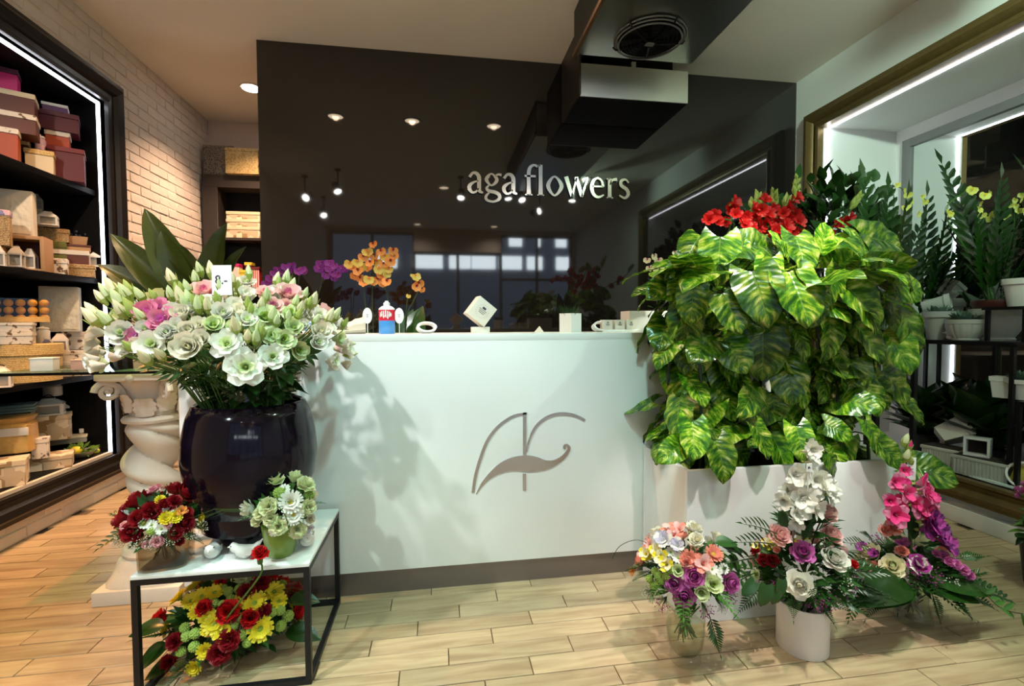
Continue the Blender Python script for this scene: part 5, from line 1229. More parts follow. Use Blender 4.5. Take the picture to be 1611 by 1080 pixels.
# paper packs at the left end
p, D = cpt(503, 514, 2.26)
t = thing('wipe_pack', 'white soft pack with a round blue mark lying behind the lisianthus on the counter', 'pack', (p.x, 2.26, ZT), rad(-8))
MB().box((0, 0, .032), (.13, .09, .060)).obj('pack_body', mt_card, t, bev=.014)
MB().lathe([(0, 0), (.021, 0), (.021, .002), (0, .002)], 20).obj('blue_mark', k_blue, t, (-.035, -.046, .034)).rotation_euler = (rad(90), 0, 0)
p, D = cpt(548, 516, 2.28)
t = thing('paper_roll', 'crumpled cream wrapping paper cone at the left of the counter top', 'paper', (p.x, 2.28, ZT+.0005), rad(10))
MB().grid(lambda u, v: ((u-.5)*.15, (.012+.03*u)*cos(2*pi*v)*(1+.1*sin(7*v*6.28)), (.012+.03*u)*(1+sin(2*pi*v))*(1+.05*sin(u*20))), 10, 24).obj('paper_cone', M('kraft_cream_paper', (.62, .55, .44), .7), t)
def tape(x, y, Y, lb):
    p, D = cpt(x, y, Y); t = thing('tape_roll', lb, 'roll', (p.x, Y, ZT), rad(15))
    o = MB().lathe([(.036, -.012), (.048, -.012), (.048, .012), (.036, .012), (.036, -.012)], 36, cap=False).obj('roll_body', mt_card, t, (0, 0, .024))
    o.rotation_euler = (rad(64), 0, 0); o.location.z = .0455
    o.location.z = .048*sin(rad(64))+.012*cos(rad(64))+.0005-.022
    o.scale = (1, .55, 1)
    return t
tape(671, 522, 2.30, 'white ribbon roll standing between the spray can and the tilted cube box')
tape(945, 520, 2.30, 'white ribbon roll between the grass planter and the three small boxes')
# cube box on its corner
p, D = cpt(757, 522, 2.20); s = 34.5/_f*D; 
t = thing('cube_box', 'cream cube box tipped on its edge with a small dark printed emblem', 'box', (p.x-.003, 2.22, ZT))
tl = 10/_f*D; 
MB().box((0, 0, tl*.5), (.085, .05, tl*.5*2)).obj('stand', mt_stonew, t, bev=.001)
ang = rad(38); hc = tl+s/2*(sin(ang)+cos(ang))
cb = MB().box((0, 0, 0), (s, s*.8, s)).obj('cube', M('cream_box_card', (.72, .66, .57), .5), t, (0, 0, hc), bev=.001); cb.rotation_euler = (0, ang, rad(10))
mb = MB(); yy = -s*.4-.0006
for r in range(3): mb.box((0, yy, .006-.0075*r), (s*(.40-.06*r), .0006, .0022))
for a in [i*.35 for i in range(18)]: mb.box((s*.30*cos(a), yy, s*.30*sin(a)), (.0025, .0006, .0014))
mb.box((0, yy, s*.16), (s*.18, .0006, s*.10))
o = mb.obj('print', mt_ink, cb); o['kind'] = 'stuff'
p, D = cpt(850, 522, 2.30)
t = thing('paper_peak', 'tiny cream folded card standing behind the counter edge', 'card', (p.x, 2.32, ZT))
MB().prism([(-.024, 0), (.024, 0), (.002, .03)], lambda a, b, h: (a, h, b), .02).obj('card', mt_stonew, t)
# square planter with grass
p, D = cpt(900, 522, 2.26); wv_ = 31/_f*D; hv = 30/_f*D
t = thing('square_planter', 'small white square planter with a tuft of green on the counter', 'planter', (p.x, 2.29, ZT), rad(34))
q = wv_*.78
MB().lathe([(q*.70, 0), (q*.72, .003), (q*.72, hv), (q*.66, hv), (q*.66, hv-.012), (0, hv-.012)], 4).obj('pot_body', mt_card, t, rz=pi/4, sharp=20)
mb = MB(); rnd = random.Random(5)
for i in range(230):
    a = rnd.uniform(0, 6.28); l = rnd.uniform(.03, .068); o_ = Vector((cos(a), sin(a), 0)); b_ = o_*rnd.uniform(0, q*.5)
    mb.add([b_+Vector((.0015, 0, hv-.012)), b_+Vector((-.0015, 0, hv-.012)), b_+o_*l*.55+Vector((0, 0, hv+l*rnd.uniform(.3, .95)))], [(0, 1, 2)])
mb.obj('grass_tuft', mt_leaf, t)['kind'] = 'stuff'
# three small printed boxes on a tray, and long planter with orchid
p, D = cpt(975, 519, 2.28)
t = thing('flat_tray', 'flat white tray under three small printed boxes on the counter', 'tray', (p.x+.01, 2.31, ZT))
MB().box((0, 0, .006), (.20, .09, .012)).obj('tray_body', mt_card, t, bev=.002)
for i, x in enumerate((956, 975, 993)):
    p2 = at(x, 517, Y=2.28); b = thing('small_box', ('left', 'middle', 'right')[i]+' of three small white boxes with a dark printed oval on the flat tray', 'box', (p2.x, 2.30, ZT+.0125))
    MB().box((0, 0, .024), (.050, .045, .048)).obj('box_body', M('ivory_box_card', (.70, .65, .56), .5) if i == 0 else bpy.data.materials['ivory_box_card'], b, bev=.001)
    mb = MB(); 
    for r_, w2 in enumerate((.012, .020, .016)): mb.box((0, -.0231, .031-.005*r_), (w2, .0006, .002))
    mb.box((0, -.0231, .036), (.007, .0006, .004)); mb.obj('print', mt_ink, b)['kind'] = 'stuff'
pA, D = cpt(990, 522, 2.30); pB, _ = cpt(1052, 520, 2.30); hv = 33/_f*D
t = thing('box_planter', 'oblong white planter box on the counter at the edge of the heart-leaf plant', 'planter', ((pA.x+pB.x)/2+.02, 2.36, ZT))
wv_ = pB.x-pA.x+.04
MB().box((0, 0, hv/2), (wv_, .12, hv)).obj('planter_body', mt_lacq2, t, bev=.003); MB().box((0, 0, hv+.002), (wv_-.03, .09, .006)).obj('soil', mt_soil, t)
# orchids
def orchid(label, cat_xy, Y, pot, sprays, leaves, blooms):
    bx_ = at(pot[0], 515, Y=Y).x; zb = pot[1]
    t = thing('orchid_plant', label, 'orchid', (bx_, Y, zb))
    if pot[2]:
        MB().lathe([(0, 0), (.045, 0), (.05, .005), (.062, .12), (.058, .12), (.05, .10), (0, .10)], 24).obj('pot', mt_ceramic, t)
    zs = zb+(.11 if pot[2] else .0)
    for sp_ in sprays:
        pts = [Vector((bx_+U(-.01, .01), Y, zs))]+[at(x, y, Y=Y-.02) for x, y in sp_]
        MB().tube(crom(pts, 5), .0032, 5).obj('flower_stalk', mt_dstem, t, -t.location)
    for (x, y, wd) in leaves:
        e = at(x, y, Y=Y-.05); st = Vector((bx_, Y, zs)); L = (e-st).length*1.1
        leafput('strap_leaf', LF['broad'], t, st, (e-st)+Vector((0, 0, .06)), (0, -.4, 1), L/.2*wd)
    for (key, x, y, s_) in blooms:
        p = at(x, y, Y=Y-.04+U(-.03, .03)); s_ *= .74; d = Vector((U(-.5, .5), -1, U(-.15, .35)))
        put(FL[key].name.split('.')[0], FL[key], t, p, d, s_, roll=U(-.3, .3)+pi)
ZW = .8055
orchid('purple orchid with blooms nearest the feature wall end, left of the other purple one', 0, 2.86, (455, ZW, 1), [[(462, 480), (462, 440), (452, 418), (430, 436)], [(468, 470), (470, 440), (476, 424)]], [(440, 520, .8), (480, 520, .8)],
       [('o_pur', x, y, U(.8, 1.1)) for x, y in ((425, 438), (431, 430), (437, 424), (443, 431), (449, 420), (455, 425), (459, 418), (447, 440), (436, 442), (476, 424), (470, 427), (480, 427), (428, 446), (418, 446))])
orchid('purple orchid with blooms just left of the large orange orchid', 0, 2.80, (494, ZW, 1), [[(497, 485), (505, 450), (512, 425), (530, 420)]], [(515, 505, .8)], [('o_pur', x, y, U(.8, 1.1)) for x, y in ((502, 422), (508, 426), (513, 418), (519, 423), (524, 430), (519, 414), (512, 434), (527, 419), (537, 422), (543, 423), (526, 438), (505, 415), (531, 432))])
orchid('large orange orchid with many blooms on several stalks behind the spray can', 0, 2.62, (590, ZW, 1), [[(576, 490), (572, 455), (566, 430), (557, 418)], [(586, 480), (587, 440), (590, 400), (588, 385)], [(609, 480), (606, 452), (612, 420), (618, 400)]], [(556, 506, 1), (545, 500, .9), (612, 512, .7), (640, 500, .9)],
       [(random.choice(('o_or', 'o_or', 'o_oy')), x, y, U(.85, 1.15)) for x, y in ((588, 385), (578, 397), (586, 402), (572, 405), (583, 414), (577, 421), (593, 413), (600, 396), (606, 404), (604, 416), (596, 424), (614, 412), (618, 395), (612, 424), (620, 404), (556, 420), (564, 427), (558, 434), (567, 438), (573, 445), (580, 440), (588, 444), (594, 441), (602, 446), (609, 444), (569, 420), (562, 414), (550, 416), (608, 432), (600, 432))])
orchid('small amber orchid on one leaning stalk right of the spray can', 0, 2.56, (633, ZW, 1), [[(640, 500), (650, 475), (660, 452), (655, 435)], [(640, 480), (643, 466)]], [(648, 492, 1), (640, 488, .9)], [('o_or', 660, 447, 1.05), ('o_or', 655, 452, 1), ('o_oy', 654, 436, 1), ('o_or', 664, 455, .8), ('o_oy', 649, 434, .5), ('o_oy', 643, 466, .5)])
for (x, y, lb) in ((578, 497, 'left of the spray can'), (628, 497, 'right of the spray can')):
    p = at(x, y, Y=2.50); t = thing('plant_tag', 'white oval plant label '+lb, 'tag', (p.x, 2.50, p.z))
    o = MB().lathe([(0, 0), (1, 0), (1, .08), (0, .08)], 24).obj('oval_card', mt_card, t); o.scale = (.023, .040, .02); o.rotation_euler = (rad(90), 0, 0)
    mb = MB().box((0, -.0022, .004), (.018, .0008, .0015)).box((0, -.0022, -.006), (.012, .0008, .0015)).box((0, -.0022, -.001), (.0015, .0008, .02)); mb.obj('print', mt_ink, t)['kind'] = 'stuff'
    MB().tube([(0, .001, 0), (0, .002, 0-(p.z-.93))], .0018, 5).obj('stick', mt_card, t)
orchid('pale cream orchid with one short spray in the oblong white planter', 0, 2.36, (1032, ZT+hv, 0), [[(1034, 470), (1033, 440), (1030, 415)], [(1060, 460), (1066, 420), (1068, 405)]], [(1010, 480, .5), (1050, 478, .5)], [('o_cr', 1028, 404, .9), ('o_cr', 1036, 410, .9), ('o_cr', 1018, 410, .8), ('o_cr', 1030, 424, .9), ('o_cr', 1040, 420, .8), ('o_cr', 1022, 422, .8), ('o_cr', 1045, 428, .7), ('o_cr', 1066, 402, .8), ('o_cr', 1074, 400, .8), ('o_cr', 1062, 398, .6)])

# ================================================================== PLANTER WITH THE HEART-LEAF CLIMBER
BX0, BX1, BY0, BY1, BZ = .930, 1.93, 1.68, 2.075, .60
t = thing('floor_planter', 'tall white lacquered floor planter box against the counter', 'planter', ((BX0+BX1)/2, (BY0+BY1)/2, 0))
hx, hy = (BX1-BX0)/2, (BY1-BY0)/2
for n, c, d in (('front_panel', (0, -hy+.01, BZ/2), (2*hx, .02, BZ)), ('rear_panel', (0, hy-.01, BZ/2), (2*hx, .02, BZ)), ('side_panel', (-hx+.01, 0, BZ/2), (.02, 2*hy-.04, BZ)), ('side_panel', (hx-.01, 0, BZ/2), (.02, 2*hy-.04, BZ))):
    MB().box(c, d).obj(n, mt_lacq2, t, bev=.002)
MB().box((0, 0, BZ-.06), (2*hx-.04, 2*hy-.04, .02)).obj('soil', mt_soil, t)
PC = Vector((1.43, 1.86, 1.03))
t = thing('heartleaf_climber', 'big climber with cream-streaked green heart-shaped leaves in the white floor planter', 'plant', (PC.x, PC.y, BZ-.05))
hs = lambda u: max(.0, (1-u))**.62*(u+.10)**.42*1.30
PL_ = [leaf_mesh('leaf', .22, .136, mt_pothos, nu=12, nv=8, fold=f, bend=b, lobes=.27, shape=hs, wavy=.05) for f, b in ((.22, .22), (.35, .35), (.10, .30), (.30, .12))]
def pleaf(p, tip, nrm, s): 
    leafput('leaf', random.choice(PL_), t, p, tip, nrm, s)
def psurf(x, y):
    q = at(x, y, Y=1.72); Y = 1.58+.20*((q.x-1.43)/.52)**2+.16*max(0, (q.z-1.22)/.3)**2+.30*max(0, min(1, (1.18-q.z)/.45))
    return at(x, y, Y=1.635 if y >= 690 else Y)
stalks = MB()
LV = [(1137, 409, 80, 265), (1078, 417, 66, 200), (1085, 386, 66, 215), (1098, 479, 66, 275), (1254, 405, 76, 262), (1184, 469, 92, 260), (1243, 474, 100, 262), (1207, 557, 92, 268), (1311, 533, 74, 268), (1365, 484, 92, 310), (1409, 425, 100, 322), (1399, 378, 84, 350), (1342, 401, 70, 200), (1363, 372, 66, 330), (1331, 588, 72, 300), (1370, 541, 78, 300), (1409, 557, 80, 285), (1078, 510, 72, 250), (1047, 453, 76, 195), (1041, 530, 66, 240), (1065, 598, 92, 245), (1104, 557, 60, 280), (1155, 562, 70, 290), (1150, 496, 74, 282), (1122, 608, 56, 275), (1243, 600, 78, 270), (1228, 650, 56, 300), (1277, 655, 60, 312), (1132, 728, 66, 270), (1091, 697, 66, 262), (1057, 712, 52, 200), (1321, 735, 46, 300), (1440, 645, 56, 320), (1440, 452, 66, 350), (1331, 676, 60, 280), (1207, 382, 80, 8), (1440, 520, 92, 300), (1269, 541, 60, 290), (1305, 372, 56, 80), (1467, 742, 70, 345), (1180, 640, 60, 270), (1300, 610, 60, 260), (1390, 620, 64, 300), (1150, 660, 60, 265), (1200, 700, 56, 280), (1260, 700, 56, 270), (1380, 690, 60, 290), (1415, 610, 70, 310), (1345, 640, 60, 300), (1120, 640, 56, 250), (1280, 450, 60, 300), (1320, 455, 64, 260), (1210, 430, 56, 250), (1290, 490, 60, 250), (1420, 490, 70, 300), (1400, 720, 56, 300), (1085, 560, 60, 260), (1070, 460, 50, 250), (1240, 380, 50, 100), (1165, 390, 56, 60), (1340, 375, 50, 170)]
for (x, y, L, A) in LV:
    a = rad(A); p = psurf(x, y); D = (p-CAM).dot(_F)
    vx_, vz_ = cos(a), sin(a); tip = Vector((vx_+U(-.2, .2), U(-.75, -.1) if A > 180 else -.1, vz_)); 
    nrm = Vector((U(-.5, .5)+.25*(p.x-1.43)/.5, -1, .55+U(-.3, .35)))
    s_ = L/_f*D/.22*.94
    b = p-Vector((vx_, 0, vz_))*.5*.22*s_+Vector((0, .03, 0))
    pleaf(b, tip, nrm, s_)
    cc = Vector((min(max(b.x, 1.05), 1.82), 1.90, min(max(b.z-.10, .62), 1.40)))
    stalks.tube(crom([cc, (cc+b)/2+Vector((0, -.02, .05)), b], 3), .0032, 4)
rnd = random.Random(21)
nl = 0
while nl < 135:   # all round, darker depths included
    d = Vector((rnd.uniform(-1, 1), rnd.uniform(-1, 1), rnd.uniform(-1, 1)))
    if not .45 < max(abs(d.x), abs(d.y), abs(d.z)) < .95: continue
    if d.y < -.25 and (d.z < .5 or rnd.random() < .5): continue
    p = Vector((1.43+d.x*.50, 1.87+d.y*.24, 1.02+d.z*.42))
    if p.y > 2.03 and p.z < 1.15: continue
    if p.z < .66 and (p.x < .95 or p.x > 1.9 or p.y > 2.03): continue
    out = Vector((d.x, d.y*1.2, 0)); out = out.normalized() if out.length > .1 else Vector((0, -1, 0))
    pleaf(p, out*.7+Vector((rnd.uniform(-.4, .4), rnd.uniform(-.3, .1), rnd.uniform(-1, -.1) if d.z < .6 else rnd.uniform(-.3, .4))), out+Vector((0, -.2, .6+.6*max(0, d.z)))+rvec()*.3, rnd.uniform(.55, .95)); nl += 1
for i in range(44):
    x = rnd.uniform(1.0, 1.86); z = rnd.uniform(.64, 1.15); pleaf(Vector((x, 1.80+rnd.uniform(-.03, .05), z)), (rnd.uniform(-.7, .7), rnd.uniform(-.6, 0), rnd.uniform(-1, .1)), (rnd.uniform(-.5, .5), -1, rnd.uniform(0, .8)), rnd.uniform(.5, .8))
for i in range(9):
    x = BX0+.12+.76*(i % 5)/4+rnd.uniform(-.04, .04); y = 1.80+.13*(i//5)
    stalks.tube(crom([(x, y, BZ-.06), (x+rnd.uniform(-.05, .05), y, .9), (x+rnd.uniform(-.06, .06), y+.02, 1.15), (x+rnd.uniform(-.08, .08), y, 1.38)], 5), [.007]*16, 6)
o = stalks.obj('climbing_stems', mt_dstem, t, -t.location); o['kind'] = 'stuff'

# red gladioli behind
GX, GY = 1.40, 2.30
t = thing('tall_vase', 'dark vase of red gladioli standing on the counter behind the heart-leaf climber', 'vase', (GX, GY, ZT))
MB().lathe([(0, 0), (.06, 0), (.065, .01), (.075, .12), (.085, .2), (.08, .2), (.07, .12), (.055, .015), (0, .015)], 28).obj('vase_body', mt_dkvase, t)
t = thing('red_gladioli', 'bunch of bright red gladioli rising behind the heart-leaf climber', 'bouquet', (GX, GY, ZT+.02))
T2 = lambda x, y: (1180+x*.18622, 230+y*.18622)
SPK = [((1193, 345), (1192, 306), 1), ((1215, 350), (1217, 303), 1), ((1245, 345), (1254, 281), 1), ((1155, 352), (1117, 345), 0), ((1150, 350), (1152, 312), 0), ((1180, 340), (1184, 316), 1), ((1320, 350), (1352, 308), 1), ((1228, 340), (1238, 312), 1)]
for (b_, e_, gr_) in SPK:
    B, E = at(*b_, Y=GY-.05+U(-.06, .05)), at(*e_, Y=GY-.05+U(-.04, .04))
    MB().tube(crom([Vector((GX, GY, ZT+.04)), Vector((GX, GY, ZT+.2))*.5+B*.5, B, E], 4), [.005]*8+[.004]*4+[.002], 5).obj('stem', mt_stem, t, -t.location)
    if gr_:
        for k in range(6):
            q_ = B*(1-(.55+.09*k))+E*(.55+.09*k); put('bud', FL['bud'][0], t, q_+Vector((.006*(-1)**k, -.004, 0)), (E-B).normalized()+Vector((.35*(-1)**k, -.1, 0)), 1.4-.1*k)
for x, y in [(1115, 348), (1128, 352), (1122, 342), (1140, 352), (1150, 330), (1156, 340), (1150, 322), (1165, 350), (1172, 342), (1182, 330), (1188, 345), (1195, 332), (1200, 350), (1192, 360), (1186, 370), (1205, 340), (1210, 356), (1222, 348), (1230, 338), (1238, 347), (1246, 340), (1252, 352), (1235, 328), (1244, 320), (1250, 314), (1196, 376), (1208, 370), (1220, 366), (1232, 360), (1245, 365), (1256, 372), (1170, 360), (1178, 376), (1201, 318), (1193, 313), (1214, 330), (1316, 352), (1328, 350), (1310, 358), (1297, 375), (1303, 370), (1333, 345), (1180, 360), (1200, 385), (1190, 392), (1215, 380), (1226, 378)]:
    p = at(x, y, Y=GY-.10+U(-.05, .06)); put('red_floret', FL['g_red'], t, p, (U(-.7, .7), -1, U(-.1, .5)), U(.65, .9))
for i in range(10): leafput('sword_leaf', LF['lanced'], t, (GX+U(-.05, .05), GY+U(-.03, .03), ZT+.16), (U(-.5, .5), U(-.2, .3), 1), (0, -1, .2), U(1.4, 2.3))
# ================================================================== RIGHT SIDE: SHRUB, RECESS, RACKS
bp_ = at(1305, 320, Y=2.82); SXc = bp_.x
t = thing('green_shrub', 'dense small-leaved green shrub between the feature wall and the gilt frame', 'plant', (SXc, 2.82, 0))
MB().lathe([(0, 0), (.13, 0), (.14, .01), (.18, .30), (.19, .32), (.175, .32), (.165, .27), (0, .27)], 28).obj('pot', mt_iron, t)
SC_ = Vector((SXc, 2.82, 1.66)); SR_ = (.33, .28, .44)
for k in range(5):
    a = 1.2566*k; MB().tube(crom([(0, 0, .27), (.03*cos(a), .03*sin(a), .9), (.12*cos(a), .12*sin(a), 1.4), (.2*cos(a), .2*sin(a), 1.9)], 4), [.014]*6+[.009]*6+[.004], 6).obj('trunk', mt_dstem, t)
bl = leaf_mesh('leaf', .105, .031, mt_gloss, nu=4, nv=2, fold=.3, bend=.2); bl2 = leaf_mesh('leaf', .105, .032, mt_leaf, nu=4, nv=2, fold=.3, bend=.2)
rnd = random.Random(31)
for i in range(280):
    d = Vector((rnd.gauss(0, 1), rnd.gauss(0, 1)-.5, rnd.gauss(0, 1))).normalized(); k = rnd.uniform(.78, 1.08)*(1+.10*sin(d.x*7+d.z*5))
    p = SC_+Vector((d.x*SR_[0], d.y*SR_[1], d.z*SR_[2]))*k
    leafput('leaf', bl if i % 3 else bl2, t, p, d+Vector((0, 0, .35))+rvec()*.5, d+Vector((0, -.3, .7))+rvec()*.3, rnd.uniform(.75, 1.25))
core(t, SC_, (SR_[0]*1.4, SR_[1]*1.4, SR_[2]*1.4), 32, 1300, mt_leaf, .10, .05)
# smaller dark shrub, added in place of a plant's reflection in the panel
bp_ = at(1200, 310, Y=3.46)
t = thing('green_shrub', 'darker shrub standing in for a plant reflection in the panel, behind the red gladioli', 'plant', (bp_.x, 3.44, 0))
MB().lathe([(0, 0), (.12, 0), (.13, .01), (.16, .28), (.17, .30), (.155, .30), (.145, .26), (0, .26)], 28).obj('pot', mt_iron, t)
S2 = Vector((bp_.x, 3.42, 1.74)); R2 = (.22, .13, .36)
MB().tube(crom([(0, 0, .26), (.02, 0, .9), (0, 0, 1.4), (.02, .02, 1.8)], 4), [.014]*6+[.010]*6+[.004], 6).obj('trunk', mt_dstem, t)
for i in range(150):
    d = Vector((rnd.gauss(0, 1), rnd.gauss(0, 1)-.4, rnd.gauss(0, 1))).normalized(); p = S2+Vector((d.x*R2[0], d.y*R2[1], d.z*R2[2]))*rnd.uniform(.8, 1.1)
    leafput('leaf', bl2 if i % 2 else bl, t, p, d+Vector((0, 0, .3))+rvec()*.5, d+Vector((0, -.3, .7))+rvec()*.3, rnd.uniform(.8, 1.2))
core(t, S2, (R2[0]*1.3, R2[1]*1.3, R2[2]*1.3), 33, 420, mt_leaf, .08, .03)

# racks
def rack(name, label, x0, x1, y0, y1, z0, zs, mt_top):
    t = thing(name, label, 'rack', ((x0+x1)/2, (y0+y1)/2, z0)); a, b = (x1-x0)/2, (y1-y0)/2
    for sx in (-1, 1):
        for sy in (-1, 1): MB().box((sx*(a-.01), sy*(b-.01), (zs[-1]-z0)/2-.006), (.02, .02, zs[-1]-z0-.012)).obj('post', mt_iron, t)
    for z in zs:
        MB().box((0, 0, z-z0-.005), (2*a, 2*b, .010)).obj('shelf', mt_top, t)
        MB().box((-a+.008, 0, z-z0-.018), (.014, 2*b, .016)).obj('shelf_rail', mt_iron, t)
    return t
ZR = 1.052; ZB = NZ0+.0005
rack('plant_rack', 'black metal plant rack with a dark top in the gilt-framed recess', 3.10, 3.62, 2.16, 3.08, ZB, (ZR,), mt_iron)
ZR2 = .735
rack('plant_rack', 'lower black plant rack nearest the viewer in the gilt-framed recess', 3.08, 3.60, 1.35, 2.13, ZB, (ZR2,), mt_iron)
def upot(label, x, y1, X, wpx, hpx, zb, kind='flute', rz=0, mt=None, name='plant_pot', tilt=None, soil=True):
    """pot seen with base at (x, y1), standing at depth X"""
    p = at(x, y1, X=X); D = (p-CAM).dot(_F); R = wpx/2/_f*D; H = hpx/_f*D
    t = thing(name, label, 'pot', (p.x, p.y, zb), rz); mt = mt or mt_fluted
    if kind == 'flute': pr_ = [(0, 0), (R*.62, 0), (R*.66, H*.05), (R*.60, H*.10), (R*.80, H*.35), (R*.92, H*.68), (R*.92, H*.78)]; MB().lathe(pr_, 60, flute=(18, .07)).obj('pot_body', mt, t)
    elif kind == 'cone': MB().lathe([(0, 0), (R*.62, 0), (R*.64, H*.05), (R*.88, H*.78)], 32).obj('pot_body', mt, t)
    elif kind == 'square': MB().lathe([(0, 0), (R*.86, 0), (R*.88, H*.05), (R*1.12, H*.78)], 4).obj('pot_body', mt, t, rz=pi/4, sharp=20)
    if kind == 'square': MB().lathe([(R*1.12, H*.78), (R*1.24, H*.80), (R*1.26, H), (R*1.14, H), (R*1.10, H*.86), (0, H*.86)], 4, cap=False).obj('rim', mt, t, rz=pi/4, sharp=20)
    else: MB().lathe([(R*.90, H*.76), (R, H*.80), (R*1.02, H), (R*.93, H), (R*.88, H*.88), (0, H*.88)], 40, cap=False).obj('rim', mt, t)
    if soil: MB().lathe([(0, H*.90), ((R*1.05 if kind == 'square' else R*.88), H*.90)], 4 if kind == 'square' else 32, cap=False).obj('soil', mt_soil, t, rz=pi/4 if kind == 'square' else 0)
    if tilt: t.rotation_euler = tilt
    return t, p, R, H
mt_succ = M('succulent_leaf', (.13, .22, .15), .5, var=.3, scale=14, tl=.1, rnd=.2)
def succulent(label, c, R, seed):
    rnd = random.Random(seed); t = thing('succulent', label, 'plant', c)
    lf = leaf_mesh('fleshy_leaf', .055, .010, mt_succ, nu=4, nv=2, fold=.7, bend=-.15, shape=lambda u: sin(pi*min(1, .15+.85*u)))
    for i in range(64):
        a = i*2.4; e = rnd.uniform(.0, 1); o = Vector((cos(a)*(1-.6*e), sin(a)*(1-.6*e), .15+1.1*e)); b = Vector((cos(a)*R*rnd.uniform(.05, .5), sin(a)*R*rnd.uniform(.05, .5), 0))
        leafput('fleshy_leaf', lf, t, Vector(c)+b, o, Vector((-o.x*.3, -o.y*.3, 1)), R/.075*rnd.uniform(.8, 1.15))
    return t
zzf = frond_mesh('frond', .62, 12, .048, .125, mt_gloss, mt_mleaf, curve=.05, alt=1, taper=.75, ang=48)
def zz(label, c, tips, seed, pot=None, s=1):
    rnd = random.Random(seed); t = thing('zamioculcas_plant', label, 'plant', c)
    if pot: MB().lathe([(0, -.0), (pot*.75, 0), (pot*.9, .10), (pot, .11), (pot*.9, .11), (pot*.85, .095), (0, .095)], 28).obj('pot', mt_iron, t)
    zt = .09 if pot else 0
    for tp in tips:
        v = Vector(tp)-Vector((c[0], c[1], c[2]+zt)); leafput('frond', zzf, t, Vector((c[0]+rnd.uniform(-.03, .03), c[1]+rnd.uniform(-.03, .03), c[2]+zt)), v, Vector((rnd.uniform(-.6, .6), -1, .3)), v.length/.64)
    return t
# rack top, front row then back row
a, p, R, H = upot('large fluted grey-white bowl planter on the rack holding a dark red liner pot', 1567, 536, 3.30, 66, 50, ZR, 'flute'); big = (p, R, H)
_, p2, R2_, H2 = upot('fluted grey-white bowl with a spiky succulent at the front of the rack', 1518, 537, 3.17, 50, 33, ZR, 'flute'); succulent('grey-green spiky succulent in the fluted bowl', (p2.x, p2.y, ZR+H2*.9), R2_*.95, 1)
_, p2, R2_, H2 = upot('flared pale pot with a small succulent beside the fluted bowl', 1476, 535, 3.19, 42, 44, ZR, 'cone'); succulent('small grey-green succulent in the flared pale pot', (p2.x, p2.y, ZR+H2*.9), R2_*.9, 2)
tq, p2, R2_, H2 = upot('tall square ribbed pot at the back of the rack', 1482, 512, 3.44, 46, 62, ZR, 'square', rz=rad(-25), soil=False); sq = (p2, R2_, H2)
tq, p3, R3, H3 = upot('small square pot lying tipped on the tall ribbed pot', 1490, 426, 3.44, 26, 26, ZR+H2+.015, 'square', rz=rad(10), soil=False, tilt=(rad(22), rad(28), rad(10)))
tq.location = (p2.x+.01, p2.y, ZR+H2+.016)
for i, (x, y) in enumerate(((1452, 462), (1452, 494))):
    tq, p3, R3, H3 = upot(('upper', 'lower')[i]+' of two pale pots lying tipped at the left end of the rack', x, y, 3.24+.12*i, 32, 34, ZR+.03, 'cone', soil=False)
    tq.location = (p3.x, p3.y, ZR+R3+(2*R3+.002)*(1-i)); tq.rotation_euler = (rad(80), 0, rad(35))
p = at(1498, 536, X=3.14)
t = thing('bird_figurine', 'tiny white duck figurine at the front of the rack beside the fluted bowl', 'figurine', (p.x, p.y, ZR), rad(120))
MB().ball((0, 0, .020), (.032, .022, .020), 14, 8).ball((.022, 0, .048), (.014, .012, .013), 10, 6).tube([(.016, 0, .03), (.021, 0, .042)], .010, 8).obj('body', mt_ceramic, t)
MB().ball((.039, 0, .046), (.008, .006, .003), 8, 5).obj('beak', mt_ceramic, t)
for i, (x, y) in enumerate(((1428, 534), (1440, 535))):
    p = at(x, y, X=3.16); o = MB().ball((0, 0, .018), (.038, .026, .018), 12, 6).obj('white_pebble', mt_ceramic, None, (p.x, p.y, ZR)); tag(o, ('left', 'right')[i]+' smooth white pebble at the left front of the rack', 'stone')
bpos, bR, bH = big
t = thing('liner_pot', 'flat dark red plastic liner pot sitting in the large fluted bowl', 'pot', (bpos.x, bpos.y, ZR+bH*.9))
MB().lathe([(0, 0), (bR*.80, 0), (bR*.86, .03), (bR*.95, .05), (bR*.93, .07), (bR*.84, .068), (0, .05)], 32).obj('pot_body', mt_terra, t)
TP = lambda x, y, X: at(x, y, X=X)
zz('tallest glossy zamioculcas with arching fronds rising from the dark red liner pot', (bpos.x, bpos.y, ZR+bH*.9+.05), [TP(1494, 244, 3.35), TP(1530, 300, 3.4), TP(1555, 330, 3.25), TP(1600, 270, 3.35), TP(1580, 360, 3.2), TP(1620, 330, 3.3), TP(1640, 380, 3.2), TP(1505, 350, 3.3)], 3)
zz('glossy zamioculcas in a black pot behind the heart-leaf climber', (2.42, 2.33, .98), [TP(1365, 268, 2.5), TP(1405, 290, 2.55), TP(1440, 302, 2.55), TP(1340, 310, 2.45), TP(1455, 345, 2.6), TP(1478, 385, 2.6), TP(1385, 330, 2.5), TP(1420, 320, 2.65), TP(1400, 360, 2.5)], 4, .11)
t = thing('plant_stand', 'dark plant stand hidden behind the heart-leaf climber, carrying the black pot', 'stand', (2.42, 2.33, 0))
MB().box((0, 0, .968), (.26, .26, .022)).obj('top', mt_iron, t)
for sx in (-1, 1):
    for sy in (-1, 1): MB().box((sx*.115, sy*.115, .479), (.022, .022, .956)).obj('leg', mt_iron, t)
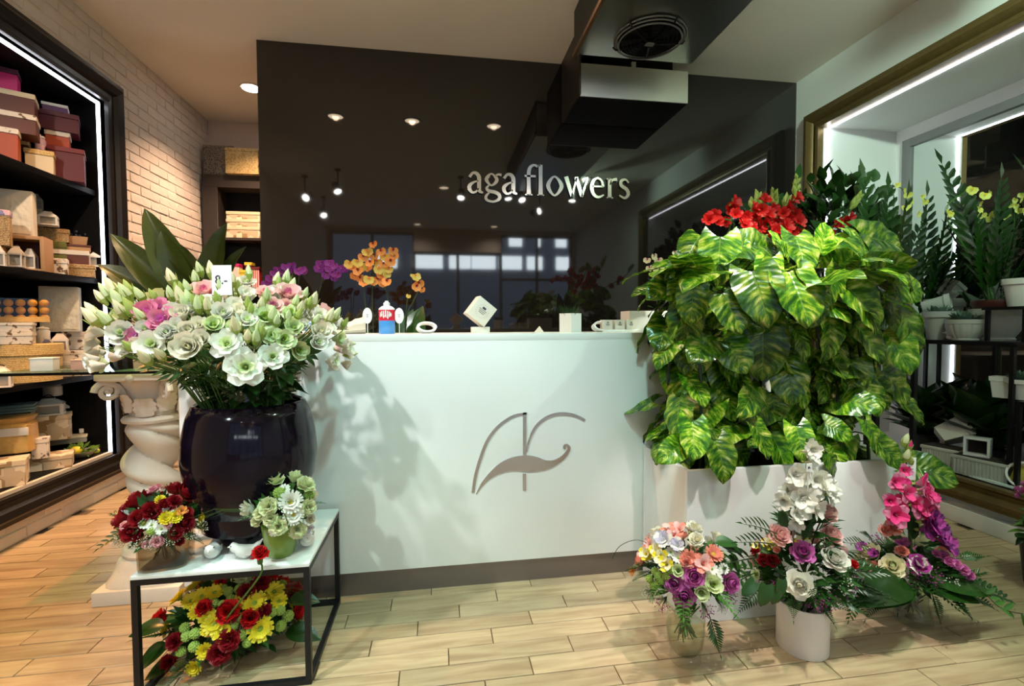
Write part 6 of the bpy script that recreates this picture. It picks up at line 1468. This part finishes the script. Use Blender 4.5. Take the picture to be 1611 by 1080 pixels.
zz('glossy zamioculcas in the back corner of the recess by the mirror frame', (3.46, 3.0, ZR), [TP(1470, 300, 3.5), TP(1500, 320, 3.5), TP(1540, 360, 3.45), TP(1450, 380, 3.5), TP(1525, 400, 3.4), TP(1490, 400, 3.35)], 6, .09)
# lemon-yellow cymbidium sprays
def cymb(label, bx, by, bz, pts):
    t = thing('yellow_orchid', label, 'orchid', (bx, by, bz))
    MB().lathe([(0, 0), (.05, 0), (.065, .10), (.06, .10), (.05, .085), (0, .085)], 20).obj('pot', mt_fluted, t)
    b = Vector((bx, by, bz+.09)); q = [at(x, y, Y=by-.06) for x, y in pts]
    MB().tube(crom([b, (b+q[-1])/2+Vector((0, -.02, .05)), q[-1], q[0]], 5), .004, 5).obj('flower_stalk', mt_mleaf, t, -t.location)
    for v in q: put('lemon_bloom', FL['o_lem'], t, v+Vector((U(-.01, .01), -.03+U(-.02, .02), 0)), (U(-.8, .6), -1, U(-.5, .2)), U(.5, .7), roll=pi+U(-.5, .5))
    for i in range(11): leafput('strap_leaf', LF['lanced'], t, b+Vector((U(-.03, .03), U(-.03, .03), 0)), (U(-.6, .6), U(-.5, .4), 1.1), (0, -1, .4), U(1.6, 3.0))
cymb('yellow orchid spray right of the green shrub', 2.96, 2.58, ZR, [(1404, 290), (1420, 302), (1412, 298), (1440, 315), (1434, 325), (1420, 328), (1448, 332), (1410, 320), (1455, 340)]) if False else None
cymb('yellow orchid spray in front of the mirror frame', 3.19, 2.96, ZR, [(1404, 293), (1418, 300), (1430, 318), (1440, 312), (1446, 320), (1416, 328), (1426, 326), (1443, 337), (1424, 308)])
cymb('yellow orchid spray before the lit mirror edge, left of the tallest zamioculcas', 3.50, 2.56, ZR, [(1516, 304), (1523, 300), (1536, 312), (1543, 308), (1534, 322), (1536, 340), (1545, 345), (1553, 340), (1491, 338), (1532, 332), (1487, 336)])
# white pot at the frame edge on a stand
p = at(1600, 482, X=3.25)
t = thing('plant_stand', 'dark low stand on the rack carrying the white pot at the right photo edge', 'stand', (3.25, p.y-.02, ZR+.0005))
zs_ = p.z-.004
MB().box((0, 0, zs_-ZR-.0085), (.24, .22, .016)).obj('top', mt_iron, t)
for sx in (-1, 1):
    for sy in (-1, 1): MB().box((sx*.10, sy*.09, (zs_-ZR-.0165)/2), (.018, .018, zs_-ZR-.0165)).obj('leg', mt_iron, t)
upot('white footed pot cut by the right photo edge, above the rack', 1603, 482, 3.25, 42, 44, zs_, 'cone', mt=mt_ceramic)
# lower rack goods
p = at(1575, 630, X=3.16)
upot('small white square vase with flared foot on the lower rack', 1576, 631, 3.16, 28, 33, ZR2, 'square', mt=mt_ceramic, rz=rad(20), soil=False)
_, p2, R2_, H2 = upot('cream round bowl with a succulent on the lower rack', 1612, 636, 3.20, 52, 32, ZR2, 'cone', mt=mt_ceramic); succulent('grey-green succulent in the cream round bowl on the lower rack', (p2.x, p2.y, ZR2+H2*.9), R2_*.9, 5)
# recess floor goods
def trough(label, x0, x1, y1, hpx, X, rz):
    a_, b_ = at(x0, y1, X=X), at(x1, y1, X=X); D = ((a_+b_)/2-CAM).dot(_F); H = hpx/_f*D; L = (b_-a_).length
    t = thing('flower_trough', label, 'pot', ((a_.x+b_.x)/2, (a_.y+b_.y)/2, ZB), rz)
    mb = MB(); W = .15; n = 14
    mb.box((0, 0, H*.42), (L*.94, W*.9, H*.84)); ob = mb.obj('trough_body', mt_fluted, t, bev=.004)
    rb = MB()
    for i in range(n): rb.box((-L*.45+L*.9*(i+.5)/n, -W*.45, H*.42), (L*.03, .014, H*.8))
    rb.obj('flutes', mt_fluted, t, bev=.002)['kind'] = 'stuff'
    MB().box((0, 0, H*.92), (L, W, H*.16)).obj('rim', mt_fluted, t, bev=.004); MB().box((0, 0, H+.001), (L*.92, W*.84, .004)).obj('soil', mt_soil, t)
    return t, H, L
tr_, H_, L_ = trough('fluted oblong grey-white trough on the recess floor, left one', 1462, 1512, 737, 30, 3.14, rad(-75))
tr2, H2, L2 = trough('fluted oblong grey-white trough on the recess floor, nearer one', 1512, 1590, 757, 30, 3.13, rad(-78))
tq, p3, R3, H3 = upot('square grey-white pot lying tipped on the left fluted trough', 1452, 712, 3.14, 38, 38, ZB+H_, 'square', soil=False); tq.location = (3.16, tr_.location.y+L_*.28, ZB+H_+.05); tq.rotation_euler = (rad(58), rad(30), rad(40))
t = thing('square_pot', 'square white pot lying on its side showing its dark inside, on the nearer trough', 'pot', (3.13, tr2.location.y+L2*.16, ZB+H2+.004), rad(-62))
w_ = .047
for c, d in (((0, 0, .006), (2*w_+.02, .08, .012)), ((0, 0, 2*w_+.008), (2*w_+.02, .08, .012)), ((-w_-.004, 0, w_+.006), (.012, .08, 2*w_)), ((w_+.004, 0, w_+.006), (.012, .08, 2*w_))): MB().box(c, d).obj('pot_wall', mt_ceramic, t, bev=.002)
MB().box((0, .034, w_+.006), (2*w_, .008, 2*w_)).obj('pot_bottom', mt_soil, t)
p = at(1602, 760, X=3.10)
t = thing('round_pot', 'round white pot lying on its side with a yellowish inside, at the right photo edge', 'pot', (3.12, p.y-.01, ZB+.0725), 0)
o = MB().lathe([(0, -.10), (.05, -.10), (.066, -.02), (.072, -.015), (.072, 0), (.062, 0), (.056, -.02), (.045, -.09), (0, -.09)], 36).obj('pot_body', mt_ceramic, t); o.rotation_euler = (rad(70), 0, rad(-45))
o = MB().lathe([(0, -.03), (.055, -.03)], 28, cap=False).obj('yellow_filling', M('yellow_moss', (.40, .34, .05), .9, bump=.6), t); o.rotation_euler = (rad(70), 0, rad(-45))
# dark foliage plants on the recess floor
for i, (x, y, lb) in enumerate(((3.38, 2.86, 'under the rack, far end'), (3.36, 2.46, 'under the rack, middle'), (3.38, 1.96, 'under the lower rack, far end'), (3.38, 1.58, 'under the lower rack, near end'))):
    t = thing('foliage_plant', 'dark broad-leaved foliage plant in a black pot '+lb, 'plant', (x, y, ZB))
    MB().lathe([(0, 0), (.06, 0), (.085, .12), (.08, .12), (.07, .10), (0, .10)], 20).obj('pot', mt_iron, t)
    for k in range(38):
        a = k*2.4; e = rnd.uniform(0, 1); leafput('leaf', LF['broad'], t, (x+.02*cos(a), y+.02*sin(a), ZB+.10), (cos(a)*(.8-.5*e), sin(a)*(.8-.5*e), .5+1.5*e), (-cos(a)*.4, -sin(a)*.4, 1), rnd.uniform(.9, 1.3)*(1.0 if i > 1 else 1.0+1.1*e))

# ================================================================== RIGHT FLOOR BOUQUETS
T7 = lambda x, y: (980+x*.2592, 800+y*.2593)
# bouquet 1: bulging glass vase
g1 = at(1078, 1050, Z=0); g1 = Vector((g1.x, 1.50, 0)); g1.x = at(1078, 1040, Y=1.50).x
t = thing('glass_vase', 'bulging clear glass vase half full of water, leftmost of the right floor vases', 'vase', g1)
MB().lathe([(0, 0), (.048, 0), (.052, .006), (.050, .022), (.045, .030), (.058, .06), (.064, .11), (.065, .21), (.0625, .21), (.0615, .11), (.055, .062), (.040, .034), (0, .032)], 36).obj('vase_body', mt_glass, t)
MB().lathe([(0, .034), (.040, .035), (.0545, .063), (.061, .11), (.061, .135), (0, .135)], 32).obj('water', mt_water, t)
c = Vector((at(1081, 893, Y=1.50).x, 1.50, at(1081, 893, Y=1.50).z)); r = (.158, .135, .125)
t = thing('mixed_bouquet', 'round pastel bouquet of mauve roses, white daisies and coral flowers in the bulging glass vase', 'bouquet', (g1.x, 1.50, .05))
av = seen(t, c, r, T7, [('rose_mauve', 430, 415, 1.1), ('rose_mauve', 312, 455, 1.0), ('rose_mauve', 370, 532, 1.1), ('rose_mauve', 652, 452, 1.0), ('c_white', 445, 207, 1.1), ('g_pp', 345, 150, 1.1), ('g_pp', 310, 175, .9), ('d_coral', 400, 312, 1.1), ('c_coral', 385, 330, .9), ('d_coral', 548, 282, 1.1), ('g_pp', 482, 345, 1.2),
 ('d_white', 290, 268, 1), ('d_white', 335, 302, 1.1), ('d_white', 540, 370, 1.1), ('d_white', 560, 402, 1.1), ('d_white', 530, 420, 1.1), ('d_white', 608, 368, 1), ('d_white', 500, 395, .9), ('d_white', 575, 430, .9), ('g_yel', 240, 310, 1.3), ('g_yel', 215, 270, 1.2), ('g_yel', 270, 345, 1.2), ('g_lil', 255, 220, 1.3), ('g_lil', 330, 235, 1), ('g_lil', 240, 195, 1),
 ('pom', 195, 385, 1), ('pom', 215, 410, 1.1), ('pom', 162, 430, 1), ('pom', 265, 415, 1.1), ('pom', 215, 460, 1), ('pom', 295, 378, 1.1), ('pom', 185, 470, 1), ('pom', 235, 440, 1), ('lg', 470, 502, 1.0), ('lg', 535, 462, 1.0), ('lg', 335, 382, .8), ('g_yel', 150, 285, 1.1), ('g_orange', 70, 385, .7), ('d_yel', 155, 290, .7), ('g_pp', 170, 235, .8)])
fill(t, c, r, 30, ['c_white', 'd_white', 'pom', 'g_pp', 'd_coral'], 41, s=(.9, 1.1), avoid=av)
collar(t, c, r, 22, ['oval', 'lance', 'ruscusm', 'fern'], 42, s=(.5, .8), z=-.25, inset=.7)
for i in range(7): a = -pi*i/6; flower('gypd' if i % 2 else 'gyp', t, c+Vector((cos(a)*.13, sin(a)*.11, -.075)), (cos(a), sin(a), -.4), .7)
p, n = on_dome(*T7(520, 640), c, r); leafput('fern_frond', LF['fern'], t, p, (.25, -.3, -1), (0, -1, .2), .75)
for x, y, tx_, ty_ in ((640, 290, .5, -.6), (560, 210, .8, .1), (600, 230, .9, -.1)): p, n = on_dome(*T7(x, y), c, r); leafput('oval_leaf', LF['oval'], t, p, (tx_, -.2, ty_), (0, -.4, 1), 1)
core(t, c, r, 43, 260, mt_leaf, .05, .018); stems(t, (g1.x, 1.5, .205), .05, (g1.x, 1.5, .085), .04, 34, 44, mt_stem)
mb = MB(); q = [on_dome(*T7(155, 215), c, r)[0], at(1000, 850, Y=1.42), at(975, 860, Y=1.40), at(963, 880, Y=1.40)]; mb.tube(crom(q, 5), .0011, 4); mb.obj('bear_grass_loop', mt_dstem, t, -t.location)

# bouquet 2: white cylinder with white gladiolus
Y2 = 1.50
q = at(1262, 1034, Z=0); X2 = at(1262, 1000, Y=Y2).x; rad_ = 36.5/_f*(Vector((X2, Y2, .1))-CAM).dot(_F); hh_ = at(1262, 945, Y=Y2).z
t = thing('cylinder_vase', 'plain white cylinder vase, middle of the right floor vases', 'vase', (X2, Y2, 0))
MB().lathe([(0, 0), (rad_*.97, 0), (rad_, .004), (rad_, hh_), (rad_*.94, hh_), (rad_*.94, .02), (0, .02)], 48).obj('vase_body', M('white_matt_vase', (.74, .70, .67), .45, var=.03), t)
T8 = lambda x, y: (1160+x*.26846, 690+y*.26852)
c = Vector((X2, Y2, at(1262, 900, Y=Y2).z)); r = (.175, .15, .135)
t = thing('white_gladiolus_bouquet', 'upright bouquet with a white gladiolus spire and cream, pink and mauve roses', 'bouquet', (X2, Y2, .06))
rows = [('rose_white', 365, 858, 1.4), ('rose_white', 575, 708, 1.3), ('rose_mauve', 385, 668, 1.2), ('rose_red', 155, 715, .7), ('rose_red', 205, 718, .7), ('c_red', 675, 742, .6), ('c_coral', 235, 660, .6), ('g_yel', 180, 632, 1.0), ('g_yel', 120, 640, .8), ('lg', 120, 800, .6)]
av = seen(t, c, r, T8, rows)
for key, x, y, s_ in (('rose_pink', 525, 432, .95), ('rose_pink', 548, 568, 1.0), ('rose_pink', 248, 570, .95)):
    p = at(*T8(x, y), Y=Y2-.06); flower(key, t, p, (U(-.3, .3), -.7, .7), s_); MB().tube(crom([c, (c+p)/2+Vector((0, 0, .03)), p-Vector((0, -.01, .012))], 4), .0028, 5).obj('stem', mt_dstem, t, -t.location)
tp = at(1270, 690, Y=Y2-.02); MB().tube(crom([c-Vector((0, 0, .1)), c+Vector((.01, 0, .1)), tp], 5), .005, 6).obj('gladiolus_stem', mt_stem, t, -t.location)
for x, y, s_ in ((405, 30, .65), (430, 60, .75), (380, 75, .75), (410, 105, .8), (395, 140, .8), (330, 210, 1.05), (350, 235, .95), (440, 240, 1.1), (505, 305, 1.0), (300, 300, .9), (335, 305, 1.0), (395, 300, 1.15), (360, 390, 1.05), (425, 395, 1.0), (330, 440, .8), (340, 490, .7), (470, 270, 1.0), (520, 330, .8), (380, 350, 1.1), (270, 360, .8)):
    p = at(*T8(x, y), Y=Y2-.05+U(-.02, .02)); put('white_floret', FL['g_white'], t, p, (U(-.5, .5)+(x-400)/250, -1, U(-.1, .4)), s_*.86)
for x, y, dx, dz, l in ((490, 240, .25, 1, .9), (440, 420, -.2, 1, 1.1), (480, 400, .2, 1, 1.2), (270, 440, -.15, 1, .9), (300, 500, -.3, 1, 1), (400, 520, 0, 1, 1.2)): leafput('sword_leaf', LF['lanced'], t, at(*T8(x, y+90), Y=Y2-.04), (dx, -.1, dz), (0, -1, .1), l)
for (x, y, dx, dz, k_, s_) in ((230, 560, -1, .55, 'ruscus', .9), (200, 620, -1, .35, 'ruscus', .85), (120, 700, -1, .15, 'ruscus', 1), (100, 790, -1, -.1, 'ruscusm', .9), (150, 850, -.8, -.4, 'fern', .8), (520, 900, .7, -.3, 'fern', .9), (600, 850, 1, -.15, 'fern', .9), (460, 930, .4, -.6, 'fern', .6), (620, 780, 1, .1, 'ruscus', .8)):
    leafput(LF[k_].name.split('.')[0], LF[k_], t, at(*T8(x, y), Y=Y2-.07), (dx, -.3, dz), (0, -.6, 1), s_)
lf_ = leaf_mesh('ivy_leaf', .09, .045, mt_leaf, nu=6, nv=4, lobes=.15, shape=hs)
for x, y, dx, dz, s_ in ((170, 860, -.3, -1, .8), (100, 840, -.7, -.5, .65), (260, 830, -.2, -.8, .6), (230, 880, -.3, -1, .6)): leafput('ivy_leaf', lf_, t, at(*T8(x, y), Y=Y2-.12), (dx, -.2, dz), (0, -1, .5), s_)
fill(t, c, r, 22, ['rose_white', 'rose_pink', 'c_red', 'g_yel', 'gypd'], 51, s=(.8, 1.1), avoid=av+[(Vector((c.x, c.y-.15, c.z)), .16)])
collar(t, c, r, 20, ['ruscus', 'fern', 'oval', 'lanced'], 52, s=(.6, .9), z=-.2, inset=.7)
for i in range(9): a = -pi*i/8; flower('gypd' if i % 3 else 'gyp', t, c+Vector((cos(a)*.13, sin(a)*.11, U(-.06, .03))), (cos(a), sin(a), 0), .8)
core(t, c, r, 53, 420, mt_leaf, .06, .018); core(t, c+Vector((0, 0, .14)), (.10, .09, .16), 54, 120, mt_leaf, .07, .016)
stems(t, (X2, Y2, hh_-.01), .055, (X2, Y2, .05), .04, 16, 55, mt_dstem)
p = at(1273, 736, Y=Y2-.10); price_tag(p, .028, .026, '30.-', 'small white price tag on the white gladiolus spire', .08, rad(15))

# bouquet 3: glass vase with pink gladiolus
Y3 = 1.56; T9 = lambda x, y: (1330+x*.30543, 690+y*.30556)
X3 = at(1437, 970, Y=Y3).x; h3 = at(1437, 930, Y=Y3).z
t = thing('glass_vase', 'waisted clear glass vase, rightmost of the floor vases', 'vase', (X3, Y3, 0))
MB().lathe([(0, 0), (.058, 0), (.062, .006), (.060, .03), (.048, .08), (.050, .13), (.058, h3), (.055, h3), (.047, .13), (.045, .082), (.056, .03), (0, .02)], 36).obj('vase_body', mt_glass, t)
MB().lathe([(0, .022), (.055, .032), (.0445, .082), (.046, .12), (0, .12)], 28).obj('water', mt_water, t)
c0 = at(1435, 893, Y=Y3); c = Vector((c0.x, Y3, c0.z)); r = (.185, .14, .10)
t = thing('pink_gladiolus_bouquet', 'upright bouquet with a hot pink gladiolus, mauve carnations and trailing greenery', 'bouquet', (X3, Y3, .05))
av = seen(t, c, r, T9, [('c_two', 370, 660, 1.25), ('rose_cream', 245, 660, 1.3), ('c_coral', 292, 592, 1.1), ('c_mauve', 500, 612, 1), ('c_mauve', 530, 640, 1), ('c_mauve', 565, 655, 1), ('c_mauve', 600, 680, 1), ('c_mauve', 630, 705, .9), ('g_dm', 100, 575, .6), ('g_dm', 150, 600, .5), ('c_mauve', 470, 600, .8), ('c_dred', 40, 650, .7)])
tp = at(1425, 695, Y=Y3); MB().tube(crom([c-Vector((0, 0, .1)), c+Vector((-.01, 0, .08)), tp], 5), [.007]*8+[.004]*3, 6).obj('gladiolus_stem', mt_stem, t, -t.location)
for x, y, s_ in ((262, 238, 1.05), (245, 225, .8), (290, 275, .9), (355, 235, 1.15), (375, 265, .9), (245, 330, 1.0), (225, 320, .8), (345, 348, 1.15), (360, 375, 1.0), (250, 392, 1.1), (395, 305, 1.1), (410, 335, 1.0), (390, 285, .9), (325, 320, .9), (225, 395, .8), (295, 165, .65), (380, 370, 1.0)):
    p = at(*T9(x, y), Y=Y3-.05+U(-.02, .02)); put('pink_floret', FL['g_hot'], t, p, (U(-.4, .4)+(x-310)/150, -1, U(0, .5)), s_)
for x, y, s_ in ((390, 430, 1.0), (410, 460, 1.0), (440, 480, .9), (480, 545, .9), (375, 470, .8), (460, 520, .8), (430, 420, .7)): p = at(*T9(x, y), Y=Y3-.06); put('deep_mauve_floret', FL['g_dm'], t, p, (.4+U(-.3, .3), -1, .3), s_)
for x, y, s_ in ((240, 465, 1.1), (200, 480, .9)): p = at(*T9(x, y), Y=Y3-.03); flower('c_coral', t, p, (-.3, -.8, .7), s_)
for k, (x, y) in enumerate(((318, 60), (310, 110), (335, 130), (300, 30), (325, 90))): put('bud', FL['bud'][k % 2], t, at(*T9(x, y), Y=Y3-.03), (U(-.3, .3), -.3, 1), 1.1)
p = at(*T9(331, 48), Y=Y3-.04); put('pink_bud', bud_mesh('pink_bud', 'hot', 'bud'), t, p, (0, -.2, 1), .9)
for x, y, dx, dz, l in ((330, 480, 0, 1, 1.3), (315, 460, -.05, 1, 1.3), (350, 520, .1, 1, 1)): leafput('sword_leaf', LF['lanced'], t, at(*T9(x, y), Y=Y3-.04), (dx, 0, dz), (0, -1, .1), l)
bgl = leaf_mesh('glossy_strap_leaf', .26, .062, mt_gloss, nu=10, bend=.3)
for x, y, dx, dz, s_ in ((300, 740, -1, .12, 1.0), (330, 760, -1, .0, .7), (380, 760, .9, .0, .8), (450, 740, 1, .05, .8)): leafput('glossy_strap_leaf', bgl, t, at(*T9(x, y), Y=Y3-.10), (dx, -.35, dz), (0, -.55, 1), s_)
for (x, y, dx, dz, k_, s_) in ((500, 780, .7, -.6, 'fern', .9), (560, 760, .9, -.4, 'fern', 1), (440, 790, .2, -.8, 'fern', .7), (600, 740, 1, -.15, 'ruscus', .8), (640, 760, 1, -.25, 'ruscus', .9), (120, 560, -.9, .4, 'ruscus', .7), (100, 620, -1, .1, 'ruscus', .8), (150, 540, -.7, .6, 'fern', .6), (180, 780, -.6, -.5, 'fern', .7), (60, 800, -.4, -.4, 'ruscusm', .6), (570, 620, .8, .2, 'fern', .6)):
    leafput(LF[k_].name.split('.')[0], LF[k_], t, at(*T9(x, y), Y=Y3-.08), (dx, -.25, dz), (0, -.6, 1), s_)
vine = crom([at(*T9(640, 740), Y=Y3-.12), at(*T9(720, 800), Y=Y3-.16), at(*T9(780, 860), Y=Y3-.18), at(*T9(840, 890), Y=Y3-.18), at(*T9(915, 905), Y=Y3-.18)], 5)
MB().tube(vine, .0016, 4).obj('trailing_vine', mt_dstem, t, -t.location)
for i, v in enumerate(vine[3::2]): leafput('vine_leaf', LF['lance'], t, v, (U(-.3, 1), -.2, U(-.3, .9) if i % 2 else U(-1, .2)), (0, -.8, .6), U(.35, .55))
fill(t, c, r, 18, ['c_mauve', 'c_coral', 'rose_cream', 'gypd'], 61, s=(.8, 1.1), avoid=av+[(Vector((c.x, c.y-.13, c.z)), .15)])
collar(t, c, r, 18, ['ruscus', 'fern', 'lanced'], 62, s=(.5, .8), z=-.2, inset=.7)
for i in range(8): a = -pi*i/7; flower('gypd' if i % 3 else 'gyp', t, c+Vector((cos(a)*.14, sin(a)*.10, U(-.03, .03))), (cos(a), sin(a), .1), .8)
core(t, c, r, 63, 380, mt_leaf, .06, .018); core(t, c+Vector((0, 0, .11)), (.07, .06, .12), 64, 80, mt_leaf, .06, .014); stems(t, (X3, Y3, h3-.01), .045, (X3, Y3, .035), .038, 20, 65, mt_dstem)
p = at(1434, 738, Y=Y3-.03)
t = price_tag(p, .034, .085, '', 'white price stick with a 90.- sticker on the pink gladiolus', .10, rad(-5))
MB().box((-.014, -.004, .003), (.044, .001, .030)).obj('sticker', mt_card, t); text('price', '90.-', .022, mt_ink, t, (-.014, -.0052, .003), (rad(90), rad(4), 0))

# bouquet 4 at the right edge
Y4 = 1.68; e0 = at(1606, 800, Y=Y4)
t = thing('flower_pot', 'dark pot on the floor at the right photo edge', 'pot', (e0.x+.15, Y4, 0))
MB().lathe([(0, 0), (.07, 0), (.09, .20), (.085, .20), (.07, .16), (0, .16)], 28).obj('pot_body', mt_iron, t)
t = thing('pink_flowering_plant', 'pink-flowered plant with yellow-green leaves cut by the right photo edge', 'plant', (e0.x+.15, Y4, .16))
c = Vector((e0.x+.15, Y4, e0.z)); r = (.10, .11, .12)
MB().tube(crom([(c.x, Y4, .16), (c.x, Y4, .3), c], 4), .008, 6).obj('stem', mt_stem, t, -t.location)
for i in range(46):
    d = Vector((U(-1, 1), U(-1, 1), U(-.5, 1))).normalized(); p = c+Vector((d.x*.09, d.y*.09, .03+d.z*.075)); put('pink_floret', FL['c_mauve'], t, p, d, U(.6, .8))
for i in range(40):
    a = U(0, 6.28); d = Vector((cos(a), sin(a), 0)); p = Vector((c.x, c.y, c.z-U(.02, .22)))+d*U(.03, .07); leafput('leaf', random.choice((LF['lime'], LF['oval'], lf_)), t, p, d+Vector((0, 0, U(-.5, .5))), d*.5+Vector((0, 0, 1)), U(.8, 1.2))
# ================================================================== repeats share a group
GROUPS = {'ceiling_downlight': 'recessed ceiling downlights', 'track_spotlight': 'ceiling track spotlights', 'gift_box': 'boxes on the cabinet shelves', 'house_lantern': 'white house lanterns on the cabinet shelves',
 'glass_box': 'clear containers of oranges', 'bird_figurine': 'white ceramic birds', 'orchid_plant': 'orchids along the counter', 'small_box': 'small cartons', 'fabric_box': 'cream patchwork boxes on the dark shelving',
 'tape_roll': 'white ribbon rolls on the counter', 'plant_tag': 'oval plant labels', 'foliage_plant': 'dark foliage plants under the racks', 'zamioculcas_plant': 'glossy zamioculcas plants', 'succulent': 'succulents on the racks',
 'plant_pot': 'pale pots on the racks', 'flower_trough': 'fluted troughs on the recess floor', 'yellow_orchid': 'yellow orchid sprays', 'green_shrub': 'green shrubs by the gilt frame', 'plant_rack': 'plant racks in the recess',
 'white_pebble': 'white pebbles on the rack', 'price_tag': 'white price tags', 'glass_vase': 'clear glass vases of bouquets', 'lidded_jar': 'jars on the cabinet shelves', 'folded_cloth': 'folded cloths in the cabinet', 'relief_candle': 'carved candles in the cabinet', 'plant_stand': 'dark plant stands'}
for o in list(bpy.data.objects):
    k = o.name.split('.')[0]
    if o.parent is None and 'label' in o and 'group' not in o and k in GROUPS: o['group'] = GROUPS[k]
